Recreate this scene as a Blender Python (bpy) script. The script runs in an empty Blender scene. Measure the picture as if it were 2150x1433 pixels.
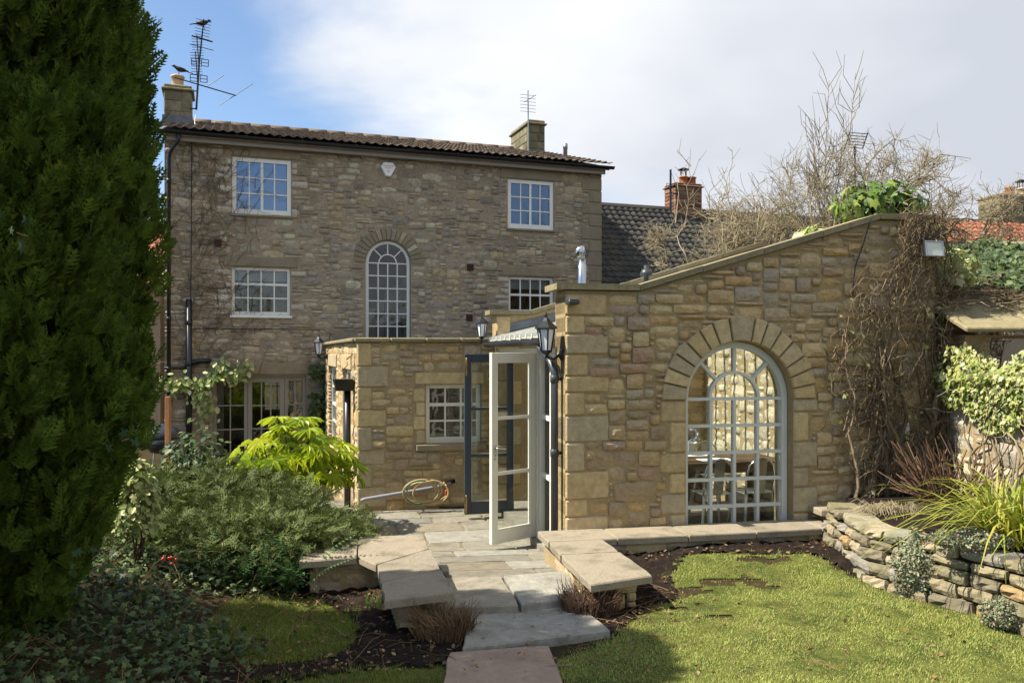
import bpy, math, random
import numpy as np
from mathutils import Vector, Matrix

S = bpy.context.scene
COL = S.collection
# ------------------------------------------------------------------ camera
FPX, CX, HY, EYE = 1720.0, 1075.0, 740.0, 2.0     # focal length / centre / horizon in photo pixels
cd = bpy.data.cameras.new('camera'); cam = bpy.data.objects.new('camera', cd); COL.objects.link(cam)
cd.sensor_width = 36.0; cd.lens = FPX / 2150 * 36; cd.shift_y = (HY - 716.5) / 2150
cd.clip_start = 0.05; cd.clip_end = 3000
cam.location = (0, 0, EYE); cam.rotation_euler = (math.pi / 2, 0, 0)
S.camera = cam
# ------------------------------------------------------------------ light
SUN_EL = math.radians(51)
SUN_AZ = math.atan2(-0.985, -0.165)                # towards the sun, measured from +Y towards +X
W = bpy.data.worlds.new('World'); S.world = W; W.use_nodes = True
def build_world():
    nt = W.node_tree; N = nt.nodes; L = nt.links; N.clear()
    out = N.new('ShaderNodeOutputWorld'); bg = N.new('ShaderNodeBackground')
    sky = N.new('ShaderNodeTexSky'); sky.sky_type = 'NISHITA'; sky.sun_disc = False
    sky.sun_elevation = SUN_EL; sky.sun_rotation = SUN_AZ; sky.altitude = 60
    sky.air_density = 1.0; sky.dust_density = 0.2; sky.ozone_density = 2.5
    tc = N.new('ShaderNodeTexCoord'); sep = N.new('ShaderNodeSeparateXYZ'); L.new(tc.outputs['Generated'], sep.inputs[0])
    def math_(op, a, b=None, clamp=False):
        m = N.new('ShaderNodeMath'); m.operation = op; m.use_clamp = clamp
        for i, v in enumerate((a, b)):
            if v is None: continue
            if isinstance(v, (int, float)): m.inputs[i].default_value = v
            else: L.new(v, m.inputs[i])
        return m.outputs[0]
    den = math_('ADD', math_('MAXIMUM', sep.outputs[2], 0.0), 0.32)
    comb = N.new('ShaderNodeCombineXYZ')
    L.new(math_('DIVIDE', sep.outputs[0], den), comb.inputs[0]); L.new(math_('DIVIDE', sep.outputs[1], den), comb.inputs[1])
    n1 = N.new('ShaderNodeTexNoise'); n1.inputs['Scale'].default_value = 1.15; n1.inputs['Detail'].default_value = 9
    n1.inputs['Roughness'].default_value = 0.52; n1.inputs['Distortion'].default_value = 0.25
    mp = N.new('ShaderNodeMapping'); mp.inputs['Location'].default_value = CLOUD_OFF; mp.inputs['Scale'].default_value = (0.8, 1.25, 1)
    mp.inputs['Rotation'].default_value = (0, 0, 0.5)
    L.new(comb.outputs[0], mp.inputs['Vector']); L.new(mp.outputs[0], n1.inputs['Vector'])
    # the cloud bank lies over the house and to the right, open sky on the left and behind the viewer
    bias = math_('ADD', math_('ADD', math_('MULTIPLY', sep.outputs[0], 0.74), math_('MULTIPLY', sep.outputs[1], 0.09)), math_('MULTIPLY', math_('ADD', sep.outputs[2], -0.32), 0.5))  # height term adds unseen cloud overhead to brighten the fill on shaded walls
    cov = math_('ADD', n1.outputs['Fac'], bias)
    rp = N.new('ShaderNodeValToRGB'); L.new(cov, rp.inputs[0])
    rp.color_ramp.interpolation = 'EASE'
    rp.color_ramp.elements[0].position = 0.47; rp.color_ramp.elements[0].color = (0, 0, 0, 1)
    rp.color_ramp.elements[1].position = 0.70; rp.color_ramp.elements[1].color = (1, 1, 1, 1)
    n2 = N.new('ShaderNodeTexNoise'); n2.inputs['Scale'].default_value = 1.1; n2.inputs['Detail'].default_value = 4
    L.new(comb.outputs[0], n2.inputs['Vector'])
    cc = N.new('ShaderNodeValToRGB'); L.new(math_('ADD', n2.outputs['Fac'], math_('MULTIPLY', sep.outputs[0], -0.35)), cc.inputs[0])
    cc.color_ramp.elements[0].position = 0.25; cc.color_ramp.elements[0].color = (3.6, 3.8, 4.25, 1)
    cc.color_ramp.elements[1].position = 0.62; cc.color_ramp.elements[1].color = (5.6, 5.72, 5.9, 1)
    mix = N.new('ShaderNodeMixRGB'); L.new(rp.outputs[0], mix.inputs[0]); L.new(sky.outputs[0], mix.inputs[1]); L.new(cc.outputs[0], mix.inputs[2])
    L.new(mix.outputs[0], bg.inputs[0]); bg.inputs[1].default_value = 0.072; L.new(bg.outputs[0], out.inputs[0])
CLOUD_OFF = (6.6, 9.3, 0)
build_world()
sl = bpy.data.lights.new('sun', 'SUN'); so = bpy.data.objects.new('sun', sl); COL.objects.link(so)
sl.energy = 3.9; sl.angle = math.radians(0.6); sl.color = (1.0, 0.93, 0.80)
SUNV = Vector((math.cos(SUN_EL) * math.sin(SUN_AZ), math.cos(SUN_EL) * math.cos(SUN_AZ), math.sin(SUN_EL)))
so.rotation_euler = SUNV.to_track_quat('Z', 'Y').to_euler(); so.location = SUNV * 30
vs = S.view_settings; vs.view_transform = 'Standard'; vs.look = 'None'; vs.gamma = 1; vs.use_curve_mapping = False
vs.exposure = 1.36

# ------------------------------------------------------------------ helpers
R = random.Random(7); NR = np.random.default_rng(11)
def ray(px, py): return ((px - CX) / FPX, (HY - py) / FPX)
def G(px, py, z):
    """pixel -> (x, y) on the horizontal plane z"""
    a, b = ray(px, py); t = (z - EYE) / b
    return (a * t, t)
def frame(ox, oy, ux, uy, oz=0.0):
    n = math.hypot(ux, uy); ux /= n; uy /= n
    return Matrix(((ux, -uy, 0, ox), (uy, ux, 0, oy), (0, 0, 1, oz), (0, 0, 0, 1)))
def loc(F, px, py, yl=0.0):
    """pixel -> (u, z) on the vertical plane y_local = yl of frame F"""
    a, b = ray(px, py)
    n = Vector((F[0][1], F[1][1])); o = Vector((F[0][3], F[1][3])) + n * yl
    t = o.dot(n) / (a * n.x + n.y)
    p = Vector((a * t, t)) - Vector((F[0][3], F[1][3]))
    return (p.x * F[0][0] + p.y * F[1][0], EYE + b * t)
def inF(F, x, y, z=0):
    return F.inverted() @ Vector((x, y, z))

def link(name, data, parent=None, mat=None):
    o = bpy.data.objects.new(name, data); COL.objects.link(o)
    if parent is not None: o.parent = parent
    return o
def tag(o, label, cat, group=None, kind=None):
    if label: o['label'] = label
    if cat: o['category'] = cat
    if group: o['group'] = group
    if kind: o['kind'] = kind
    return o
def root(name, F, label=None, cat=None, group=None, kind=None):
    o = link(name, None); o.empty_display_size = 0.2
    o.matrix_world = F if isinstance(F, Matrix) else Matrix.Translation(Vector(F))
    o['_'] = 0; del o['_']
    return tag(o, label, cat, group, kind)
def lbl(o, s): o['label'] = s; return o
def stuff(o): o['kind'] = 'stuff'; return o

def npmesh(name, V, polys, mat=None, smooth=False):
    """V (n,3); polys: list of int arrays (m,k)"""
    V = np.asarray(V, dtype=np.float32).reshape(-1, 3)
    me = bpy.data.meshes.new(name)
    polys = [np.asarray(p, dtype=np.int32) for p in polys if len(p)]
    tot = sum(p.size for p in polys); npl = sum(len(p) for p in polys)
    me.vertices.add(len(V)); me.vertices.foreach_set('co', V.ravel())
    me.loops.add(tot); me.loops.foreach_set('vertex_index', np.concatenate([p.ravel() for p in polys]))
    me.polygons.add(npl)
    sizes = np.concatenate([np.full(len(p), p.shape[1], dtype=np.int32) for p in polys])
    st = np.concatenate(([0], np.cumsum(sizes)[:-1])).astype(np.int32)
    me.polygons.foreach_set('loop_start', st)
    if smooth: me.polygons.foreach_set('use_smooth', np.ones(npl, dtype=bool))
    me.update(calc_edges=True)
    if mat: me.materials.append(mat)
    return me

class MB:
    """collects shapes into one mesh"""
    def __init__(s): s.v = []; s.f = []
    def add(s, vs, fs, M=None):
        b = len(s.v)
        s.v += [tuple(M @ Vector(p)) if M is not None else tuple(p) for p in vs]
        s.f += [tuple(i + b for i in f) for f in fs]; return s
    def box(s, x0, y0, z0, x1, y1, z1, c=0.0, M=None):
        if x1 < x0: x0, x1 = x1, x0
        if y1 < y0: y0, y1 = y1, y0
        if z1 < z0: z0, z1 = z1, z0
        if c <= 0:
            vs = [(x, y, z) for z in (z0, z1) for y in (y0, y1) for x in (x0, x1)]
            fs = [(0, 2, 3, 1), (4, 5, 7, 6), (0, 1, 5, 4), (2, 6, 7, 3), (0, 4, 6, 2), (1, 3, 7, 5)]
            return s.add(vs, fs, M)
        c = min(c, (x1 - x0) * .45, (y1 - y0) * .45, (z1 - z0) * .45)
        vs = []; idx = {}
        X = (x0, x1); Y = (y0, y1); Z = (z0, z1)
        for i in (0, 1):
            for j in (0, 1):
                for k in (0, 1):
                    sx, sy, sz = (c if i == 0 else -c), (c if j == 0 else -c), (c if k == 0 else -c)
                    idx[i, j, k, 'x'] = len(vs); vs.append((X[i], Y[j] + sy, Z[k] + sz))
                    idx[i, j, k, 'y'] = len(vs); vs.append((X[i] + sx, Y[j], Z[k] + sz))
                    idx[i, j, k, 'z'] = len(vs); vs.append((X[i] + sx, Y[j] + sy, Z[k]))
        fs = []
        for a in (0, 1):
            q = [idx[a, 0, 0, 'x'], idx[a, 1, 0, 'x'], idx[a, 1, 1, 'x'], idx[a, 0, 1, 'x']]; fs.append(tuple(q if a else q[::-1]))
            q = [idx[0, a, 0, 'y'], idx[0, a, 1, 'y'], idx[1, a, 1, 'y'], idx[1, a, 0, 'y']]; fs.append(tuple(q if a else q[::-1]))
            q = [idx[0, 0, a, 'z'], idx[1, 0, a, 'z'], idx[1, 1, a, 'z'], idx[0, 1, a, 'z']]; fs.append(tuple(q if a else q[::-1]))
        for a in (0, 1):
            for b in (0, 1):
                q = [idx[a, b, 0, 'x'], idx[a, b, 1, 'x'], idx[a, b, 1, 'y'], idx[a, b, 0, 'y']]; fs.append(tuple(q if a != b else q[::-1]))
                q = [idx[a, 0, b, 'x'], idx[a, 1, b, 'x'], idx[a, 1, b, 'z'], idx[a, 0, b, 'z']]; fs.append(tuple(q[::-1] if a != b else q))
                q = [idx[0, a, b, 'y'], idx[1, a, b, 'y'], idx[1, a, b, 'z'], idx[0, a, b, 'z']]; fs.append(tuple(q if a != b else q[::-1]))
                for d in (0, 1):
                    t = (idx[a, b, d, 'x'], idx[a, b, d, 'y'], idx[a, b, d, 'z'])
                    fs.append(t if (a + b + d) % 2 else t[::-1])
        return s.add(vs, fs, M)
    def prism(s, poly, y0, y1, M=None):
        """poly: (x,z) outline counter-clockwise seen from -y"""
        n = len(poly)
        vs = [(p[0], y0, p[1]) for p in poly] + [(p[0], y1, p[1]) for p in poly]
        fs = [tuple(range(n)), tuple(range(2 * n - 1, n - 1, -1))]
        fs += [(i, i + n, (i + 1) % n + n, (i + 1) % n) for i in range(n)]
        return s.add(vs, fs, M)
    def slab(s, poly, z0, z1, M=None):
        """poly: (x,y) outline counter-clockwise from above"""
        n = len(poly)
        vs = [(p[0], p[1], z0) for p in poly] + [(p[0], p[1], z1) for p in poly]
        fs = [tuple(range(n - 1, -1, -1)), tuple(range(n, 2 * n))]
        fs += [(i, (i + 1) % n, (i + 1) % n + n, i + n) for i in range(n)]
        return s.add(vs, fs, M)
    def tube(s, pts, r, n=6, caps=True, M=None):
        pts = [Vector(p) for p in pts]; k = len(pts)
        rr = r if isinstance(r, (list, tuple)) else [r] * k
        d = (pts[1] - pts[0]).normalized()
        up = Vector((0, 0, 1)) if abs(d.z) < .9 else Vector((1, 0, 0))
        a = d.cross(up).normalized(); vs = []
        for i, p in enumerate(pts):
            d = ((pts[min(i + 1, k - 1)] - pts[max(i - 1, 0)]))
            d = d.normalized() if d.length > 1e-9 else Vector((0, 0, 1))
            a = (a - d * a.dot(d)); a = a.normalized() if a.length > 1e-6 else d.orthogonal().normalized()
            b = d.cross(a)
            for j in range(n):
                t = 2 * math.pi * j / n
                vs.append(p + (a * math.cos(t) + b * math.sin(t)) * rr[i])
        fs = []
        for i in range(k - 1):
            for j in range(n):
                j2 = (j + 1) % n
                fs.append((i * n + j, i * n + j2, (i + 1) * n + j2, (i + 1) * n + j))
        if caps: fs += [tuple(range(n - 1, -1, -1)), tuple(range((k - 1) * n, k * n))]
        return s.add(vs, fs, M)
    def lathe(s, prof, cx=0, cy=0, n=12, M=None):
        """prof: list of (r, z) bottom to top"""
        vs = []; k = len(prof)
        for r, z in prof:
            for j in range(n):
                t = 2 * math.pi * j / n; vs.append((cx + r * math.cos(t), cy + r * math.sin(t), z))
        fs = [(i * n + j, i * n + (j + 1) % n, (i + 1) * n + (j + 1) % n, (i + 1) * n + j) for i in range(k - 1) for j in range(n)]
        if prof[0][0] > 1e-5: fs.append(tuple(range(n - 1, -1, -1)))
        if prof[-1][0] > 1e-5: fs.append(tuple(range((k - 1) * n, k * n)))
        return s.add(vs, fs, M)
    def mesh(s, name, mat, smooth=False):
        me = bpy.data.meshes.new(name); me.from_pydata(s.v, [], s.f)
        if mat: me.materials.append(mat)
        if smooth: me.polygons.foreach_set('use_smooth', [True] * len(me.polygons))
        me.update(); return me
    def build(s, name, mat, parent=None, smooth=False):
        return link(name, s.mesh(name, mat, smooth), parent)

# ------------------------------------------------------------------ materials
def hexc(h):
    c = [int(h[i:i + 2], 16) / 255 for i in (0, 2, 4)]
    return tuple((x / 12.92 if x <= .04045 else ((x + .055) / 1.055) ** 2.4) for x in c) + (1,)
MATS = {}
def MAT(name, cols, rough=.85, rnd=None, nscale=14., namp=.35, bump=.4, bscale=40., spec=.3, metal=0., fine=None,
        interp='LINEAR', transl=0., tint=None, tscale=2., tamt=.5, gain=1., bump2=0):
    """procedural material: palette picked per object / per island, noise mottling, bump, optional second tint in patches"""
    m = bpy.data.materials.new(name); m.use_nodes = True; MATS[name] = m
    nt = m.node_tree; N = nt.nodes; L = nt.links
    b = N['Principled BSDF']; b.inputs['Roughness'].default_value = rough; b.inputs['Metallic'].default_value = metal
    b.inputs['Specular IOR Level'].default_value = spec
    cols = [tuple(min(.85, v * gain) for v in hexc(c)[:3]) + (1,) for c in cols]
    geo = N.new('ShaderNodeNewGeometry')
    if len(cols) > 1:
        rp = N.new('ShaderNodeValToRGB'); e = rp.color_ramp.elements; rp.color_ramp.interpolation = interp
        n = len(cols)
        while len(e) < n: e.new(.5)
        for i, c in enumerate(cols):
            e[i].position = i / n if interp == 'CONSTANT' else i / (n - 1); e[i].color = c
        if rnd == 'obj':
            oi = N.new('ShaderNodeObjectInfo'); L.new(oi.outputs['Random'], rp.inputs[0])
        elif rnd == 'isl': L.new(geo.outputs['Random Per Island'], rp.inputs[0])
        else:
            nz = N.new('ShaderNodeTexNoise'); nz.inputs['Scale'].default_value = tscale; nz.inputs['Detail'].default_value = 6
            L.new(geo.outputs['Position'], nz.inputs['Vector'])
            mr = N.new('ShaderNodeMapRange'); mr.inputs[1].default_value = .3; mr.inputs[2].default_value = .7
            L.new(nz.outputs['Fac'], mr.inputs[0]); L.new(mr.outputs[0], rp.inputs[0])
        col = rp.outputs[0]
    else:
        c = N.new('ShaderNodeRGB'); c.outputs[0].default_value = cols[0]; col = c.outputs[0]
    if tint:
        nz = N.new('ShaderNodeTexNoise'); nz.inputs['Scale'].default_value = tscale; nz.inputs['Detail'].default_value = 7
        nz.inputs['Roughness'].default_value = .62
        L.new(geo.outputs['Position'], nz.inputs['Vector'])
        mr = N.new('ShaderNodeMapRange'); mr.inputs[1].default_value = .5; mr.inputs[2].default_value = .72; mr.inputs[4].default_value = tamt
        L.new(nz.outputs['Fac'], mr.inputs[0])
        mx = N.new('ShaderNodeMixRGB'); L.new(mr.outputs[0], mx.inputs[0]); L.new(col, mx.inputs[1]); mx.inputs[2].default_value = hexc(tint); col = mx.outputs[0]
    if namp > 0:
        nz = N.new('ShaderNodeTexNoise'); nz.inputs['Scale'].default_value = nscale; nz.inputs['Detail'].default_value = 6
        nz.inputs['Roughness'].default_value = .65
        L.new(geo.outputs['Position'], nz.inputs['Vector'])
        mr = N.new('ShaderNodeMapRange'); mr.inputs[1].default_value = .25; mr.inputs[2].default_value = .75
        mr.inputs[3].default_value = 1 - namp; mr.inputs[4].default_value = 1 + namp
        L.new(nz.outputs['Fac'], mr.inputs[0])
        mx = N.new('ShaderNodeVectorMath'); mx.operation = 'SCALE'; L.new(col, mx.inputs[0]); L.new(mr.outputs[0], mx.inputs['Scale']); col = mx.outputs[0]
    L.new(col, b.inputs['Base Color'])
    if bump > 0:
        nz = N.new('ShaderNodeTexNoise'); nz.inputs['Scale'].default_value = bscale; nz.inputs['Detail'].default_value = 8
        nz.inputs['Roughness'].default_value = .6
        L.new(geo.outputs['Position'], nz.inputs['Vector'])
        bp = N.new('ShaderNodeBump'); bp.inputs['Strength'].default_value = bump; bp.inputs['Distance'].default_value = .02
        L.new(nz.outputs['Fac'], bp.inputs['Height'])
        if bump2:                                       # broader tooling and chips under the fine grain
            n3 = N.new('ShaderNodeTexNoise'); n3.inputs['Scale'].default_value = bscale * .3; n3.inputs['Detail'].default_value = 3; L.new(geo.outputs['Position'], n3.inputs['Vector'])
            b2 = N.new('ShaderNodeBump'); b2.inputs['Strength'].default_value = 1.; b2.inputs['Distance'].default_value = .028
            L.new(n3.outputs['Fac'], b2.inputs['Height']); L.new(b2.outputs[0], bp.inputs['Normal'])
        L.new(bp.outputs[0], b.inputs['Normal'])
    if transl > 0:
        tb = N.new('ShaderNodeBsdfTranslucent'); L.new(col, tb.inputs[0])
        ms = N.new('ShaderNodeMixShader'); ms.inputs[0].default_value = transl
        L.new(b.outputs[0], ms.inputs[1]); L.new(tb.outputs[0], ms.inputs[2]); L.new(ms.outputs[0], N['Material Output'].inputs[0])
    return m
def GLASS(name, ior=1.5, tint=(1, 1, 1), wav=0.0, refl=(1, 1, 1)):
    m = bpy.data.materials.new(name); m.use_nodes = True; MATS[name] = m
    nt = m.node_tree; N = nt.nodes; L = nt.links; N.remove(N['Principled BSDF'])
    g = N.new('ShaderNodeBsdfGlossy'); g.inputs['Roughness'].default_value = .01; g.inputs[0].default_value = tuple(refl) + (1,)
    t = N.new('ShaderNodeBsdfTransparent'); t.inputs[0].default_value = tuple(tint) + (1,)
    f = N.new('ShaderNodeFresnel'); f.inputs[0].default_value = ior
    if wav:
        geo = N.new('ShaderNodeNewGeometry'); nz = N.new('ShaderNodeTexNoise'); nz.inputs['Scale'].default_value = 3
        L.new(geo.outputs['Position'], nz.inputs['Vector']); bp = N.new('ShaderNodeBump'); bp.inputs['Strength'].default_value = wav
        bp.inputs['Distance'].default_value = .05
        L.new(nz.outputs['Fac'], bp.inputs['Height']); L.new(bp.outputs[0], g.inputs['Normal'])
    ms = N.new('ShaderNodeMixShader'); L.new(f.outputs[0], ms.inputs[0]); L.new(t.outputs[0], ms.inputs[1]); L.new(g.outputs[0], ms.inputs[2])
    L.new(ms.outputs[0], N['Material Output'].inputs[0]); return m

STONE_E = ['907d5e', '988464', '8c7d64', '9e8864', '8e816b', '85745a', 'a18d69', '957d59', '877663', '9d8b69', '8e7e64', '947f5e', '877c6a', '9d8d6b', '8a725c', '817159', '948364', '977e57']
STONE_H = ['807463', '867b69', '766c5c', '8b7e68', '7c7464', '6e6558', '8d8066', '82745e', '776f63', '867d6a', '807462', '908674', '726a5e', '897a5e', '7c7569', '958e7a', '6a6257']
m_st_e = MAT('ext_stone', STONE_E, .9, 'obj', 18, .28, .7, 45, .2, interp='CONSTANT', tint='6e624e', tscale=9, tamt=.35, gain=1.5, bump2=1)
m_st_ei = MAT('ext_stone_i', STONE_E, .9, 'isl', 18, .28, .7, 45, .2, interp='CONSTANT', tint='6e624e', tscale=9, tamt=.35, gain=1.5, bump2=1)
m_st_h = MAT('house_stone', STONE_H, .92, 'obj', 12, .3, .8, 30, .2, interp='CONSTANT', tint='665c4c', tscale=3.5, tamt=.45, gain=1.62, bump2=1)
m_st_hi = MAT('house_stone_i', STONE_H, .92, 'isl', 12, .3, .8, 30, .2, interp='CONSTANT', tint='665c4c', tscale=3.5, tamt=.45, gain=1.62, bump2=1)
m_mort_e = MAT('mortar_e', ['93815f', 'a08e6c'], .95, None, 30, .2, .6, 80, .1, gain=1.05)
m_mort_h = MAT('mortar_h', ['867866', '7c6f5b'], .95, None, 20, .22, .7, 50, .1, tint='6a6151', tscale=2, tamt=.5, gain=1.45)
m_ashl = MAT('ashlar', ['a08c66', '968462', 'a8946c', '93876c', '8c8068', 'a3906e'], .9, 'obj', 16, .24, .6, 45, .2, tint='7c6a4c', tscale=5, tamt=.35, gain=1.4)
m_lint = MAT('lintel', ['8d8068', '857a66'], .9, 'obj', 8, .15, .3, 50, .2, tint='6c6352', tscale=3, tamt=.4)
m_cop = MAT('coping', ['8b8062', '7d745c', '948868'], .9, 'obj', 14, .25, .5, 60, .2, tint='5f6038', tscale=6, tamt=.5)
m_bench = MAT('bench_slab', ['a09480', 'a69a84', '978c7a'], .9, 'obj', 60, .28, .6, 160, .2, tint='625d4a', tscale=3.5, tamt=.8, gain=.86)
m_flag = MAT('flagstone', ['8a8474', '827f72', '918b7c', '857b68', '7c7b72', '948c7a'], .7, 'obj', 9, .28, .6, 24, .35, tint='57503f', tscale=3.2, tamt=.75, gain=.85)
m_flagb = MAT('flag_blue', ['989488', '8e8b80'], .8, 'obj', 12, .28, .6, 30, .3, tint='6c675c', tscale=4, tamt=.7, gain=.9)
m_flagp = MAT('flag_pink', ['94806f'], .85, None, 9, .2, .5, 50, .25, tint='7a6a5a', tscale=3, tamt=.5)
m_dry = MAT('dry_stone', ['9b8f72', 'a39a80', '8b8367', 'b0a184', '857b66', '9a9488', 'a98f66'], .92, 'obj', 14, .3, .8, 35, .2, interp='CONSTANT', tint='5c5a3c', tscale=5, tamt=.75, gain=.8)
m_gw = MAT('garden_wall_stone', ['b0a68e', 'b8ae98', 'a49a86', 'c0b49c', '9e9482'], .92, 'obj', 14, .28, .8, 35, .2, interp='CONSTANT', tint='7a7256', tscale=5, tamt=.4)
m_cream = MAT('cream_paint', ['d6d2c2'], .42, None, 6, .03, .05, 60, .45)
m_white = MAT('white_paint', ['e3e1d8'], .45, None, 6, .05, .05, 60, .45)
m_greyp = MAT('grey_paint', ['c6c7be'], .5, None, 6, .05, .05, 60, .4)
m_stairp = MAT('pale_grey_paint', ['d2d2ca'], .5, None, 6, .05, .05, 60, .4)
m_sagep = MAT('taupe_paint', ['8c877b'], .5, None, 6, .06, .05, 60, .4)
m_navy = MAT('navy_paint', ['2f3843'], .4, None, 8, .06, .05, 60, .5)
m_black = MAT('black_plastic', ['15171a'], .35, None, 8, .1, .05, 60, .5)
m_dgrey = MAT('dark_grey_plastic', ['34373b'], .4, None, 8, .1, .05, 60, .5)
m_fascia = MAT('fascia', ['8a8378'], .6, None, 6, .1, .1, 40, .3)
m_lead = MAT('lead', ['4b5058', '5d636b', '42464c'], .45, None, 9, .25, .25, 25, .5, tscale=3)
m_steel = MAT('steel', ['b9bcbe'], .22, None, 5, .05, .03, 30, .5, metal=1.)
m_galv = MAT('galvanised', ['9b9fa2'], .4, None, 30, .12, .05, 30, .5, metal=.9)
m_brass = MAT('brass', ['b08a3e'], .3, None, 8, .1, 0, 30, .5, metal=1.)
m_tile = MAT('pantile', ['736458', '63564a', '7d6e60', '6c5e52', '5a5048'], .9, 'obj', 20, .3, .4, 60, .2, tint='57533c', tscale=3, tamt=.5)
m_tilei = MAT('pantile_i', ['736458', '63564a', '7d6e60', '6c5e52', '5a5048'], .9, 'isl', 20, .3, .4, 60, .2, tint='57533c', tscale=3, tamt=.5)
m_gtile = MAT('grey_tile', ['4c4a47', '42413f', '55524d', '3c3b39'], .85, 'obj', 18, .3, .4, 50, .25, tint='5e5c48', tscale=1.3, tamt=.6)
m_gtilei = MAT('grey_tile_i', ['4c4a47', '42413f', '55524d', '3c3b39'], .85, 'isl', 18, .3, .4, 50, .25, tint='5e5c48', tscale=1.3, tamt=.6)
m_rtile = MAT('red_tile', ['a0654c', '955c46', 'a87258', '8b5845'], .85, 'obj', 18, .2, .3, 50, .2)
m_rtilei = MAT('red_tile_i', ['a0654c', '955c46', 'a87258', '8b5845'], .85, 'isl', 18, .2, .3, 50, .2)
m_pot = MAT('terracotta', ['a4603f', 'b06b48'], .85, None, 10, .15, .2, 40, .2)
m_potc = MAT('cream_pot', ['c2a886'], .85, None, 10, .15, .2, 40, .2)
m_brick = MAT('brick', ['7d5240', '8b6a52', '6f5546', '93775c', '7a6a5a', '5f4a40'], .92, 'isl', 20, .25, .5, 50, .2, interp='CONSTANT')
m_chim = MAT('chimney_stone', ['6f6a52', '7a745c', '827a64', '66614c', '8a8068'], .92, 'isl', 10, .3, .6, 40, .2, interp='CONSTANT', tint='565a30', tscale=4, tamt=.55)
m_soil = MAT('soil', ['2a211a', '1f1814', '352a20'], .95, None, 30, .45, 1., 40, .15, tscale=6)
m_turf = MAT('turf_base', ['4a5222', '585c2c', '3f4820', '605a30'], .95, None, 25, .4, .8, 50, .1, tscale=4)
m_ground = MAT('ground', ['2c251b', '3a3220', '2a2118'], .95, None, 8, .35, .8, 20, .1, tscale=.8)
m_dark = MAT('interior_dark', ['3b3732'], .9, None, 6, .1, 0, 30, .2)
m_plast = MAT('interior_plaster', ['b9b2a2'], .9, None, 6, .05, .05, 30, .2)
m_curt = MAT('curtain', ['a9a294'], .9, None, 9, .1, .2, 12, .1)
m_blind = MAT('blind', ['c9cdd4'], .8, None, 6, .05, 0, 30, .2)
m_wood = MAT('stake_wood', ['a8764c', '9a6a44'], .8, None, 20, .2, .3, 60, .2)
m_table = MAT('table_wood', ['4a3626', '5a4330'], .45, None, 9, .2, .15, 40, .4)
m_g_house = GLASS('glass_house', 3.0, (.75, .78, .8), .03, (.4, .64, 1.0))  # blue of the mirrored sky is put into the gloss colour, reflection strengthened
m_g_low = GLASS('glass_low', 1.62, (.8, .82, .82), .12)
m_g_clear = GLASS('glass_clear', 1.33, (.93, .95, .94))
def FOL(name, cols, rough=.55, transl=.3, spec=.35, namp=.2, rnd='isl', nscale=3.):
    return MAT(name, cols, rough, rnd, nscale, namp, 0, 30, spec, transl=transl)
# ------------------------------------------------------------------ stonework
_SM = {}
def stone_set(mat, n=9, rough=.035, rnd_=.2, smooth_=False):
    key = (mat.name, n)
    if key in _SM: return _SM[key]
    out = []; rg = random.Random(hash(mat.name) % 999 if False else len(_SM) * 17 + 3)
    for k in range(n):
        nx, nz = 4, 3; V = []; F = []
        cor = [[rg.uniform(-rough, rough) for _ in range(2)] for _ in range(4)]
        for j in range(nz + 1):
            for i in range(nx + 1):
                s, t = i / nx, j / nz
                ex = (i in (0, nx)); ez = (j in (0, nz))
                w = [(1 - s) * (1 - t), s * (1 - t), (1 - s) * t, s * t]
                x = s - .5 + sum(w[q] * cor[q][0] for q in range(4)); z = t - .5 + sum(w[q] * cor[q][1] for q in range(4)) * 1.5
                if ex and ez: x *= rg.uniform(.94, .985); z *= rg.uniform(.88, .97); y = -.5 + rnd_ * 1.1
                elif ex or ez:
                    y = -.5 + rnd_ * rg.uniform(.55, 1.0); x += rg.uniform(-.012, .012); z += rg.uniform(-.025, .025)
                else: y = -.5 + rg.uniform(-.05, .09)
                if not ex: x += rg.uniform(-.02, .02)
                V.append((x, y, z))
        idx = lambda i, j: j * (nx + 1) + i
        for j in range(nz):
            for i in range(nx): F.append((idx(i, j), idx(i + 1, j), idx(i + 1, j + 1), idx(i, j + 1)))
        ring = [idx(i, 0) for i in range(nx)] + [idx(nx, j) for j in range(nz)] + [idx(i, nz) for i in range(nx, 0, -1)] + [idx(0, j) for j in range(nz, 0, -1)]
        b = len(V)
        for r in ring: V.append((V[r][0], .5, V[r][2]))
        m = len(ring)
        for q in range(m): F.append((ring[q], b + q, b + (q + 1) % m, ring[(q + 1) % m]))
        me = bpy.data.meshes.new('stone'); me.from_pydata(V, [], F); me.materials.append(mat)
        sm_ = [q < nx * nz for q in range(len(F))]
        me.polygons.foreach_set('use_smooth', [smooth_] * len(F)); me.update()
        out.append(me)
    _SM[key] = out; return out

def pack(W_, H_, cu, cz, blocked, sizes, rg):
    nu, nz = int(W_ / cu), int(H_ / cz)
    cu, cz = W_ / nu, H_ / nz
    g = np.zeros((nz, nu), bool)
    for j in range(nz):
        for i in range(nu):
            if blocked((i + .5) * cu, (j + .5) * cz): g[j, i] = True
    out = []
    for j in range(nz):
        i = 0
        while i < nu:
            if g[j, i]: i += 1; continue
            for _ in range(6):
                w, h = rg.choice(sizes)
                if i + w <= nu and j + h <= nz and not g[j:j + h, i:i + w].any(): break
            else:
                h = 1; w = 1
                while w < 4 and i + w < nu and not g[j, i + w]: w += 1
            if i + w < nu and not g[j, i + w] and (i + w + 1 >= nu or g[j, i + w + 1]) and h == 1: w += 1
            g[j:j + h, i:i + w] = True
            out.append((i * cu, j * cz, (i + w) * cu, (j + h) * cz)); i += w
    return out

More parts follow.
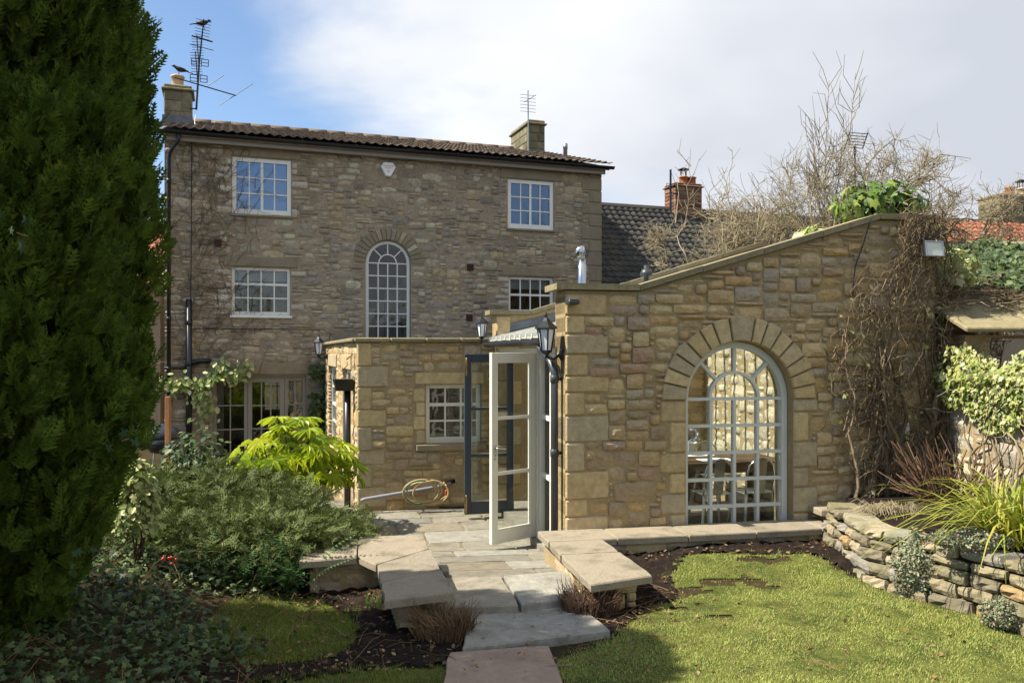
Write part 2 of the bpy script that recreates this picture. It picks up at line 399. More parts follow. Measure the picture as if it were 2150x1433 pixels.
_CNT = {}
def stones(parent, rects, mat, mati, depth=.1, proud=(.008, .028), gap=.012, M=None, limit=300, rg=None, name='stone', warp=.008, rot=.012):
    rg = rg or R; ms = stone_set(mat); M = M or Matrix.Identity(4)
    used = _CNT.get(parent.name, 0)
    rects = sorted(rects, key=lambda r: -(r[2] - r[0]) * (r[3] - r[1]))
    extraV = []; extraF = []; base = 0
    for k, (u0, z0, u1, z1) in enumerate(rects):
        w, h = u1 - u0 - gap * rg.uniform(.6, 1.4), z1 - z0 - gap * rg.uniform(.6, 1.4)
        cu_, cz_ = (u0 + u1) / 2 + rg.uniform(-.004, .004), (z0 + z1) / 2 + warp * math.sin(u0 * 3.1 + z0 * 1.7)
        p = rg.uniform(*proud)
        T = M @ Matrix.Translation((cu_, -p + depth / 2, cz_)) @ Matrix.Rotation(rg.uniform(-rot, rot), 4, 'Y')
        Sc = Matrix.Diagonal((w * rg.choice((1, -1)), depth, h, 1)); me = rg.choice(ms)
        if used < limit:
            o = link(name, me, parent); o.matrix_local = T @ Sc; used += 1
        else:
            A = np.array(T @ Sc); n = len(me.vertices); co = np.empty(n * 3, np.float32); me.vertices.foreach_get('co', co)
            co = co.reshape(-1, 3) @ A[:3, :3].T + A[:3, 3]
            fl = np.array([tuple(p.vertices) for p in me.polygons], np.int32)
            if Sc[0][0] < 0: fl = fl[:, ::-1]
            extraV.append(co); extraF.append(fl + base); base += n
    _CNT[parent.name] = used
    if extraV:
        o = link('stonework', npmesh('stonework', np.concatenate(extraV), [np.concatenate(extraF)], mati, False), parent); stuff(o)

def core(mb, W0, W1, Z0, Z1, y0, y1, holes):
    """solid wall with rectangular holes, as abutting boxes"""
    us = sorted({W0, W1} | {h[0] for h in holes} | {h[2] for h in holes})
    for a, b in zip(us[:-1], us[1:]):
        if b - a < 1e-5: continue
        m = (a + b) / 2
        cut = sorted((h[1], h[3]) for h in holes if h[0] < m < h[2])
        z = Z0
        for c0, c1 in cut:
            if c0 > z + 1e-4: mb.box(a, y0, z, b, y1, c0)
            z = max(z, c1)
        if Z1 > z + 1e-4: mb.box(a, y0, z, b, y1, Z1)
def arch_fill(mb, uc, r, zs, zt, y0, y1, n=24, rz=None):
    rz = rz or r
    for k in range(n):
        a0, a1 = math.pi - math.pi * k / n, math.pi - math.pi * (k + 1) / n
        p0 = (uc + r * math.cos(a0), zs + rz * math.sin(a0)); p1 = (uc + r * math.cos(a1), zs + rz * math.sin(a1))
        mb.prism([p0, p1, (p1[0], zt), (p0[0], zt)], y0, y1)

def window(parent, u0, u1, z0, z1, y, cols, rows, fw, mat, glass, bar=.02, depth=.06, M=None, rail=None, name='window', ratio=None, mull=None, bot=None):
    """glazed window: outer frame with bars; every pane a child"""
    mb = MB(); M = M or Matrix.Identity(4); bot = bot or fw
    mb.box(u0, y, z0, u0 + fw, y + depth, z1, .004, M); mb.box(u1 - fw, y, z0, u1, y + depth, z1, .004, M)
    mb.box(u0 + fw, y + .002, z1 - fw, u1 - fw, y + depth, z1, .004, M); mb.box(u0 + fw, y + .002, z0, u1 - fw, y + depth, z0 + bot, .004, M)
    a0, a1, b0, b1 = u0 + fw, u1 - fw, z0 + bot, z1 - fw
    cw, rh = (a1 - a0) / cols, (b1 - b0) / rows
    for i in range(1, cols):
        t = mull if (mull and i * 2 == cols) else bar
        mb.box(a0 + i * cw - t / 2, y + .014, b0, a0 + i * cw + t / 2, y + depth - .01, b1, 0, M)
    for j in range(1, rows):
        t = rail[1] if (rail and rail[0] == j) else bar
        mb.box(a0, y + .011, b0 + j * rh - t / 2, a1, y + depth - .013, b0 + j * rh + t / 2, 0, M)
    w = mb.build(name, mat, parent)
    pm = MB().box(-cw / 2 + bar * .3, 0, -rh / 2 + bar * .3, cw / 2 - bar * .3, .004, rh / 2 - bar * .3).mesh('pane', glass)
    for i in range(cols):
        for j in range(rows):
            p = link('pane', pm, w)
            p.matrix_local = M @ Matrix.Translation((a0 + (i + .5) * cw, y + depth * .55, b0 + (j + .5) * rh)) @ Matrix.Rotation(R.uniform(-.004, .004), 4, 'X') @ Matrix.Rotation(R.uniform(-.004, .004), 4, 'Z')
    return w
def wedge(uc, zs, r0, r1, a0, a1, y0, y1, n=3):
    mb = MB()
    pts = [(uc + r1 * math.cos(a0 + (a1 - a0) * k / n), zs + r1 * math.sin(a0 + (a1 - a0) * k / n)) for k in range(n + 1)]
    pts += [(uc + r0 * math.cos(a1 + (a0 - a1) * k / n), zs + r0 * math.sin(a1 + (a0 - a1) * k / n)) for k in range(n + 1)]
    # slight chamfer: front outline shrunk
    cxm = sum(p[0] for p in pts) / len(pts); czm = sum(p[1] for p in pts) / len(pts); m = len(pts)
    sh = lambda p, f: (cxm + (p[0] - cxm) * f, czm + (p[1] - czm) * f)
    V = [(sh(p, .93)[0], y0, sh(p, .93)[1]) for p in pts] + [(p[0], y0 + .012, p[1]) for p in pts] + [(p[0], y1, p[1]) for p in pts]
    F = [tuple(range(m))]
    for q in range(m):
        q2 = (q + 1) % m
        F += [(q, q + m, q2 + m, q2), (q + m, q + 2 * m, q2 + 2 * m, q2 + m)]
    F.append(tuple(range(3 * m - 1, 2 * m - 1, -1)))
    return mb.add(V, F)
def arc_band(mb, uc, zs, r0, r1, y0, y1, n=24, a0=0., a1=math.pi):
    for k in range(n):
        t0, t1 = a0 + (a1 - a0) * k / n, a0 + (a1 - a0) * (k + 1) / n
        P = [(uc + r * math.cos(t), zs + r * math.sin(t)) for r, t in ((r0, t0), (r1, t0), (r1, t1), (r0, t1))]
        mb.prism(P, y0, y1)
def arch_window(parent, uc, r, zs, z0, y, fw, bar, rows, mat, glass, depth=.06, inner=.5, name='window'):
    """round-headed window, 4 columns: fanlight of a hub and four rays over a grid"""
    mb = MB(); ri = r - fw
    mb.box(uc - r, y, z0, uc - ri, y + depth, zs, 0); mb.box(uc + ri, y, z0, uc + r, y + depth, zs, 0)
    arc_band(mb, uc, zs, ri, r, y, y + depth); mb.box(uc - ri, y + .002, z0, uc + ri, y + depth, z0 + fw, 0)
    hb = ri * inner
    arc_band(mb, uc, zs, hb - bar / 2, hb + bar / 2, y + .012, y + depth - .01, 16)
    for a in (45, 90, 135):
        a = math.radians(a); c, s_ = math.cos(a), math.sin(a)
        p0, p1 = (uc + hb * c, zs + hb * s_), (uc + (ri + .005) * c, zs + (ri + .005) * s_)
        q = (-s_ * bar / 2, c * bar / 2)
        mb.prism([(p0[0] - q[0], p0[1] - q[1]), (p1[0] - q[0], p1[1] - q[1]), (p1[0] + q[0], p1[1] + q[1]), (p0[0] + q[0], p0[1] + q[1])], y + .014, y + depth - .012)
    cw = ri * 2 / 4; rh = (zs - z0 - fw) / rows
    for i in range(1, 4): mb.box(uc - ri + i * cw - bar / 2, y + .014, z0 + fw, uc - ri + i * cw + bar / 2, y + depth - .012, zs, 0)
    for j in range(1, rows + 1): mb.box(uc - ri, y + .011, z0 + fw + j * rh - bar / 2, uc + ri, y + depth - .009, z0 + fw + j * rh + bar / 2, 0)
    w = mb.build(name, mat, parent)
    pm = MB().box(-cw / 2, 0, -rh / 2, cw / 2, .004, rh / 2).mesh('pane', glass)
    for i in range(4):
        for j in range(rows):
            p = link('pane', pm, w); p.location = (uc - ri + (i + .5) * cw, y + depth * .5, z0 + fw + (j + .5) * rh)
            p.rotation_euler = (R.uniform(-.006, .006), 0, R.uniform(-.006, .006))
    for k in range(4):
        b = MB(); arc_band(b, uc, zs, hb, ri, y + depth * .5, y + depth * .5 + .004, 6, math.pi * k / 4, math.pi * (k + 1) / 4); b.build('pane', glass, w)
    b = MB(); b.prism([(uc + hb * math.cos(math.pi * k / 12), zs + hb * math.sin(math.pi * k / 12)) for k in range(13)], y + depth * .5, y + depth * .5 + .004); b.build('pane', glass, w)
    return w

def tile_roof(parent, u0, u1, ya, za, yb, zb, tw, tl, mat, mati, limit, M=None, amp=.035, name='tile', skip=None):
    """rows of pantiles from eave (ya,za) to ridge (yb,zb); nearest rows single objects, the rest one joined part"""
    M = M or Matrix.Identity(4)
    L_ = math.hypot(yb - ya, zb - za); pit = math.atan2(zb - za, yb - ya)
    nu = max(1, round((u1 - u0) / tw)); tw = (u1 - u0) / nu; nr = max(1, round(L_ / tl)); tl = L_ / nr
    seg = 6; V = []; F = []
    for k, (yy, lift) in enumerate(((-.03, .03), (tl + .02, .0))):
        for i in range(seg + 1):
            s = i / seg; h = amp * math.cos(s * 2 * math.pi) * .5 + amp * .5
            V.append(((s - .5) * tw * 1.04, yy, lift + h))
    for i in range(seg + 1): V.append((V[i][0], -.03, V[i][2] - .016))
    for i in range(seg): F.append((i, i + 1, seg + 2 + i, seg + 1 + i))
    o_ = 2 * (seg + 1)
    for i in range(seg): F.append((o_ + i, o_ + i + 1, i + 1, i))
    me = bpy.data.meshes.new('tile'); me.from_pydata(V, [], F); me.materials.append(mat); me.polygons.foreach_set('use_smooth', [True] * len(F)); me.update()
    VA = np.array(V, np.float32); FA = np.array(F, np.int32); eV = []; eF = []; base = 0; cnt = 0
    for j in range(nr):
        for i in range(nu):
            if skip and skip(u0 + (i + .5) * tw, j): continue
            T = M @ Matrix.Translation((u0 + (i + .5) * tw, ya, za)) @ Matrix.Rotation(pit, 4, 'X') @ Matrix.Translation((R.uniform(-.006, .006), j * tl + R.uniform(-.006, .006), .012 + R.uniform(-.004, .004))) @ Matrix.Rotation(R.uniform(-.012, .012), 4, 'Z')
            if cnt < limit:
                o = link(name, me, parent); o.matrix_local = T; cnt += 1
            else:
                A = np.array(T); eV.append(VA @ A[:3, :3].T + A[:3, 3]); eF.append(FA + base); base += len(VA)
    if eV: stuff(link('tilework', npmesh('tilework', np.concatenate(eV), [np.concatenate(eF)], mati, True), parent))

def put(o, parent_root, Wm):
    o.parent = parent_root; o.matrix_local = parent_root.matrix_world.inverted() @ Wm; return o

# ------------------------------------------------------------------ the frames of the buildings
EF = frame(.507, 7.788, 1, .2126)                     # front of the garden room, origin at its left corner
HF = frame(-6.58, 15.51, 1, .349)                       # back of the main house, origin at its left corner
E = lambda px, py, yl=0.: loc(EF, px, py, yl)
H = lambda px, py, yl=0.: loc(HF, px, py, yl)

def patio_z(y): return .10 if y <= 7 else (-.12 if y >= 9 else .10 - .11 * (y - 7))
def sm(a, b, x):
    t = min(1, max(0, (x - a) / (b - a))); return t * t * (3 - 2 * t)
def gz(x, y):
    """ground height"""
    z = .02 + .07 * sm(.3, 2.0, x) * sm(3, 6.5, y)
    z += .34 * sm(-1.5, -3.2, x) * (1 - sm(6.6, 9.5, y)) * sm(2.2, 4.2, y)
    p = sm(7.0, 9.0, y) * (1 - sm(.2, .6, x)) ; z = z * (1 - p) + (-.22) * p       # patio lies lower
    h = sm(11.2, 13.0, y) * (1 - sm(-2.6, -2.0, x)); z = z * (1 - h) + (-.55) * h  # yard by the house
    z += .1 * sm(6.5, 7.3, y) * sm(.55, 1.0, x) * (1 - sm(9, 12, y))
    t = y - (7.788 + .2126 * (x - .507))               # nothing heaps up under the garden room
    q = sm(-.12, .02, t) * (1 - sm(3.6, 3.8, t)) * sm(.1, .4, x + .2126 * t) * (1 - sm(4.2, 4.5, x)); z = z * (1 - q) - .3 * q
    far = sm(22, 60, math.hypot(x, y - 8)); z = z * (1 - far) - .3 * far
    return z + .012 * math.sin(x * 3.7 + y * 1.3) * math.sin(y * 4.1 - x) * (1 - far)
# ------------------------------------------------------------------ ground
def build_ground():
    def axis(lo, hi, step, ext):
        c = list(np.arange(lo, hi + 1e-6, step)); a = []; d = step
        x = lo
        while x > -ext: d *= 1.6; x -= d; a.append(x)
        b = []; d = step; x = hi
        while x < ext: d *= 1.6; x += d; b.append(x)
        return a[::-1] + c + b
    xs = axis(-8, 8, .16, 1500); ys = axis(1, 20, .16, 1500)
    V = [(x, y, gz(x, y)) for y in ys for x in xs]; n = len(xs)
    j, i = np.meshgrid(np.arange(len(ys) - 1), np.arange(n - 1), indexing='ij')
    a = (j * n + i).ravel(); F = np.stack([a, a + 1, a + n + 1, a + n], 1)
    o = link('ground', npmesh('ground', V, [F], m_ground, True)); o['kind'] = 'structure'
build_ground()

def flag_piece(poly, z0, zf, mat, parent, name='slab', c=.012):
    """a paving slab: outline (x,y), top height from zf(x,y), worn rounded rim"""
    n0 = len(poly); cxm = sum(p[0] for p in poly) / n0; cym = sum(p[1] for p in poly) / n0
    P = []
    for q in range(n0):
        a, b = poly[q], poly[(q + 1) % n0]; L_ = math.hypot(b[0] - a[0], b[1] - a[1]); k = max(2, int(L_ / .12))
        nx, ny = (b[1] - a[1]) / L_, -(b[0] - a[0]) / L_
        for i in range(k):
            t = i / k; d = R.uniform(-.006, .006) if i else -.008
            P.append((a[0] + (b[0] - a[0]) * t + nx * d, a[1] + (b[1] - a[1]) * t + ny * d))
    m = len(P); V = []
    ins = lambda p, d: (p[0] + (cxm - p[0]) * d, p[1] + (cym - p[1]) * d)
    for p in P: V.append((p[0], p[1], z0))
    for p in P: V.append((p[0], p[1], zf(*p) - c))
    for p in P: q = ins(p, .02); V.append((q[0], q[1], zf(*q)))
    for p in P: q = ins(p, .5); V.append((q[0], q[1], zf(*q) + R.uniform(-.003, .003)))
    V.append((cxm, cym, zf(cxm, cym) + .001)); F = []
    for q in range(m):
        q2 = (q + 1) % m
        for r in range(3): F.append((r * m + q, r * m + q2, (r + 1) * m + q2, (r + 1) * m + q))
        F.append((3 * m + q, 3 * m + q2, 4 * m))
    me = bpy.data.meshes.new(name); me.from_pydata(V, [], F); me.materials.append(mat)
    me.update()
    return link(name, me, parent)

def build_patio():
    rt = link('patio', None); rt['kind'] = 'structure'
    # bed of mortar under the flags
    mb = MB(); nx, ny = 14, 22
    O = EF @ Vector((0, 0, 0))
    def P(u, y): q = EF @ Vector((u, y, 0)); return (q.x, q.y)
    us = np.linspace(0, 1, nx); vs_ = np.linspace(-.75, 4.6, ny); V = []; F = []
    for v in vs_:
        for t in us: u = (-3.3 if v > .4 else -1.2) * (1 - t) + .35 * t; x, y = P(u, v); V.append((x, y, patio_z(y) - .014))
    for j in range(ny - 1):
        for i in range(nx - 1): a = j * nx + i; F.append((a, a + 1, a + nx + 1, a + nx))
    mb.add(V, F).build('joint_mortar', MAT('patio_mortar', ['7a725e'], .95, None, 20, .3, .6, 60, .1), rt)
    rg = random.Random(4); v = -.74
    zf = lambda x, y: patio_z(y)
    while v < 4.3:
        d = rg.choice((.34, .42, .5, .58)); u = (-3.3 if v > .55 else -1.22) + rg.uniform(0, .1)
        while u < .3:
            w = rg.choice((.42, .55, .66, .8, .95)); u2 = min(u + w, .36)
            if u2 - u > .12:
                g = .008
                j = lambda: rg.uniform(-.012, .012)
                poly = [P(u + g + j(), v + g + j()), P(u2 - g + j(), v + g + j()), P(u2 - g + j(), v + d - g + j()), P(u + g + j(), v + d - g + j())]
                flag_piece(poly, patio_z(P(u, v)[1]) - .06, zf, m_flagb if rg.random() < .22 else m_flag, rt)
            u = u2
        v += d
    # the two front flags and the stepping path
    g2 = lambda px, py, z: G(px, py, z)
    z = .145
    a = [g2(870, 1275, z), g2(1090, 1268, z), g2(1052, 1208, z), g2(915, 1211, z)]
    flag_piece(a, z - .085, lambda x, y: z, m_flag, rt)
    b = [g2(1096, 1268, z), g2(1218, 1250, z), g2(1190, 1197, z), g2(1056, 1207, z)]
    flag_piece(b, z - .085, lambda x, y: z, m_flagb, rt)
    pt = link('path', None); pt['kind'] = 'structure'
    z2 = .085
    c = [g2(972, 1358, z2), g2(1283, 1320, z2), g2(1222, 1272, z2), g2(1100, 1262, z2), g2(985, 1285, z2)]
    flag_piece(c, z2 - .07, lambda x, y: z2, m_flagb, pt)
    z3 = .06
    d = [(-.40, 4.30), (.36, 4.30), g2(1152, 1352, z3), g2(942, 1367, z3)]
    flag_piece(d, z3 - .06, lambda x, y: z3, m_flagp, pt)
    e = [(-.42, 3.2), (.34, 3.2), (.36, 4.27), (-.4, 4.27)]
    flag_piece(e, -.02, lambda x, y: .055, m_flagp, pt)
build_patio()
# ------------------------------------------------------------------ main house
def hrect(x0, x1, yt, yb):
    xm = (x0 + x1) / 2
    return (H(x0, (yt + yb) / 2)[0], H(xm, yb)[1], H(x1, (yt + yb) / 2)[0], H(xm, yt)[1])
def chimney(parent, u0, u1, y0, y1, z0, z1, mat, cap=.12, rg=R, hcourse=.22, name='chimney', capmat=None):
    mb = MB(); z = z0
    while z < z1 - .02:
        h = min(hcourse * rg.uniform(.8, 1.15), z1 - z); u = u0
        if z1 - z - h < .06: h = z1 - z
        for (a, b, ax) in ((u0, u1, 'u'), (y0, y1, 'y')):
            s = a
            while s < b - .01:
                w = min(rg.uniform(.22, .42), b - s)
                if b - s - w < .1: w = b - s
                g = .006; p = rg.uniform(0, .012)
                if ax == 'u':
                    mb.box(s + g, y0 - p, z + g, s + w - g, y0 + .12, z + h - g, .012)
                else: mb.box(u0 - p - .002, s + g + (.1 if s == y0 else 0), z + g, u0 + .12, s + w - g, z + h - g, .012)
                s += w
        z += h
    mb.box(u0 + .01, y0 + .01, z0 - .4, u1 - .002, y1 - .01, z1 - .004)
    c = mb.build(name, mat, parent)
    mb = MB().box(u0 - .05, y0 - .05, z1, u1 + .05, y1 + .05, z1 + cap * .5, .015).box(u0 - .005, y0 - .005, z1 + cap * .5 + .001, u1 + .005, y1 + .005, z1 + cap * 1.3, .02)
    mb.build('cap', capmat or mat, c)
    return c
def pot(parent, u, y, z, r=.13, h=.42, mat=None, cowl=False):
    o = MB().lathe([(r * 1.05, z - .05), (r, z + .05), (r * .95, z + h * .8), (r * 1.15, z + h * .84), (r * 1.15, z + h * .94), (r * .95, z + h), (r * .8, z + h), (r * .75, z + h * .6)], u, y, 14).build('chimney_pot', mat, parent, True)
    if cowl:
        mb = MB()
        for k in range(4): a = k * math.pi / 2 + .4; mb.tube([(u + r * .8 * math.cos(a), y + r * .8 * math.sin(a), z + h), (u + r * .8 * math.cos(a), y + r * .8 * math.sin(a), z + h + .18)], .012, 5)
        mb.lathe([(r * 1.3, z + h + .18), (r * 1.35, z + h + .2), (.02, z + h + .26)], u, y, 14).build('cowl', m_black, parent)
    return o

def build_house():
    WD = H(1262, 500)[0]; ZE = 6.08
    rt = root('main_house', HF, 'tall brown rubble stone house with pantiled roof and white windows', 'house')
    w1, w2 = hrect(487, 612, 332, 451), hrect(1066, 1163, 378, 481)
    w3, w4 = hrect(486, 610, 561, 662), hrect(1068, 1163, 581, 690)
    dr = hrect(447, 643, 788, 990); dr = (dr[0], -.5, dr[2], dr[3])
    ac, ar = H(815.5, 550)[0], (H(863, 550)[0] - H(768, 550)[0]) / 2
    azs = H(815, 552)[1]; az0 = H(815, 770)[1]; azt = azs + ar
    holes = [w1, w2, w3, w4, dr, (ac - ar, az0, ac + ar, azt + .002)]
    mb = MB(); core(mb, 0, WD, -.7, ZE, 0, .45, holes)
    arch_fill(mb, ac, ar, azs, azt + .002, 0, .45)
    mb.build('wall', m_mort_h, rt)
    mb = MB()                                          # the other walls, floors and ceilings
    mb.box(0, .455, -.7, .4, 8.2, ZE); mb.box(WD - .4, .455, -.7, WD, 8.2, ZE)
    core(mb, .4, WD - .4, -.7, ZE, 7.8, 8.2, [(2.1, .3, 3.6, 1.75), (4.2, .2, 5.2, 1.6)])
    mb.build('wall', m_mort_h, rt)
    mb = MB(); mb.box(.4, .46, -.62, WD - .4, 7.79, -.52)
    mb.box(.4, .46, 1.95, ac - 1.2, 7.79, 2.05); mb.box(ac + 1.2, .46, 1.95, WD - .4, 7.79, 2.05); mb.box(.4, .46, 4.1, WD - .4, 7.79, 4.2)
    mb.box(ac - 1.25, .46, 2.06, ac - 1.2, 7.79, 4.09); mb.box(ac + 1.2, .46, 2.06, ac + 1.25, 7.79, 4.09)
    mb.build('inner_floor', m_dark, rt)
    # far window seen through the glazed doors
    window(rt, 2.1, 3.6, .3, 1.75, 7.9, 4, 2, .06, m_white, m_g_clear, .03)
    # stair hall behind the round-headed window
    mb = MB().box(ac - 1.19, 3.0, 2.06, ac + 1.19, 3.1, 4.09); mb.build('inner_wall', m_plast, rt)
    mb = MB()
    for k in range(9): mb.box(ac - .9 + k * .2, 2.0, 2.06, ac - .72 + k * .2, 2.9, 2.3 + k * .18)
    mb.build('stairs', m_white, rt)
    # stones
    lint = []
    for x0, x1, yt, yb in ((470, 632, 306, 331), (1050, 1180, 354, 377), (470, 625, 540, 560), (1054, 1176, 560, 580), (462, 668, 762, 786)):
        r = hrect(x0, x1, yt, yb); lint.append(r)
        MB().box(r[0], -.022, r[1], r[2], .2, r[3], .012).build('lintel', m_lint, rt)
    quo = []; z = -.5; k = 0
    while z < ZE - .1:
        h = R.uniform(.24, .36); h = min(h, ZE - .005 - z); w = .48 if k % 2 else .3
        quo.append((WD - w, z, WD + .02, z + h))
        MB().box(WD - w, -.02, z + .006, WD + .012, .3 if k % 2 == 0 else .18, z + h - .006, .015).build('quoin', m_lint, rt); z += h; k += 1
    r1 = ar + .25
    nv = 19
    for k in range(nv):
        a0, a1 = math.pi * k / nv + .012, math.pi * (k + 1) / nv - .012
        wedge(ac, azs, ar + .012, r1 + R.uniform(-.03, .03), a0, a1, -.026, .2).build('voussoir', R.choice((m_lint, m_lint, m_st_h)), rt)
    jb = []; z = az0
    def blocked(u, zz):
        for r in holes[:5]:
            if r[0] - .02 < u < r[2] + .02 and r[1] - .02 < zz < r[3] + .02: return True
        for r in lint + quo:
            if r[0] < u < r[2] and r[1] < zz < r[3]: return True
        if abs(u - ac) < ar + .01 and zz < azs: return True
        if zz >= azs and math.hypot(u - ac, zz - azs) < r1 - .02: return True
        return False
    rg = random.Random(21)
    rects = pack(WD, ZE + .55, .075, .06, lambda u, z: blocked(u, z - .55), [(2, 1), (3, 1), (4, 1), (3, 2), (4, 2), (3, 2), (5, 2), (2, 2), (2, 2), (6, 3), (4, 2), (4, 3), (2, 1), (5, 1)], rg)
    rects = [(a, b - .55, c, d - .55) for a, b, c, d in rects]
    stones(rt, rects, m_st_h, m_st_hi, .12, (.004, .03), .014, None, 300, rg, warp=.03, rot=.05)
    # pale patched stones beside the windows
    mp = MAT('pale_stone', ['b8ad9a', 'a99f8d', 'c2b9a8'], .9, 'obj', 14, .2, .6, 40, .2)
    for (w_, sides) in ((w1, (0, 1)), (w3, (0, 1)), (w4, (0,))):
        for s in sides:
            z = w_[1]
            while z < w_[3] - .1:
                h = R.uniform(.09, .14); ww = R.choice((.1, .24, .3))
                if R.random() < .65:
                    u = w_[0] - ww - .01 if s == 0 else w_[2] + .01
                    o = link('stone', R.choice(stone_set(mp)), rt); o.matrix_local = Matrix.Translation((u + ww / 2, .02, z + h / 2)) @ Matrix.Diagonal((ww, .12, h, 1))
                z += h + .02
    # windows
    for r, kw in ((w1, dict(mull=.05, fw=.085)), (w2, dict(mull=.05, fw=.085)), (w3, dict(rail=(2, .045), fw=.06)), (w4, dict(rail=(2, .045), fw=.06))):
        fw = kw.pop('fw')
        top = r in (w1, w2)
        w = window(rt, r[0], r[2], r[1], r[3], .03 if top else .06, 4, 3, fw, m_white, m_g_house if top else m_g_low, .024, .07, bot=fw * 1.25, **kw)
        b = MB().box(r[0] + .06, .2, r[3] - (.32 if top else .26), r[2] - .06, .21, r[3] - .05); b.build('blind', m_blind, w)
        MB().box(r[0] - .03, -.05, r[1] - .05, r[2] + .03, .1, r[1] - .002, .01).build('sill', m_lint if top else m_white, w)
    arch_window(rt, ac, ar - .012, azs, az0, .06, .06, .024, 8, m_stairp, GLASS('glass_stair', 1.45, (.9, .92, .92), .25), .07, .46)
    # glazed garden doors: two side lights and the door between
    d0, d1, zt = dr[0], dr[2], dr[3]
    a, b = H(520, 860)[0], H(598, 860)[0]
    window(rt, d0, a, -.5, zt - .05, .1, 2, 4, .065, m_sagep, m_g_low, .024, .07, name='side_light')
    window(rt, a + .003, b - .003, -.5, zt - .05, .09, 3, 4, .085, m_sagep, m_g_low, .024, .07, name='door')
    window(rt, b, d1, -.5, zt - .05, .1, 2, 4, .065, m_sagep, m_g_low, .024, .07, name='side_light')
    MB().box(d0, .08, zt - .048, d1, .18, zt, .005).build('door_frame', m_sagep, rt)
    for (c0, c1) in ((d0 + .06, d0 + .2), (d1 - .28, d1 - .06)):
        mb = MB(); n = 7
        for k in range(n): u = c0 + (c1 - c0) * k / n; mb.tube([(u, .32, -.5), (u, .32, zt - .1)], .02, 6)
        mb.build('curtain', m_curt, rt)
    # roof
    ya, za, yb, zb = -.26, ZE + .1, 4.1, 7.46
    mb = MB(); V = [(-.1, ya + .03, za - .03), (WD + .1, ya + .03, za - .03), (WD + .1, yb, zb - .03), (-.1, yb, zb - .03), (-.1, 8.5, za - .05), (WD + .1, 8.5, za - .05)]
    V += [(x, y, z - .08) for x, y, z in V]
    mb.add(V, [(0, 1, 2, 3), (3, 2, 5, 4), (7, 6, 9, 8), (8, 9, 10, 11), (0, 6, 7, 1), (4, 5, 11, 10), (0, 3, 9, 6), (3, 4, 10, 9), (1, 7, 8, 2), (2, 8, 11, 5)])
    roof = mb.build('roof', m_tilei, rt)
    tile_roof(roof, -.14, WD + .14, ya, za, yb, zb, .172, .31, m_tile, m_tilei, 300)
    u = -.12
    while u < WD + .1:
        u2 = min(u + .45, WD + .14)
        V = []; F = []
        for uu in (u, u2 - .01):
            for k in range(7): t = math.pi * k / 6; V.append((uu, yb - .14 * math.cos(t), zb + .01 + .1 * math.sin(t)))
        for k in range(6): F.append((k, k + 1, k + 8, k + 7))
        F += [tuple(range(6, -1, -1)), tuple(range(7, 14))]
        MB().add(V, F).build('ridge_tile', m_tile, roof, True); u = u2
    MB().box(-.02, -.17, ZE - .09, WD + .03, -.13, ZE + .09, .006).build('fascia', m_fascia, rt)
    mb = MB().box(-.02, -.125, ZE + .0, WD + .02, -.002, ZE + .03); mb.build('soffit', m_fascia, rt)
    mb = MB(); V = []; F = []; n = 8                   # gutter: an open half pipe
    for uu in (-.1, WD + .2):
        for rr in (.062, .054):
            for k in range(n + 1): t = math.pi * k / n; V.append((uu, -.24 - rr * math.cos(t), ZE + .075 - rr * math.sin(t)))
    m = n + 1
    for k in range(n): F += [(k, k + 1, 2 * m + k + 1, 2 * m + k), (m + k + 1, m + k, 3 * m + k, 3 * m + k + 1)]
    F += [(0, 2 * m, 3 * m, m), (n, m + n, 3 * m + n, 2 * m + n)] + [(k + m, k + m + 1, k + 1, k) for k in range(n)] + [(2 * m + k, 2 * m + k + 1, 3 * m + k + 1, 3 * m + k) for k in range(n)]
    mb.add(V, F)
    for k in range(9): mb.box(.4 + k * 1.05, -.31, ZE + .06, .43 + k * 1.05, -.17, ZE + .085)
    mb.build('gutter', m_black, rt)
    # pipes
    pu = H(355, 500)[0]; pt = H(376, 290)[0]
    mb = MB().tube([(pt, -.24, ZE + .03), (pt, -.24, ZE - .1), (pu + .02, -.12, ZE - .3), (pu, -.09, ZE - .42), (pu, -.09, -.6)], .036, 10)
    for z in (5.2, 3.9, 2.6, 1.4, .4): mb.lathe([(.036, z), (.046, z + .005), (.046, z + .07), (.036, z + .075)], pu, -.09, 10)
    mb.build('downpipe', m_black, rt, True)
    su = H(397, 700)[0]; zt2 = H(397, 628)[1]; zb2 = H(420, 757)[1]
    mb = MB().tube([(su, -.1, zt2), (su, -.1, -.6)], .055, 12)
    for z in (zt2 - .5, zb2 - .1, .6): mb.lathe([(.055, z), (.066, z + .005), (.066, z + .08), (.055, z + .085)], su, -.1, 12)
    mb.tube([(su, -.1, zb2 - .05), (su + .2, -.1, zb2), (su + .36, -.1, zb2), (su + .37, .05, zb2)], .05, 10)
    mb.tube([(su, -.1, zb2 - .12), (pu - .08, -.1, zb2 - .14)], .03, 8)
    mb.build('soil_pipe', m_black, rt, True)
    for px, py in ((457, 510), (987, 561), (985, 667)):
        u, z = H(px, py); mb = MB().box(u - .07, -.04, z - .07, u + .07, .02, z + .07, .004)
        for k in range(4): mb.box(u - .06, -.05, z - .055 + k * .032, u + .06, -.039, z - .04 + k * .032)
        mb.build('air_brick', MAT('airbrick', ['4a322d'], .8, None, 10, .1, .1, 30, .2) if 'airbrick' not in MATS else MATS['airbrick'], rt)
    mb = MB(); u, z = H(403, 300); z0 = ZE - .1         # thin cables on the wall
    mb.tube([(u, -.03, z0 + .3), (u - .01, -.05, 4), (u - .03, -.04, 2), (u - .03, -.04, 1)], .008, 4)
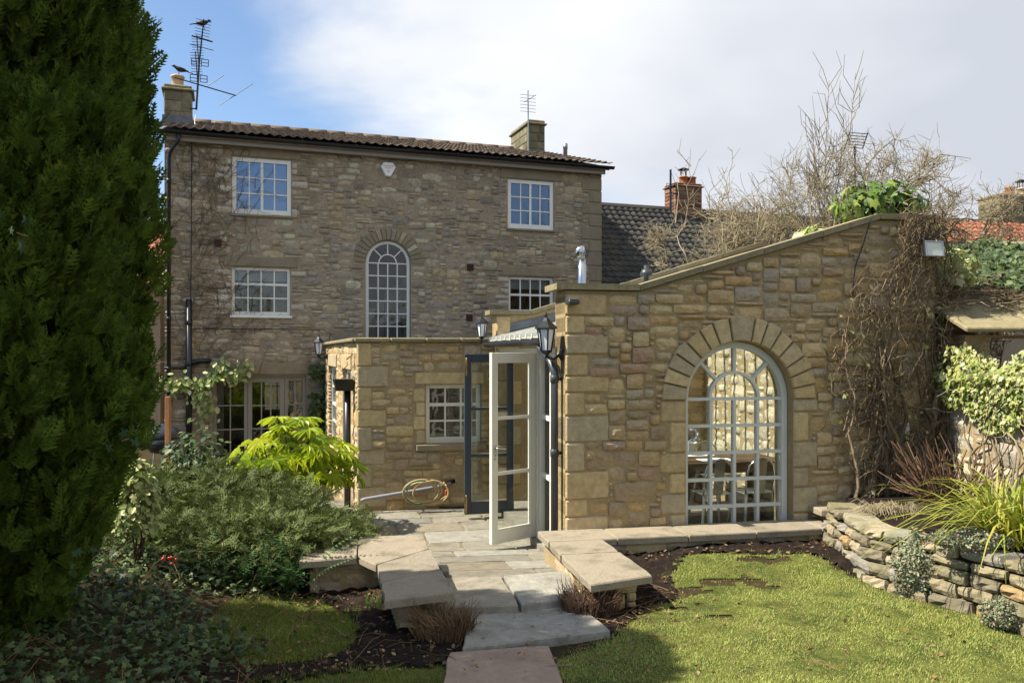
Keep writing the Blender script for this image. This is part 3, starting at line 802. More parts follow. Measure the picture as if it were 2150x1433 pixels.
    u1, z1 = H(405, 690); u2, z2 = H(680, 692); mb.tube([(u1, -.04, z1), (u1 + 1, -.045, z1 + .01), (u2, -.04, z2), (u2 + .12, -.04, z2 - .08), (u2 + .1, -.04, z2 - .3)], .007, 4)
    mb.build('cable', m_black, rt)
    # chimneys
    y = 2.1; u0, u1 = H(344, 230, y)[0], H(402, 230, y)[0]; zz = H(373, 190, y)[1]; zb_ = H(373, 246, y)[1]
    c = chimney(rt, u0, u1, y, y + .7, zb_ - .1, zz, m_chim, .1)
    MB().box(u0 - .03, y - .05, zb_ - .15, u1 + .03, y - .03, zb_ + .02).build('flashing', m_lead, c)
    up, zp = H(373, 186, y + .3); hp = H(373, 160, y + .3)[1] - zp; pot(c, up, y + .3, zz + .1, .125, hp * 1.15, m_potc)
    global CH_L; CH_L = (up, y + .3, zz + .1 + hp * 1.15, u0, u1, y)
    y = 2.9; u0, u1 = H(1109, 290, y)[0], H(1144, 290, y)[0]; zz = H(1127, 262, y)[1]; zb_ = H(1127, 324, y)[1]
    c = chimney(rt, u0, u1, y, y + 1.35, zb_ - .3, zz, m_chim, .1)
    MB().box(u0 - .04, y - .05, zb_ - .12, u1 + .03, y + 1.2, zb_ + .03).build('flashing', m_lead, c)
    global CH_R; CH_R = (u0, y, zb_, zz)
    y = 1.2; u, z0 = H(1187, 336, y); zt3 = H(1187, 302, y)[1]
    MB().lathe([(.05, z0 - .3), (.05, zt3 - .12), (.057, zt3 - .115), (.057, zt3), (.045, zt3)], u, y, 12).build('flue', m_galv, rt, True)
    return rt
house = build_house()

def alarm_box():
    u, z = H(814, 357); Fm = HF @ Matrix.Translation((u, -.03, z))
    rt = root('alarm_box', Fm, 'white hexagonal alarm box with red lettering high on the house wall', 'alarm box')
    hexp = [(-.155, .05), (-.05, -.145), (.05, -.145), (.155, .05), (.095, .14), (-.095, .14)]
    V = [(x * .9, -.06, z_ * .9) for x, z_ in hexp] + [(x, -.045, z_) for x, z_ in hexp] + [(x, .02, z_) for x, z_ in hexp]; n = 6
    F = [tuple(range(n))] + [(a + q, a + n + q, a + n + (q + 1) % n, a + (q + 1) % n) for a in (0, n) for q in range(n)]
    MB().add(V, F).build('cover', MAT('box_white', ['e8e6e2'], .4, None, 5, .02, 0, 30, .4), rt)
    mt = MAT('red_print', ['b03a3a'], .6, None, 5, .02, 0, 30, .2)
    for s, sz, dz, c in (('CLEVELAND', .042, .055, mt), ('SECURITY', .034, .012, mt)):
        cu = bpy.data.curves.new('lettering', 'FONT'); cu.body = s; cu.size = sz; cu.align_x = 'CENTER'; cu.extrude = .001
        cu.materials.append(c); t = bpy.data.objects.new('lettering', cu)
        dg = bpy.context.evaluated_depsgraph_get(); COL.objects.link(t); bpy.context.view_layer.update()
        me = bpy.data.meshes.new_from_object(t.evaluated_get(bpy.context.evaluated_depsgraph_get())); COL.objects.unlink(t); bpy.data.objects.remove(t)
        o = link('lettering', me, rt); o.rotation_euler = (math.pi / 2, 0, 0); o.location = (0, -.0615, dz)
    mb = MB()
    for dz, w in ((-.035, .04), (-.055, .05)):
        for k in range(5): mb.box(-w / 2 + k * w / 5, -.0625, dz, -w / 2 + k * w / 5 + w / 8, -.061, dz + .012)
    mb.build('lettering', mt, rt)
alarm_box()

def yagi(mb, p, d, L_, n, w, up=Vector((0, 0, 1))):
    p = Vector(p); d = Vector(d).normalized(); s = d.cross(up).normalized()
    mb.tube([p, p + d * L_], .012, 5)
    for k in range(n):
        q = p + d * L_ * (k + .5) / n; mb.tube([q - s * w / 2, q + s * w / 2], .006, 4)
def grid_reflector(mb, c, s, w, h):
    c = Vector(c)
    for e in (-1, 1):
        for k in range(3):
            z = (k - 1) * h / 2; mb.tube([c + s * e * .03 + Vector((0, 0, z)), c + s * e * w / 2 + Vector((0, 0, z))], .008, 4)
        for q in (.03, .5): mb.tube([c + s * e * (q if q < .1 else w / 2) + Vector((0, 0, -h / 2)), c + s * e * (q if q < .1 else w / 2) + Vector((0, 0, h / 2))], .008, 4)
def aerials():
    up, yp, ztop, u0, u1, y = CH_L
    # tall mast with three stacked aerials beside the left chimney
    b = u1 + .1; z0 = H(408, 232, y)[1]; zt = H(421, 64, y)[1]
    rt = root('television_aerial', HF @ Matrix.Translation((b, y - .08, z0)), 'tall dark mast of stacked television aerials beside the left chimney', 'aerial')
    hh = zt - z0; mb = MB().tube([(0, 0, 0), (.06, 0, hh * .6), (.13, 0, hh)], [.022, .02, .014], 7)
    mb.tube([(-.12, .05, .02), (.02, 0, .02)], .015, 5).tube([(-.12, .05, .4), (.03, 0, .4)], .015, 5)
    mb.build('mast', m_black, rt)
    s = Vector((1, 0, 0))
    for f in (.38, .58):
        mb = MB(); c = Vector((.13 * f, -.04, hh * f)); grid_reflector(mb, c, s, .34, .14); yagi(mb, c + Vector((-.03, -.02, .05)), (-.05, -.5, .8), .5, 9, .22, Vector((0, 1, 0))); mb.build('aerial_array', m_black, rt)
    mb = MB(); c = Vector((.11, -.04, hh * .86)); yagi(mb, c, (.1, -.6, .7), .45, 7, .3, Vector((0, 1, 0))); mb.tube([c + Vector((-.2, 0, .06)), c + Vector((.22, 0, -.02))], .018, 5); mb.tube([c + Vector((-.24, 0, -.12)), c + Vector((.24, 0, -.2))], .008, 4); mb.build('aerial_array', m_black, rt)
    mb = MB(); c = Vector((.06, 0, hh * .3)); mb.tube([c + Vector((-.5, 0, .12)), c + Vector((.75, 0, -.14))], .014, 5)
    mb.tube([c + Vector((.75, 0, -.14)) - Vector((.35, 0, .25)), c + Vector((.75, 0, -.14)) + Vector((.35, 0, .3))], .007, 4); mb.tube([c + Vector((.15, 0, 0)), c + Vector((.5, 0, .28))], .008, 4); mb.build('cross_arm', m_black, rt)
    mb = MB().tube([(0, 0, 0), (-.03, -.1, -.3), (.02, -.4, -.55), (-.04, -1.6, -1.0)], .008, 4); mb.build('cable', m_white, rt)
    # the aerial on the right chimney
    u0, y, zb_, zz = CH_R; zt = H(1108, 192, y)[1]
    rt = root('television_aerial', HF @ Matrix.Translation((u0 - .02, y - .07, zb_)), 'small pale aerial on a thin pole at the right chimney', 'aerial')
    MB().tube([(0, 0, 0), (-.01, 0, zt - zb_)], .016, 6).build('mast', m_galv, rt)
    mb = MB(); c = Vector((-.01, 0, (zt - zb_) * .82))
    for k in range(6): z = (k - 3) * .085; mb.tube([c + Vector((-.21, -.0, z)), c + Vector((.21, 0, z))], .006, 4)
    mb.tube([c + Vector((0, -.02, -.3)), c + Vector((0, -.02, .24))], .01, 4).tube([c + Vector((-.1, 0, -.02)), c + Vector((.22, 0, .2))], .008, 4)
    mb.build('aerial_array', m_galv, rt)
    # birds
    def bird(Fm, label, flip=1):
        rt = root('jackdaw', Fm, label, 'bird')
        f = flip; prof = [(-.17, .1, .012, .02), (-.13, .115, .022, .02), (-.09, .125, .04, .04), (-.02, .13, .06, .058), (.05, .145, .056, .056), (.09, .17, .036, .038), (.115, .195, .035, .036), (.145, .2, .022, .022), (.175, .195, .006, .006)]
        V = []; n = 8
        for x, z, ry, rz in prof:
            for k in range(n): t = 2 * math.pi * k / n; V.append((x * f, ry * math.cos(t), z + rz * math.sin(t)))
        F = [(i * n + k, i * n + (k + 1) % n, (i + 1) * n + (k + 1) % n, (i + 1) * n + k) for i in range(len(prof) - 1) for k in range(n)] + [tuple(range(n - 1, -1, -1)), tuple(range(len(V) - n, len(V)))]
        mb = MB().add(V, F)
        mb.add([(-.1 * f, -.02, .12), (-.26 * f, -.03, .07), (-.27 * f, .03, .07), (-.1 * f, .02, .12), (-.1 * f, 0, .1)], [(0, 1, 2, 3), (0, 4, 1), (4, 2, 1), (4, 3, 2)])
        for s in (-1, 1): mb.tube([(.02 * f, s * .02, .09), (.03 * f, s * .02, .0), (.06 * f, s * .025, 0)], .006, 4)
        mb.build('body', MAT('bird_black', ['121318'], .5, None, 20, .3, .2, 60, .4) if 'bird_black' not in MATS else MATS['bird_black'], rt, True)
    bird(HF @ Matrix.Translation((CH_L[0] + .05, CH_L[1] - .02, CH_L[2])), 'black bird perched on the cream chimney pot', -1)
    up2 = Vector((b + .13, CH_L[5] - .08, zt_mast(b)))
    bird(HF @ Matrix.Translation(up2), 'black bird perched on top of the tall aerial mast', 1)
def zt_mast(b): return H(421, 64, CH_L[5])[1]
aerials()

# ------------------------------------------------------------------ neighbouring houses
def neighbours():
    WD = H(1262, 500)[0]
    rt = root('neighbour_house', HF @ Matrix.Translation((WD + .03, .6, 0)), 'low house with dark grey interlocking tiled roof beyond the stone house', 'house')
    L_ = 9.5; ze = 2.9
    f = HF @ Vector((WD + 2, 3.6, 0)); zr = EYE + (HY - 433) / FPX * f.y
    mb = MB().box(0.02, 0, -.6, L_, .3, ze - .02).box(.02, .31, -.6, .3, 6, ze - .02).box(L_ - .3, .31, -.6, L_, 6, ze - .02).box(.31, 5.7, -.6, L_ - .31, 6, ze - .02)
    mb.build('wall', m_mort_h, rt)
    ya, yb = -.25, 3.0
    V = [(0, ya, ze - .02), (L_, ya, ze - .02), (L_, yb, zr - .02), (0, yb, zr - .02), (0, 6.2, ze - .02), (L_, 6.2, ze - .02)]
    roof = MB().add(V, [(0, 1, 2, 3), (3, 2, 5, 4), (0, 3, 4), (1, 5, 2), (0, 4, 5, 1)]).build('roof', m_gtilei, rt)
    tile_roof(roof, .0, L_, ya, ze, yb, zr, .2, .23, m_gtile, m_gtilei, 300, amp=.04, skip=None)
    MB().tube([(0, yb, zr), (L_, yb, zr)], .1, 8).build('ridge', m_gtilei, roof)
    Fn = HF @ Matrix.Translation((WD + .03, .6, 0)); N_ = lambda px, py, y: loc(Fn, px, py, y)
    y = yb - .3; u0, u1 = N_(1418, 420, y)[0], N_(1474, 420, y)[0]; z1 = N_(1446, 392, y)[1]
    c = chimney(rt, u0, u1, y, y + .6, zr - .5, z1, m_brick, .08, hcourse=.1)
    up, _ = N_(1435, 380, y + .2); zt = N_(1435, 373, y + .2)[1]; pot(c, up, y + .2, z1 + .08, .12, zt - z1 - .05, m_pot, True)
    up, _ = N_(1452, 380, y + .2); pot(c, up, y + .2, z1 + .08, .12, zt - z1 - .05, m_pot)
    u, z0 = N_(1408, 432, y); zt = N_(1408, 356, y)[1]
    r2 = root('television_aerial', Fn @ Matrix.Translation((u, y, z0 - .1)), 'dark aerial pole beside the brick chimney with two terracotta pots', 'aerial')
    mb = MB().tube([(0, 0, 0), (0, 0, zt - z0 + .1)], .03, 6).tube([(0, 0, .45), (.3, 0, .45)], .02, 5); grid_reflector(mb, (0, -.04, (zt - z0) * .62), Vector((1, 0, 0)), .3, .16)
    mb.build('mast', m_black, r2)
    # house far on the right with an orange pantiled roof
    Fr = frame(9.2, 19.5, 1, .18)
    rt = root('red_roofed_house', Fr, 'distant house on the right with orange pantile roof and stone chimney', 'house')
    N2 = lambda px, py, y: loc(Fr, px, py, y)
    L_ = 8; yb = 2.6; zr = N2(2080, 468, yb)[1]; ze = zr - 1.7
    MB().box(.02, .0, -.5, L_ - .02, 5, ze).build('wall', m_mort_h, rt)
    V = [(0, -.2, ze - .02), (L_, -.2, ze - .02), (L_, yb, zr - .02), (0, yb, zr - .02), (0, 5.3, ze - .02), (L_, 5.3, ze - .02)]
    roof = MB().add(V, [(0, 1, 2, 3), (3, 2, 5, 4), (0, 3, 4), (1, 5, 2), (0, 4, 5, 1)]).build('roof', m_rtilei, rt)
    tile_roof(roof, 0, L_, yb - 1.6, zr - 1.0, yb, zr, .2, .28, m_rtile, m_rtilei, 240, amp=.06)
    MB().tube([(0, yb, zr), (L_, yb, zr)], .1, 8).build('ridge', m_gtilei, roof)
    y = yb - .1; u0, u1 = N2(2098, 430, y)[0], N2(2190, 430, y)[0]; z1 = N2(2130, 412, y)[1]
    c = chimney(rt, u0, u1, y, y + .8, zr - .4, z1, m_chim, .06, hcourse=.12)
    up, _ = N2(2120, 400, y + .2); zt = N2(2120, 393, y + .2)[1]; pot(c, up, y + .2, z1 + .06, .12, zt - z1 - .06, m_pot)
    up, _ = N2(2144, 400, y + .2); pot(c, up, y + .2, z1 + .06, .12, zt - z1 - .08, m_potc, True)
    # aerial standing behind the bare shrubs
    x, yv = .4186 * 17, 17
    r3 = root('lattice_aerial', (x, yv, -.2), 'square lattice aerial showing above the bare shrub tops', 'aerial')
    zc = EYE + (HY - 292) / FPX * yv; mb = MB().tube([(0, 0, 0), (0, 0, zc + .05)], .022, 6)
    for k in range(6): z = zc + .02 + k * .06; mb.tube([(-.18 + k * .015, -.05, z), (.17 + k * .02, .05, z)], .009, 4)
    for e in (-1, 1): mb.tube([(e * .19 - .03, 0, zc), (e * .19 + .08, 0, zc + .33)], .014, 5)
    mb.build('mast', m_black, r3)
    # red roof showing between the conifer and the house
    Fl = frame(-13.6, 21.5, 1, .1)
    rt = root('red_gable_house', Fl, 'red tiled roof with white verge glimpsed left of the stone house', 'house')
    N3 = lambda px, py, y: loc(Fl, px, py, y)
    u1 = N3(337, 520, 0)[0]; zr = N3(337, 440, 0)[1]; ze = N3(337, 600, 0)[1]
    MB().box(u1 - 5, .3, -.5, u1 - .1, 5, ze - .1).build('wall', m_mort_h, rt)
    roof = MB().add([(u1 - 5, -.2, ze - .03), (u1, -.2, ze - .03), (u1, 2.4, zr - .03), (u1 - 5, 2.4, zr - .03), (u1, 5, ze), (u1 - 5, 5, ze)], [(0, 1, 2, 3), (3, 2, 4, 5), (1, 4, 2), (0, 3, 5)]).build('roof', m_rtilei, rt)
    tile_roof(roof, u1 - 2.2, u1 - .12, -.2, ze, 2.4, zr, .22, .3, m_rtile, m_rtilei, 120)
    MB().tube([(u1, -.22, ze + .03), (u1, 2.42, zr + .03)], .08, 6).build('verge_board', m_white, roof)
neighbours()
# ------------------------------------------------------------------ flat-roofed kitchen wing
PO = EF @ Vector((-.0, 3.62, 0))                       # its front lies just behind the garden room's rear gable
PF0 = frame(PO.x, PO.y, 1, .2126)
_pl = loc(PF0, 750, 740)[0]
_o = PF0 @ Vector((_pl, 0, 0)); PF = frame(_o.x, _o.y, 1, .2126)      # origin at its left front corner
PW = -_pl
_hj = HF @ Vector((H(682, 740)[0], 0, 0))              # where its side wall meets the house
SIDE_L = math.hypot(_hj.x - _o.x, _hj.y - _o.y)
SF = frame(_hj.x, _hj.y, _o.x - _hj.x, _o.y - _hj.y)   # side wall seen from the left, u runs towards the viewer
P = lambda px, py, y=0.: loc(PF, px, py, y)
def quoins(parent, M, z0, z1, wa, wb, side=1, h=(.2, .34), mat=None, y1=.2, rg=R, flip=0):
    """corner stones at u=0; returns their rects"""
    z = z0; k = flip; out = []
    while z < z1 - .02:
        hh = rg.uniform(*h); hh = hh if z1 - z - hh > .12 else z1 - z
        w = (wa if k % 2 else wb) * rg.uniform(.9, 1.1); d = (wb if k % 2 else wa)
        MB().box(0 if side > 0 else -w, -.014 - rg.uniform(0, .008), z + .005, w if side > 0 else 0, y1, z + hh - .005, .014, M).build('quoin', mat or m_ashl, parent)
        out.append((0, z, w, z + hh)); z += hh; k += 1
    return out
def build_wing():
    zt = 2.14; zb = -.6
    rt = root('kitchen_wing', PF, 'flat roofed stone wing between the house and garden room', 'building')
    w = (P(893, 870)[0], P(950, 930)[1], P(1012, 870)[0], P(950, 806)[1])
    mb = MB(); core(mb, .0, PW, -.3, zt, 0, .3, [w]); mb.build('wall', m_mort_e, rt)
    ln = (P(872, 794)[0], w[3], P(1016, 794)[0], P(950, 782)[1])
    MB().box(ln[0], -.02, ln[1] + .003, ln[2], .2, ln[3], .01).build('lintel', m_ashl, rt)
    sl_ = (P(873, 938)[0], P(950, 944)[1], P(1020, 938)[0], w[1])
    MB().box(sl_[0], -.07, sl_[1], sl_[2], .15, sl_[3] - .003, .012).build('sill', m_lint, rt)
    window(rt, w[0] + .01, w[2] - .01, w[1], w[3] - .004, .07, 3, 3, .055, m_cream, m_g_low, .024, .07, rail=(2, .045), bot=.08)
    q = quoins(rt, Matrix.Identity(4), -.3, zt, .38, .19, 1, (.16, .32))
    q2 = [(w[0] - .16, w[1] + k * .19, w[0] - .005, w[1] + k * .19 + .185) for k in range(4)]
    for k, r in enumerate(q2): MB().box(r[0] if k % 2 else r[0] + .04, -.015, r[1] + .005, r[2], .15, r[3] - .005, .012).build('quoin', m_ashl, rt)
    def blocked(u, z):
        z -= .3
        for r in q + q2 + [ln, sl_, w]:
            if r[0] - .01 < u < r[2] + .01 and r[1] - .01 < z < r[3] + .01: return True
        return False
    rg = random.Random(31)
    rc = [(a, b - .3, c, d - .3) for a, b, c, d in pack(PW, zt + .3, .062, .05, blocked, SZ, rg)]
    stones(rt, rc, m_st_e, m_st_ei, .11, (.01, .036), .018, None, 300, rg)
    # side wall with two sash windows
    MS = PF.inverted() @ SF
    mb = MB(); L_ = SIDE_L - .002
    S2 = lambda px, py: loc(SF, px, py)
    wa = (S2(690, 850)[0], .35, S2(706, 850)[0], 1.75); wb = (S2(720, 850)[0], .35, S2(736, 850)[0], 1.75)
    ws = [wa, wb]
    core(mb, .02, L_, zb, zt, .002, .28, [(a, b, c, d) for a, b, c, d in ws])
    mb.v = [tuple(MS @ Vector(v)) for v in mb.v]; mb.build('wall', m_mort_e, rt)
    bl = []
    for a, b, c, d in ws:
        window(rt, a, c, b, d, .06, 2, 4, .06, m_cream, m_g_low, .024, .06, M=MS, rail=(2, .05))
        MB().box(a - .12, -.02, d + .003, c + .12, .1, d + .22, .01, MS).build('lintel', m_ashl, rt); bl.append((a - .12, d, c + .12, d + .22))
        MB().box(a - .08, -.1, b - .1, c + .08, .1, b - .003, .01, MS).build('sill', m_ashl, rt); bl.append((a - .08, b - .1, c + .08, b))
    def blocked2(u, z):
        z -= .4
        for r in ws + bl:
            if r[0] < u < r[2] and r[1] < z < r[3]: return True
        return u > L_ - .03
    rc = [(a + .02, b - .4, c + .02, d - .4) for a, b, c, d in pack(L_ - .04, zt + .4, .11, .062, blocked2, SZ, rg)]
    stones(rt, rc, m_st_e, m_st_ei, .1, (.004, .02), .014, MS, 300, rg)
    # flat roof and coping
    pr = EF @ Vector((.25, 3.9, 0)); c_ = [PF.inverted() @ Vector((_hj.x + .0, _hj.y, 0))]
    far = PF.inverted() @ (HF @ Vector((H(1010, 740)[0], -.06, 0))); hj = PF.inverted() @ Vector((_hj.x, _hj.y, 0))
    MB().slab([(.12, .12), (PW, .12), (far.x, far.y), (hj.x + .2, hj.y - .12)], zt - .25, zt - .08).build('roof', m_lead, rt)
    n = 4; 
    for k in range(n):
        a, b = -.04 + (PW + .04) * k / n, -.04 + (PW + .04) * (k + 1) / n
        MB().box(a + .004, -.07, zt + .002, b - .004, .3, zt + .062, .014).build('coping_slab', m_cop, rt)
    n = 7
    for k in range(n):
        a, b = .05 + (L_ - .12) * k / n, .05 + (L_ - .12) * (k + 1) / n
        MB().box(a + .004, -.07, zt + .004, b - .004, .28, zt + .06, .014, MS).build('coping_slab', m_cop, rt)
    # hopper, downpipe and crumpled lead on the side wall by the corner
    u = S2(742, 800)[0]; u = L_ - .38
    z = S2(735, 805)[1]; hz = P(735, 797)[1]; hb = P(735, 822)[1]
    V = []
    for zz, s in ((hb, .1), (hb + .1, .13), (hz, .16)): V += [(u - s, -.2 - s * .5, zz), (u + s, -.2 - s * .5, zz), (u + s, -.02, zz), (u - s, -.02, zz)]
    F = [(0, 3, 2, 1)] + [(r * 4 + k, r * 4 + (k + 1) % 4, r * 4 + 4 + (k + 1) % 4, r * 4 + 4 + k) for r in (0, 1) for k in range(4)] + [(8, 9, 10, 11)]
    hop = MB().add(V, F, MS).build('hopper', m_black, rt)
    MB().tube([(u, -.09, hb + .02), (u, -.09, -.5)], .045, 10, True, MS).build('downpipe', m_black, rt, True)
    pts = [(u + .05, -.02, hz + .33), (u + .07, -.1, hz + .26), (u + .02, -.09, hz + .18), (u + .03, -.16, hz + .1), (u - .04, -.12, hz + .02)]
    mb = MB(); V = []
    for i, p in enumerate(pts): V += [(p[0] - .03 - .02 * (i % 2), p[1], p[2]), (p[0] + .05, p[1] - .015 * (i % 2), p[2] + .02)]
    mb.add(V + [(a, b - .004, c) for a, b, c in V], [(2 * i, 2 * i + 1, 2 * i + 3, 2 * i + 2) for i in range(4)] + [(10 + 2 * i, 10 + 2 * i + 2, 10 + 2 * i + 3, 10 + 2 * i + 1) for i in range(4)], MS).build('lead_flashing', m_lead, rt)
SZ = [(3, 2), (4, 2), (5, 2), (4, 3), (6, 3), (3, 3), (2, 2), (5, 3), (6, 2), (5, 2), (4, 2), (5, 1), (7, 4), (3, 2)]
build_wing()

# ------------------------------------------------------------------ garden room
def build_room():
    rt = root('garden_room', EF, 'stone garden room with sloping gable and large arched window', 'garden room')
    u_f, z_f = E(1341, 612); u_p, z_p = E(1843, 462); u_e = E(1962, 500)[0]
    top = lambda u: z_f if u < u_f else (z_f + (u - u_f) * (z_p - z_f) / (u_p - u_f) if u < u_p else z_p)
    uc = E(1554, 838)[0]; r = (E(1668, 838)[0] - E(1443, 838)[0]) / 2; zs = E(1554, 838)[1]
    rz = r; z0 = .12; TH = .36
    mb = MB()
    core(mb, 0, u_f, -.3, z_f, 0, TH, [])
    us = [u_f, uc - r, uc + r, u_p, u_e]
    def seg(a, b, zlo):
        mb.prism([(a, zlo), (b, zlo), (b, top(b)), (a, top(a))], 0, TH)
    seg(u_f, uc - r, -.3); mb.box(uc - r, 0, -.3, uc + r, TH, z0)
    n = 24
    for k in range(n):
        a0, a1 = math.pi - math.pi * k / n, math.pi - math.pi * (k + 1) / n
        p0, p1 = (uc + r * math.cos(a0), zs + rz * math.sin(a0)), (uc + r * math.cos(a1), zs + rz * math.sin(a1))
        mb.prism([p0, p1, (p1[0], top(p1[0])), (p0[0], top(p0[0]))], 0, TH)
    seg(uc + r, u_p, -.3); seg(u_p, u_e, -.3)
    mb.build('front_wall', m_mort_e, rt)
    # arch stones
    ro = r + .245
    nv = 15; aa = [0]
    for k in range(nv): aa.append(aa[-1] + (1.7 if k == nv // 2 else R.uniform(.85, 1.15)))
    for k in range(nv):
        a0, a1 = math.pi * aa[k] / aa[-1] + .012, math.pi * aa[k + 1] / aa[-1] - .012
        wedge(uc, zs, r + .004, ro + R.uniform(-.02, .03), a0, a1, -.034, .25).build('voussoir', m_ashl, rt)
    jr = []
    for s in (-1, 1):
        z = z0; k = 0
        while z < zs - .02:
            h = R.choice((.2, .26, .3)); h = h if zs - z - h > .12 else zs - z
            w = (.17, .27)[k % 2]; a, b = (uc - r - w, uc - r - .004) if s < 0 else (uc + r + .004, uc + r + w)
            MB().box(a, -.02, z + .006, b, .28, z + h - .006, .016).build('quoin', m_ashl, rt); jr.append((a, z, b, z + h)); z += h; k += 1
    q = quoins(rt, Matrix.Identity(4), -.1, z_f - .03, .4, .2, 1, (.15, .33), y1=TH - .004, flip=1)
    for a in q: pass
    def blocked(u, z):
        z -= .1
        if z > top(u) - .035: return True
        for a in q + jr:
            if a[0] - .005 < u < a[2] + .005 and a[1] - .01 < z < a[3] + .01: return True
        if abs(u - uc) < r and z < zs: return True
        return z >= zs and math.hypot(u - uc, z - zs) < ro - .03
    rg = random.Random(8)
    rc = [(a, b - .1, c, d - .1) for a, b, c, d in pack(u_e, z_p + .1, .06, .05, blocked, SZ, rg)]
    stones(rt, rc, m_st_e, m_st_ei, .12, (.014, .046), .02, None, 215, rg, warp=.012, rot=.025)
    # rough lit side of the front pier
    MSd = Matrix(((0, 1, 0, 0), (-1, 0, 0, 0), (0, 0, 1, 0), (0, 0, 0, 1)))      # face looking left
    # coping
    def coping(prof, y0, y1, lift=0.):
        for (a, za), (b, zb_) in zip(prof[:-1], prof[1:]):
            n = max(1, round(math.hypot(b - a, zb_ - za) / .75))
            for k in range(n):
                s, t = a + (b - a) * k / n, a + (b - a) * (k + 1) / n; z1, z2 = za + (zb_ - za) * k / n, za + (zb_ - za) * (k + 1) / n
                e = R.uniform(0, .006)
                MB().prism([(s + .003, z1 + .003 + e), (t - .003, z2 + .003 + e), (t - .003, z2 + .062 + e), (s + .003, z1 + .062 + e)], y0 - .05, y1 + .05).build('coping_slab', m_cop, rt)
    coping([(-.1, z_f), (u_f, z_f), (u_p, z_p), (u_e + .04, z_p)], 0, TH)
    # rear gable
    Y2, Y3 = 3.48, 3.76
    z2 = E(1070, 661, Y2)[1]; u2 = E(1115, 660, Y2)[0]; sl = (z_p - z_f) / (u_p - u_f)
    top2 = lambda u: z2 if u < u2 else z2 + (u - u2) * sl
    mb = MB().box(0, Y2, -.3, u2, Y3, z2); mb.prism([(u2, -.3), (u_e, -.3), (u_e, top2(u_e)), (u2, z2)], Y2, Y3); mb.build('rear_wall', m_mort_e, rt)
    coping([(-.1, z2), (u2, z2), (u_e, top2(u_e))], Y2, Y3)
    MQ = Matrix.Translation((0, Y2, 0)); quoins(rt, MQ, -.1, z2 - .01, .34, .22, 1, (.24, .34), y1=.27)
    # right wall and inner faces
    UI = 3.08; mb = MB().box(UI, TH + .002, -.3, u_e - .01, Y2 - .002, 2.9); mb.build('right_wall', m_mort_e, rt)
    ML = Matrix(((0, 1, 0, UI), (-1, 0, 0, Y2), (0, 0, 1, 0), (0, 0, 0, 1)))      # inner right face, looking left
    def rects(w_, h_, seed):
        return pack(w_, h_, .075, .06, lambda u, z: False, [(3, 2), (4, 2), (5, 3), (4, 3), (6, 3), (3, 3)], random.Random(seed))
    ui = E(1400, 800, Y2)[0]
    stones(rt, rects(Y2 - TH, 2.85, 3), m_gw, m_gw, .1, (.006, .02), .014, ML, 290, rg)
    MBk = Matrix.Translation((ui, Y2, 0))
    stones(rt, rects(UI - .01 - ui, 2.85, 5), m_st_e, m_st_ei, .1, (.006, .02), .014, MBk, 300, rg)
    MB().box(-.04, TH, -.2, UI, Y2, -.03).build('floor', m_flag, rt)
    # low-pitched ribbed roof, gutter
    zr0 = E(1085, 716, 2.0)[1]; uR = UI + .05
    def roofz(u): return zr0 + .04 + (u + .1) * sl * .8
    m_rib = MAT('roof_rib', ['c4c3b6'], .5, None, 6, .06, .05, 30, .4)
    mb = MB().box(-.1, TH + .004, roofz(-.1) - .07, -.03, Y2 - .004, roofz(-.1) - .004).box(uR - .1, TH + .004, roofz(uR) - .15, uR, Y2 - .004, roofz(uR) - .05)
    roof = mb.build('roof', m_rib, rt); nb = 11; dy = (Y2 - TH - .01) / nb
    for k in range(nb + 1):
        y_ = TH + .005 + k * dy; y_ = min(max(y_, TH + .03), Y2 - .03)
        MB().prism([(-.11, roofz(-.11) - .06), (uR, roofz(uR) - .06), (uR, roofz(uR) + .03), (-.11, roofz(-.11) + .03)], y_ - .022, y_ + .022).build('glazing_bar', m_rib, roof)
    for k in range(nb):
        y_ = TH + .005 + k * dy
        MB().prism([(-.12, roofz(-.12)), (uR, roofz(uR)), (uR, roofz(uR) + .006), (-.12, roofz(-.12) + .006)], y_ + .024, y_ + dy - .024).build('roof_pane', m_g_clear, roof)
    fl = [(.0, roofz(0) + .04), (u_e * .5, roofz(u_e * .5) + .04), (u_e * .5, roofz(u_e * .5) + .15), (.12, roofz(.12) + .15), (.0, roofz(0) + .1)]
    MB().prism(fl, Y2 - .02, Y2 - .002).build('lead_flashing', m_lead, rt)
    mb = MB(); V = []; F = []; n = 8; m = n + 1
    for yy in (TH - .05, Y2 - .02):
        for rr in (.066, .058):
            for j in range(n + 1): t = math.pi * j / n; V.append((-.13 - rr * math.cos(t), yy, zr0 - rr * math.sin(t)))
    for j in range(n): F += [(j + 1, j, 2 * m + j, 2 * m + j + 1), (m + j, m + j + 1, 3 * m + j + 1, 3 * m + j)]
    F += [(0, m, 3 * m, 2 * m), (n, 2 * m + n, 3 * m + n, m + n)] + [(j, j + 1, j + m + 1, j + m) for j in range(n)] + [(2 * m + j + 1, 2 * m + j, 3 * m + j, 3 * m + j + 1) for j in range(n)]
    mb.add(V, F)
    for j in range(6): mb.tube([(-.2, TH + .2 + j * .5, zr0 + .005), (-.06, TH + .2 + j * .5, zr0 + .005)], .01, 4)
    mb.build('gutter', m_dgrey, rt)
    # rainwater pipe at the front pier
    z = E(1150, 760)[1]
    mb = MB().tube([(-.13, .5, zr0 - .06), (-.13, .47, zr0 - .1), (-.1, .2, z + .02), (-.075, .12, z - .09), (-.075, .12, -.1)], .036, 10)
    for zz in (z - .2, 1.0): mb.lathe([(.036, zz), (.043, zz + .004), (.043, zz + .07), (.036, zz + .074)], -.075, .12, 10).box(-.08, .1, zz + .02, 0, .14, zz + .05)
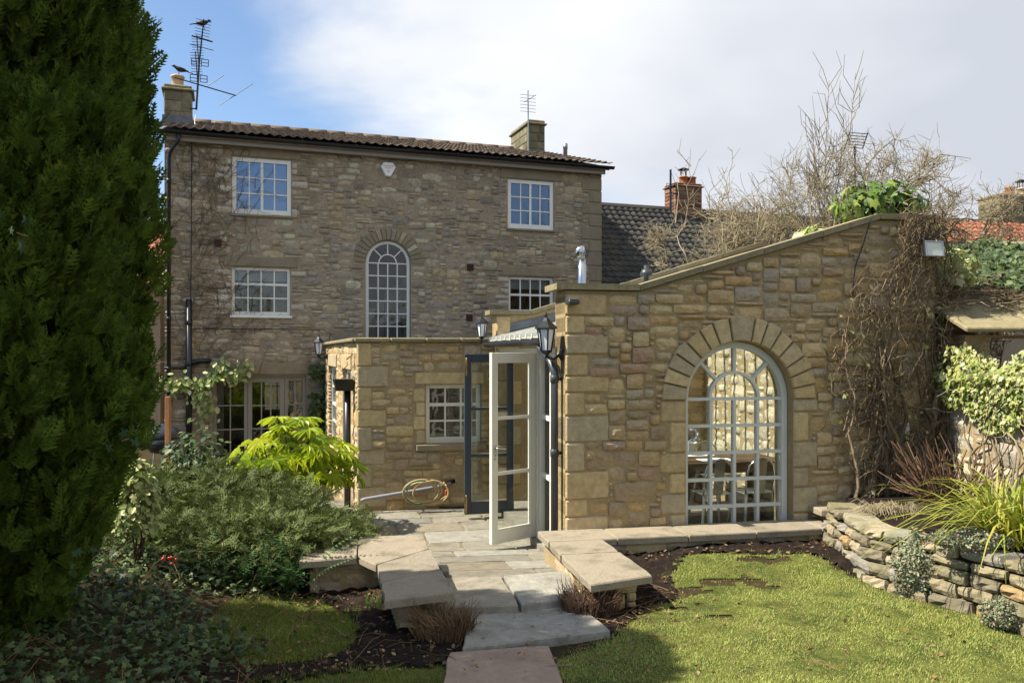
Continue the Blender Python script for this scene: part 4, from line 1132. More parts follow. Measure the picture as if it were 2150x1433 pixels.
    mb.build('downpipe', m_dgrey, rt, True)
    # header, posts and fixed side light on the left side
    hd = zr0 - .09; ya, ym, yb = TH + .002, 1.27, Y2 - .002
    MB().box(.04, ya, 2.0 - .005, .15, yb, hd, .004).build('header', m_cream, rt)
    MB().box(.02, ya, -.12, .16, ym, -.02, .006).build('threshold', m_cream, rt); MB().box(.02, ym + .002, -.12, .16, yb, -.05, .006).build('threshold', m_cream, rt)
    MX = Matrix(((0, 1, 0, .05), (-1, 0, 0, ym), (0, 0, 1, 0), (0, 0, 0, 1)))
    window(rt, 0, ym - ya, -.018, 1.993, 0, 2, 3, .06, m_cream, m_g_clear, .05, .06, M=MX, name='side_light')
    MB().box(.03, ym + .002, -.048, .13, ym + .06, 1.993, .004).build('post', m_cream, rt)
    # arched window
    arch_window(rt, uc, r - .006, zs, z0 + .002, .1, .062, .03, 5, m_greyp, m_g_clear, .08, .52)
    # doors
    def leaf(Fm, wd, h, mat, hand=True, lab=None, brass=False):
        mb = MB(); st, t = .085, .045
        mb.box(0, -t / 2, 0, st, t / 2, h, .004).box(wd - st, -t / 2, 0, wd, t / 2, h, .004)
        mb.box(st, -t / 2 + .001, h - .11, wd - st, t / 2 - .001, h, .003).box(st, -t / 2 + .001, 0, wd - st, t / 2 - .001, .15, .003)
        ph = (h - .26) / 3
        for k in (1, 2): mb.box(st, -t / 2 + .006, .15 + ph * k - .016, wd - st, t / 2 - .006, .15 + ph * k + .016)
        d = mb.build('door', mat, rt); put(d, rt, Fm)
        if lab: lbl(d, lab)
        pm = MB().box(st - .004, -.003, 0, wd - st + .004, .003, ph - .03).mesh('pane', m_g_clear)
        for k in range(3): p = link('pane', pm, d); p.location = (0, 0, .15 + ph * k + .015)
        if hand:
            mb = MB()
            for s in (-1, 1):
                y = s * (t / 2 + .002); mb.box(.025, y - .004, .93, .06, y + .004, 1.05, .002)
                mb.tube([(.042, y, 1.02), (.042, y + s * .045, 1.02), (.06, y + s * .05, 1.02), (.15, y + s * .05, 1.01), (.165, y + s * .045, .995)], .009, 8)
            mb.build('handle', m_steel, d, True)
            mb = MB().lathe([(.018, 0), (.018, .004), (.006, .006)], 0, 0, 10, Matrix.Translation((.042, -t / 2 - .001, .9)) @ Matrix.Rotation(math.pi / 2, 4, 'X')); mb.build('keyhole_plate', m_steel, d)
        if brass:
            for z in (h - .28, .02): MB().lathe([(.014, z), (.014, z + .22), (.008, z + .23)], .02, -t / 2 - .012, 8).build('hinge', m_brass, d, True)
        return d
    h1 = EF @ Vector((.02, ym + .05, -.03)); a, b = ray(1030, 740); zc = h1.y * 388.6 / 407.3
    p = Vector((a * zc, zc)); wd = math.hypot(h1.x - p.x, h1.y - p.y)
    leaf(frame(p.x, p.y, h1.x - p.x, h1.y - p.y, -.03), wd, 2.03, m_cream, True, 'cream glazed door leaf standing open towards the viewer')
    yd = Y2 - .75; h2 = EF @ Vector((.1, yd + .1, 0)); a, b = ray(975, 740)
    zc = h2.y * .985; p = Vector((a * zc, zc)); wd = math.hypot(h2.x - p.x, h2.y - p.y)
    leaf(frame(p.x, p.y, h2.x - p.x, h2.y - p.y, -.055), wd, 2.04, m_navy, False, 'navy glazed door leaf folded open at the far jamb', True)
    leaf(frame(p.x + .01, p.y + .07, h2.x - p.x, h2.y + .02 - p.y, -.055), wd, 2.04, m_cream, False, 'second folded door leaf behind the navy one')
    # small fittings
    u, z = E(1222, 560, 1.4); zt = E(1222, 545, 1.4)[1]; zq = E(1222, 524, 1.4)[1]
    fl = MB().lathe([(.05, roofz(u) - .05), (.05, zt - .06), (.042, zt - .055), (.042, zt)], u, 1.4, 14).build('flue', m_steel, rt, True)
    mb = MB(); rr = .078; cz = zt + rr
    for k in range(14):
        a = 2 * math.pi * k / 14; V = []
        for j in range(7):
            t = -1.2 + 2.4 * j / 6; tw = a + .35 * t
            V += [(u + rr * math.cos(t) * math.cos(tw), 1.4 + rr * math.cos(t) * math.sin(tw), cz + rr * math.sin(t)), (u + rr * .86 * math.cos(t) * math.cos(tw + .42), 1.4 + rr * .86 * math.cos(t) * math.sin(tw + .42), cz + rr * math.sin(t))]
        mb.add(V, [(2 * j, 2 * j + 1, 2 * j + 3, 2 * j + 2) for j in range(6)])
    mb.lathe([(.01, cz - rr), (.04, cz - rr * .9), (.045, cz - rr * .6)], u, 1.4, 12).lathe([(rr * .3, cz + rr * .93), (.01, cz + rr * 1.02)], u, 1.4, 12)
    mb.build('spinning_cowl', m_steel, fl, True)
    u, z = E(1357, 582, 1.5); zt = E(1357, 557, 1.5)[1]; hh = zt - z
    MB().lathe([(.03, z - .35), (.03, z + hh * .1), (.075, z + hh * .12), (.07, z + hh * .4), (.05, z + hh * .68), (.03, z + hh * .7), (.03, z + hh)], u, 1.5, 14).build('vent_cap', m_dgrey, rt, True)
    # cable down the gable
    pts = [E(1822, 462), E(1808, 510), E(1790, 560), E(1785, 620)]
    MB().tube([(a, -.045, b) for a, b in pts], .008, 4).build('cable', m_black, rt)
    u, z = E(1890, 900)
    return dict(u_e=u_e, z_p=z_p, top=top, uc=uc, r=r, Y2=Y2)
RM = build_room()

def fitting(name, Fm, label, cat, group=None): return root(name, Fm, label, cat, group)
def lantern(Fm, s, label):
    """wall lantern; local -y points away from the wall, arm at origin"""
    rt = root('wall_lantern', Fm, label, 'lantern', 'black carriage lanterns on the walls')
    s *= 1.0
    mb = MB().lathe([(.035 * s, 0), (.05 * s, .004), (.03 * s, .02), (.012 * s, .03)], 0, 0, 12, Matrix.Rotation(math.pi / 2, 4, 'X'))
    mb.tube([(0, -.02 * s, 0), (0, -.06 * s, -.03 * s), (0, -.1 * s, -.025 * s), (0, -.125 * s, .01 * s)], .011 * s, 8)
    mb.build('bracket', m_black, rt, True)
    c = -.125 * s; n = 6
    mb = MB(); r0, r1, zb, zt = .042 * s, .068 * s, .03 * s, .2 * s
    for k in range(n):
        a = 2 * math.pi * k / n; mb.tube([(r0 * math.cos(a), c + r0 * math.sin(a), zb), (r1 * math.cos(a), c + r1 * math.sin(a), zt)], .006 * s, 4)
    mb.lathe([(.012 * s, .0), (.03 * s, .012 * s), (r0 * 1.1, zb - .006 * s), (r0 * 1.1, zb + .006 * s)], 0, c, n).lathe([(r1 * 1.05, zt - .004 * s), (r1 * 1.35, zt + .004 * s), (r1 * 1.3, zt + .014 * s), (.035 * s, zt + .06 * s), (.02 * s, zt + .085 * s), (.008 * s, zt + .09 * s), (.012 * s, zt + .105 * s), (.003 * s, zt + .13 * s)], 0, c, n)
    mb.lathe([(.004 * s, -.03 * s), (.01 * s, -.02 * s), (.006 * s, 0)], 0, c, 6)
    mb.build('cage', m_black, rt)
    MB().lathe([(r0 * .93, zb + .007 * s), (r1 * .93, zt - .005 * s)], 0, c, n).build('frosted_glass', MAT('frosted', ['d9dde2'], .35, None, 5, .02, 0, 30, .5) if 'frosted' not in MATS else MATS['frosted'], rt)
m = EF @ Matrix(((0, 1, 0, -.008), (-1, 0, 0, .1), (0, 0, 1, E(1150, 745)[1]), (0, 0, 0, 1)))
lantern(m, 1.25, 'large black lantern at the front corner of the garden room')
lantern(EF @ Matrix.Translation((-.2, 3.6, loc(PF, 1003, 712)[1])), 1.05, 'black lantern high at the corner of the wing and rear gable')
u, z = loc(SF, 690, 748); lantern(SF @ Matrix.Translation((u, -.02, z)), 1.3, 'black lantern on the shaded side wall above the climbing ivy')

def small_things():
    u, z = E(1195, 636)
    rt = root('sensor_light', EF @ Matrix.Translation((u, -.02, z)), 'small dark sensor light under the coping at the garden room corner', 'light')
    MB().box(-.05, -.14, -.02, .06, .0, .025, .012).build('housing', m_dgrey, rt); MB().box(-.045, -.135, .026, .055, -.01, .034, .002).build('lens', m_galv, rt)
    u, z = E(1920, 530)
    rt = root('floodlight', EF @ Matrix.Translation((u, -.26, z)) @ Matrix.Rotation(.0, 4, 'Z'), 'white faced floodlight on the gable among the bare climber stems', 'floodlight')
    Mx = Matrix.Rotation(-.12, 4, 'X')
    MB().add([(-.1, -.03, -.075), (.1, -.03, -.075), (.1, -.03, .075), (-.1, -.03, .075), (-.07, .07, -.05), (.07, .07, -.05), (.07, .07, .05), (-.07, .07, .05)], [(3, 2, 1, 0), (0, 1, 5, 4), (1, 2, 6, 5), (2, 3, 7, 6), (3, 0, 4, 7), (4, 5, 6, 7)], Mx).build('housing', m_dgrey, rt)
    mb = MB(); 
    for a, b, c, d in ((-.105, -.08, .105, -.066), (-.105, .066, .105, .08), (-.105, -.066, -.09, .066), (.09, -.066, .105, .066)): mb.box(a, -.045, b, c, -.028, d, .002, Mx)
    mb.build('bezel', m_galv, rt); MB().box(-.089, -.038, -.065, .089, -.031, .065, 0, Mx).build('glass', MAT('flood_glass', ['c9cec4'], .3, None, 9, .1, 0, 30, .5), rt)
    MB().tube([(-.07, 0, .06), (-.07, .05, .12), (.07, .05, .12), (.07, 0, .06)], .008, 5).tube([(0, .05, .12), (0, .27, .12)], .012, 5).build('bracket', m_dgrey, rt)
    u, z = E(1892, 898)
    rt = root('socket_box', EF @ Matrix.Translation((u, -.03, z)), 'small white outdoor socket box low on the gable wall', 'socket')
    MB().box(-.04, -.06, -.06, .04, .02, .06, .01).build('box', m_white, rt); MB().box(-.032, -.068, -.03, .032, -.059, .045, .004).build('flap', m_white, rt)
    # grey waste pipe with tap, hose coil
    a, b = P(765, 1044), P(945, 1012)
    rt = root('waste_pipe', PF @ Matrix.Translation((a[0], -.12, 0)), 'grey plastic pipe running diagonally along the wing wall', 'pipe')
    L_ = b[0] - a[0]; z0, z1 = a[1], b[1]
    MB().tube([(-.05, 0, z0 - .02), (0, 0, z0), (L_ * .85, .03, z1 - .04), (L_, .07, z1)], .024, 10).build('pipe', MAT('grey_pvc', ['7d8087'], .5, None, 9, .1, 0, 30, .4), rt, True)
    MB().tube([(L_ * .86, .05, z1 - .02), (L_ + .06, .1, z1 + .02)], .028, 8).build('lagging', m_black, rt, True)
    rt = root('garden_tap', PF @ Matrix.Translation((P(934, 1016)[0], -.1, P(934, 1016)[1])), 'garden tap with red connector on the wing wall', 'tap')
    MB().tube([(0, .1, .02), (0, -.02, .02), (0, -.04, 0), (0, -.045, -.05)], .012, 8).box(-.035, -.03, .035, .01, -.015, .045).build('spout', m_brass, rt, True)
    MB().lathe([(.014, -.13), (.018, -.12), (.018, -.07), (.012, -.05)], 0, -.045, 10).build('connector', MAT('red_plastic', ['a8382c'], .4, None, 9, .1, 0, 30, .4), rt, True)
    cu, cz = P(880, 1030); c0 = P(936, 1030)
    rt = root('garden_hose', PF @ Matrix.Translation((cu, -.2, 0)), 'coiled beige and green garden hose against the wing wall', 'hose')
    pts = []; zc = cz; n = 140
    for k in range(n):
        t = k / n * 2 * math.pi * 4.3; rr = .19 + .025 * math.sin(t * .31); off = .12 * sm(.55, .8, k / n)
        pts.append((off + rr * 1.12 * math.cos(t), -.02 - .012 * (k / n * 4.3) + .02 * math.sin(t * 1.7), zc + .03 + rr * .76 * math.sin(t) - off * .1))
    ex = c0[0] - cu; last = pts[-1]
    pts += [(last[0] + (ex - last[0]) * .35, -.05, last[2] - .02), (ex - .12, -.02, zc - .1), (ex - .03, .05, zc - .07), (ex, .06, P(936, 1024)[1] - .05)]
    MB().tube(pts, .0115, 6).build('hose', MAT('hose', ['a8946c'], .5, None, 9, .1, 0, 30, .35), rt, True)
    pts = [( -.02 + .2 * math.cos(t), -.09, zc + .03 + .155 * math.sin(t)) for t in np.linspace(1.2, 4.9, 24)]
    MB().tube(pts, .009, 6).build('green_hose', MAT('hose_green', ['3f6b4a'], .5, None, 9, .1, 0, 30, .35), rt, True)
    # drain grating
    x, y = G(958, 1064, -.12)
    rt = root('drain_grating', frame(x, y, 1, .2126, -.118), 'dark slatted metal grating on the paving by the wall', 'grating')
    mb = MB().box(-.24, -.1, 0, .24, -.085, .02).box(-.24, .085, 0, .24, .1, .02)
    for k in range(17): mb.box(-.24 + k * .029, -.085, 0, -.225 + k * .029, .085, .018)
    mb.build('slats', m_black, rt)
small_things()

# ------------------------------------------------------------------ low bench walls
def slab_block(parent, poly, z0, z1, name='coping_slab', mat=None):
    me = flag_piece(poly, z0, lambda x, y: z1, mat or m_bench, parent, name, .01); return me
ZB = .32
def benches():
    rt = root('bench_wall', EF, 'low stone bench wall with slab top running along the garden room', 'bench wall')
    I = lambda px, py: inF(EF, *G(px, py, ZB)).xy
    a0, a1 = -.16, .30
    A = I(1127, 1115); B = I(1242, 1227); C = I(1371, 1207); D = I(1264, 1131)
    us = [A.x, I(1298, 1130).x, I(1442, 1120).x, I(1578, 1111).x, I(1711, 1102).x, I(1815, 1098).x]
    t = .058; ob = -.012; fr = -.47
    ms = B.lerp(A, .5)
    mr = C.lerp(D, .5)
    for k in range(5):
        s = [fr + R.uniform(-.015, .015) for _ in range(2)]
        u0, u1 = us[k] + .004, us[k + 1] - .004
        slab_block(rt, [(u0, s[0] if k else D.y), (u1, s[1]), (u1, ob), (u0, ob)], ZB - t, ZB)
    y0 = D.y - .004
    slab_block(rt, [(ms.x, ms.y + .004), (mr.x, ms.y + .004), (D.x, y0), (A.x + .004, y0)], ZB - t, ZB)
    slab_block(rt, [(B.x, B.y), (C.x, C.y), (mr.x, ms.y - .004), (ms.x, ms.y - .004)], ZB - t, ZB)
    mb = MB().slab([(B.x + .09, B.y + .22), (C.x - .1, C.y + .22), (D.x - .06, -.4), (A.x + .07, -.4)], -.2, ZB - t - .002).build('wall', m_mort_e, rt)
    MB().box(A.x + .075, -.4, -.2, us[5], -.03, ZB - t - .003).build('wall', m_mort_e, rt)
    # stones on the visible faces
    dv = Vector((A.x - B.x, -.4 - B.y - .22)); L_ = dv.length; o = Vector((A.x + .07, -.4))
    e = (Vector((B.x + .09, B.y + .22)) - o); L_ = e.length; e.normalize()
    M = Matrix(((e.x, -e.y, 0, o.x), (e.y, e.x, 0, o.y), (0, 0, 1, 0), (0, 0, 0, 1)))
    rg = random.Random(2); f = lambda u, z: False
    stones(rt, [(a, b - .1, c, d - .1) for a, b, c, d in pack(L_, ZB - t + .09, .07, .06, f, SZ[:9], rg)], m_st_e, m_st_ei, .08, (.004, .02), .012, M, 300, rg)
    M = Matrix.Translation((D.x, -.4, 0)); stones(rt, [(a, b - .05, c, d - .05) for a, b, c, d in pack(us[5] - D.x, ZB - t + .04, .08, .07, f, SZ[:9], rg)], m_st_e, m_st_ei, .08, (.004, .02), .012, M, 300, rg)
    M = Matrix.Translation((B.x + .09, B.y + .22, 0)); stones(rt, [(a, b - .05, c, d - .05) for a, b, c, d in pack(C.x - B.x - .19, ZB - t + .04, .08, .07, f, SZ[:9], rg)], m_st_e, m_st_ei, .08, (.004, .02), .012, M, 300, rg)
    # separate bench slab behind, by the raised bed
    I2 = lambda px, py, z: inF(EF, *G(px, py, z)).xy
    # left bench
    rt = root('bench_wall', EF, 'low stone bench wall with slab top left of the path under the juniper', 'bench wall')
    A, B, C, D = I(888, 1124), I(954, 1241), I(808, 1260), I(785, 1161)
    l1, l2 = .38, .66
    def q(s): return B.lerp(A, s), C.lerp(D, s)
    (b1, c1), (b2, c2) = q(.34), q(.72)
    slab_block(rt, [(C.x, C.y), (B.x, B.y), (b1.x - .003, b1.y - .004), (c1.x, c1.y - .004)], ZB - t, ZB)
    slab_block(rt, [(c1.x, c1.y + .004), (b1.x - .003, b1.y + .004), (b2.x - .003, b2.y - .004), (c2.x, c2.y - .004)], ZB - t, ZB)
    Lf = I(752, 1168); Lg = I(628, 1178); yt = A.y + .06
    slab_block(rt, [(Lf.x, Lf.y), (c2.x, c2.y + .004), (b2.x, b2.y + .004), (A.x, yt), (Lf.x + .02, yt + .02)], ZB - t, ZB)
    slab_block(rt, [(Lg.x, Lg.y), (Lf.x - .008, Lf.y), (Lf.x + .012, yt + .02), (Lg.x, yt)], ZB - t, ZB)
    MB().slab([(C.x + .1, C.y + .2), (B.x - .12, B.y + .2), (A.x - .08, yt - .05), (D.x + .08, yt - .05)], -.2, ZB - t - .002).build('wall', m_mort_e, rt)
    MB().box(Lg.x + .08, Lg.y + .12, -.2, D.x + .07, yt - .06, ZB - t - .003).build('wall', m_mort_e, rt)
    M = Matrix.Translation((Lg.x + .08, Lg.y + .12, 0)); stones(rt, [(a, b - .12, c, d - .12) for a, b, c, d in pack(D.x + .07 - Lg.x - .08, ZB - t + .11, .08, .07, f, SZ[:9], rg)], m_st_e, m_st_ei, .08, (.004, .02), .012, M, 300, rg)
    M = Matrix.Translation((C.x + .1, C.y + .2, 0)); stones(rt, [(a, b - .12, c, d - .12) for a, b, c, d in pack(B.x - C.x - .22, ZB - t + .11, .08, .07, f, SZ[:9], rg)], m_st_e, m_st_ei, .08, (.004, .02), .012, M, 300, rg)
    # flat slab seat beside the arched window
    rt = root('garden_bench', EF, 'flat stone slab bench against the gable beside the raised bed', 'bench')
    a, b = E(1690, 1052), E(1800, 1052)
    flag_piece([(a[0], -.3), (b[0] + .15, -.46), (b[0] + .15, -.02), (a[0] + .02, -.02)], .4, lambda x, y: .46, m_bench, rt, 'seat_slab')
    MB().box(a[0] + .14, -.25, -.1, b[0] + .1, -.03, .398).build('support', m_mort_e, rt)
benches()

# ------------------------------------------------------------------ raised bed, garden wall, outbuilding
BED = [G(1790, 1214, .09), G(1835, 1232, .09), G(1960, 1270, .08), G(2060, 1303, .07), G(2150, 1338, .07), (3.62, 4.7), (3.75, 3.9)]
def raised_bed():
    rt = root('raised_bed_wall', (BED[0][0], BED[0][1], 0), 'curved dry stone retaining wall of the raised bed beside the lawn', 'retaining wall')
    ox, oy = BED[0]
    pts = [Vector((BED[0][0] + .12, BED[0][1] + 1.0))] + [Vector(p) for p in BED]
    rg = random.Random(77)
    # smooth path
    path = []
    for a, b in zip(pts[:-1], pts[1:]):
        for k in range(6): path.append(a.lerp(b, k / 6))
    path.append(pts[-1])
    for _ in range(6): path = [path[0]] + [(path[i - 1] + path[i] * 2 + path[i + 1]) / 4 for i in range(1, len(path) - 1)] + [path[-1]]
    cum = [0]
    for a, b in zip(path[:-1], path[1:]): cum.append(cum[-1] + (b - a).length)
    def at(s):
        for i in range(len(cum) - 1):
            if s <= cum[i + 1]:
                f = (s - cum[i]) / (cum[i + 1] - cum[i]); d = (path[i + 1] - path[i]).normalized(); return path[i].lerp(path[i + 1], f), d
        return path[-1], (path[-1] - path[-2]).normalized()
    Lt = cum[-1]; Hh = .5; z = .0; ms = stone_set(m_dry, 10, .05, .11)
    row = 0
    while z < Hh - .02:
        h = rg.uniform(.08, .13); h = h if Hh - z - h > .05 else Hh - z; s = rg.uniform(-.1, 0)
        while s < Lt:
            w = rg.uniform(.15, .36); hh = h * rg.uniform(.82, 1.05)
            p, d = at(min(Lt, max(0, s + w / 2))); n = Vector((-d.y, d.x))
            lean = .05 * (z / Hh)
            o = link('stone', rg.choice(ms), rt)
            c = p + n * (.12 + lean - rg.uniform(0, .035))
            B_ = Matrix(((d.x, n.x, 0, c.x - ox), (d.y, n.y, 0, c.y - oy), (0, 0, 1, z + h / 2 + min(gz(c.x - .1, c.y), .09) - .03), (0, 0, 0, 1)))
            o.matrix_local = B_ @ Matrix.Rotation(rg.uniform(-.06, .06), 4, 'Y') @ Matrix.Rotation(rg.uniform(-.06, .06), 4, 'Z') @ Matrix.Diagonal((w - .012, .26, hh - .006, 1))
            s += w
        z += h; row += 1
    mb = MB()                                          # rubble core
    V = []; 
    for p_, d in [at(Lt * k / 40) for k in range(41)]:
        n = Vector((-d.y, d.x)); a = p_ + n * .07; b = p_ + n * .3
        for q, zz in ((a, -.1), (a, Hh - .02), (b, Hh - .02), (b, -.1)): V.append((q.x - ox, q.y - oy, zz + .04))
    F = [(4 * i + k, 4 * i + 4 + k, 4 * i + 4 + (k + 1) % 4, 4 * i + (k + 1) % 4) for i in range(40) for k in range(4)] + [(0, 1, 2, 3), (160, 163, 162, 161)]
    mb.add(V, F).build('core', m_soil, rt)
    # soil inside
    inner = []
    for k in range(25): p_, d = at(Lt * k / 24); n = Vector((-d.y, d.x)); inner.append(p_ + n * .22)
    V = []; nn = 14
    for p_ in inner:
        q = Vector((4.62 + .12 * (8.5 - p_.y) * .5, p_.y)) if p_.y < 8.2 else Vector((4.6, p_.y))
        for j in range(nn):
            t = j / (nn - 1); w = p_.lerp(q, t); V.append((w.x, w.y, .53 + .06 * math.sin(t * 3) + rg.uniform(-.018, .018)))
    p0 = inner[0]
    F = [(i * nn + j, (i + 1) * nn + j, (i + 1) * nn + j + 1, i * nn + j + 1) for i in range(24) for j in range(nn - 1)]
    so_ = MB().add(V, F).build('bed_soil', m_soil, None, True); so_['kind'] = 'structure'
    x, y = E(1790, 900)[0], 0
    a = EF @ Vector((E(1800, 900)[0] - .1, -.02, 0)); b = EF @ Vector((RM['u_e'] + .1, -.02, 0))
    MB().add([(a.x, a.y, .535), (inner[0].x, inner[0].y, .535), (4.6, inner[0].y, .545), (b.x, b.y, .545)], [(0, 1, 2, 3)]).build('bed_soil', m_soil)['kind'] = 'structure'
raised_bed()

GW0, GW1 = (4.56, 8.72), (5.05, 4.2)
def garden_wall():
    F_ = frame(GW0[0], GW0[1], GW1[0] - GW0[0], GW1[1] - GW0[1])
    L_ = math.hypot(GW1[0] - GW0[0], GW1[1] - GW0[1])
    rt = root('garden_wall', F_, 'sunlit rubble garden wall with ivy along its top on the right', 'wall')
    MB().box(0, 0, -.1, L_, .35, 1.8).build('core', m_mort_e, rt)
    rg = random.Random(5)
    stones(rt, [(a, b + .4, c, d + .4) for a, b, c, d in pack(L_, 1.4, .09, .075, lambda u, z: False, [(2, 2), (3, 2), (4, 2), (3, 1), (5, 3), (2, 1), (4, 3)], rg)], m_gw, m_gw, .14, (.01, .04), .014, None, 300, rg, warp=.03, rot=.05)
garden_wall()
def outbuilding():
    X0, Y0 = 4.6, 8.2
    rt = root('stone_outbuilding', (X0, Y0, 0), 'ivy smothered outbuilding with stone slab roof behind the garden wall', 'outbuilding')
    z0 = 2.2; sl_ = .35
    mb = MB(); core(mb, .05, 6, -.1, z0 - .02, .2, .5, [(.3, .4, 1.2, z0 - .05)]); mb.build('wall', m_mort_e, rt)
    mb = MB(); mb.add([(.05, .55, -.1), (.35, .55, -.1), (.35, 4.5, -.1), (.05, 4.5, -.1), (.05, .55, z0 + .12), (.35, .55, z0 + .12), (.35, 4.5, z0 + 4.2 * sl_), (.05, 4.5, z0 + 4.2 * sl_)], [(0, 3, 2, 1), (4, 5, 6, 7), (0, 1, 5, 4), (1, 2, 6, 5), (2, 3, 7, 6), (3, 0, 4, 7)]); mb.build('side_wall', m_mort_h, rt)
    rg = random.Random(9)
    ML = Matrix(((0, 1, 0, .05), (-1, 0, 0, 4.5), (0, 0, 1, 0), (0, 0, 0, 1)))
    stones(rt, [r for r in pack(3.9, 2.3, .09, .075, lambda u, z: False, [(3, 2), (4, 2), (2, 2), (4, 3)], rg) if r[1] > .5], m_st_h, m_st_hi, .1, (.005, .03), .014, ML, 150, rg)
    ang = math.atan(sl_)
    for j in range(5):
        u = -.12
        while u < 6:
            w = rg.uniform(.5, .85); d = .95
            T = Matrix.Translation((u, 0, z0)) @ Matrix.Rotation(ang, 4, 'X') @ Matrix.Translation((0, j * .8 - .1, .03 + .02 * (j % 2) + rg.uniform(0, .012))) @ Matrix.Rotation(.02, 4, 'X')
            o = MB().box(.005, 0, 0, w - .005, d, .05, .012).build('roof_slab', m_cop, rt); o.matrix_local = T; u += w
outbuilding()
# ------------------------------------------------------------------ inside the garden room
def interior():
    Y = 1.75
    u0, u1 = E(1350, 1010, Y)[0], E(1600, 1010, Y)[0]; z = .72
    rt = root('dining_table', EF @ Matrix.Translation(((u0 + u1) / 2, Y, -.03)), 'dark wooden dining table laid with white menus inside the garden room', 'table')
    hw = (u1 - u0) / 2 + .15
    mb = MB()
    for k in range(5): mb.box(-hw, -.5 + k * .2 + .003, z, hw, -.3 + k * .2 - .003, z + .04, .005)
    mb.build('top', m_table, rt)
    for a in (-1, 1):
        for b in (-1, 1): MB().box(a * (hw - .1) - .04, b * .4 - .04, 0, a * (hw - .1) + .04, b * .4 + .04, z - .002, .006).build('leg', m_table, rt)
    MB().box(-hw + .15, -.38, z - .1, hw - .15, .38, z - .003).build('apron', m_table, rt)
    mw = MAT('paper', ['dfe3e8'], .6, None, 5, .03, 0, 30, .3)
    top = EF @ Matrix.Translation(((u0 + u1) / 2, Y, z + .01))
    k = 0
    for x, y, lab in ((-hw + .25, -.3, 'white place mat at the near left of the dining table'), (-hw + .3, .25, 'white place mat at the far left of the dining table'), (.02, -.3, 'white place mat near the middle of the table edge'), (.0, .22, 'white place mat at the far middle of the dining table')):
        o = root('place_mat', top @ Matrix.Translation((x, y, 0)) @ Matrix.Rotation(R.uniform(-.1, .1), 4, 'Z'), lab, 'place mat', 'white place mats on the dining table')
        MB().box(-.2, -.13, 0, .2, .13, .006, .002).build('mat', mw, o); MB().lathe([(.06, .0065), (.1, .014), (.105, .018), (.06, .011), (.001, .011)], .0, 0, 16).build('plate', m_white, o)
    g = root('glass_bowl', top @ Matrix.Translation((-.3, -.02, 0)), 'round clear glass bowl on the dining table', 'bowl')
    MB().lathe([(.03, 0), (.06, .02), (.075, .06), (.06, .1), (.045, .12), (.043, .12), (.055, .1), (.068, .06), (.05, .025), (.01, .01)], 0, 0, 14).build('bowl', GLASS('glass_bowl', 1.5), g, True)
    def chair(u, y, rz, label):
        o = root('metal_chair', EF @ Matrix.Translation((u, y, -.03)) @ Matrix.Rotation(rz, 4, 'Z'), label, 'chair', 'steel dining chairs in the garden room')
        MB().box(-.18, -.18, .44, .18, .18, .455, .006).build('seat', m_galv, o)
        for a in (-1, 1):
            for b in (-1, 1): MB().tube([(a * .15, b * .15, .44), (a * .21, b * .21, 0)], [.018, .012], 6).build('leg', m_galv, o)
        pts = [(-.17, .17, .44), (-.18, .2, .62), (-.15, .22, .76), (-.08, .235, .83), (0, .24, .85), (.08, .235, .83), (.15, .22, .76), (.18, .2, .62), (.17, .17, .44)]
        MB().tube(pts, .011, 8).build('back_frame', m_steel, o, True)
        MB().add([(-.06, .17, .45), (.06, .17, .45), (.06, .238, .835), (-.06, .238, .835), (-.06, .176, .45), (.06, .176, .45), (.06, .244, .83), (-.06, .244, .83)], [(0, 1, 2, 3), (7, 6, 5, 4), (0, 3, 7, 4), (1, 5, 6, 2)]).build('back_splat', m_galv, o)
    uc = (u0 + u1) / 2
    chair(uc - .2, Y - .62, math.pi, 'steel chair at the near side of the table, left')
    chair(uc + .32, Y - .6, math.pi, 'steel chair at the near side of the table, middle')
    chair(uc + hw + .05, Y - .1, -math.pi / 2, 'steel chair at the right end of the table')
    chair(uc + .45, Y + .68, 0, 'steel chair at the far side of the table')
    u, z = E(1450, 925, 2.9)
    o = root('flower_box', EF @ Matrix.Translation((u - .1, 2.75, -.03)), 'lilac flowers in a white ribbed planter inside the garden room', 'planter')
    zt = E(1450, 925, 2.9)[1]; mb = MB().box(-.14, -.14, 0, .14, .14, zt - .16)
    mb.build('stand', m_table, o)
    mb = MB().lathe([(.1, zt - .158), (.13, zt + .03), (.12, zt + .03), (.1, zt)], 0, 0, 16); mb.build('pot', m_white, o)
    return o, zt
flower_pot, flower_z = interior()

# ------------------------------------------------------------------ plants: mesh tools
def basis(d, rg=NR):
    """rotation matrices (N,3,3) whose third axis follows d (N,3), random roll"""
    d = d / np.maximum(np.linalg.norm(d, axis=1, keepdims=True), 1e-9)
    r = rg.normal(size=d.shape); a = np.cross(d, r); a /= np.maximum(np.linalg.norm(a, axis=1, keepdims=True), 1e-9)
    b = np.cross(d, a); return np.stack([a, b, d], axis=2)
def basis_face(n, up):
    """columns: x across, y along 'up' projected, z = normal n"""
    n = n / np.maximum(np.linalg.norm(n, axis=1, keepdims=True), 1e-9)
    x = np.cross(up, n); x /= np.maximum(np.linalg.norm(x, axis=1, keepdims=True), 1e-9)
    y = np.cross(n, x); return np.stack([x, y, n], axis=2)
def inst(TV, TF, Rm, Sc, Ps):
    TV = np.asarray(TV, np.float32); n = len(Ps); k = len(TV)
    V = np.einsum('nij,kj->nki', Rm, TV) * np.asarray(Sc, np.float32).reshape(-1, 1, 1) + Ps[:, None, :]
    off = (np.arange(n) * k)[:, None, None]
    return V.reshape(-1, 3), [(np.asarray(f, np.int32)[None] + off).reshape(-1, len(f[0])) for f in TF]
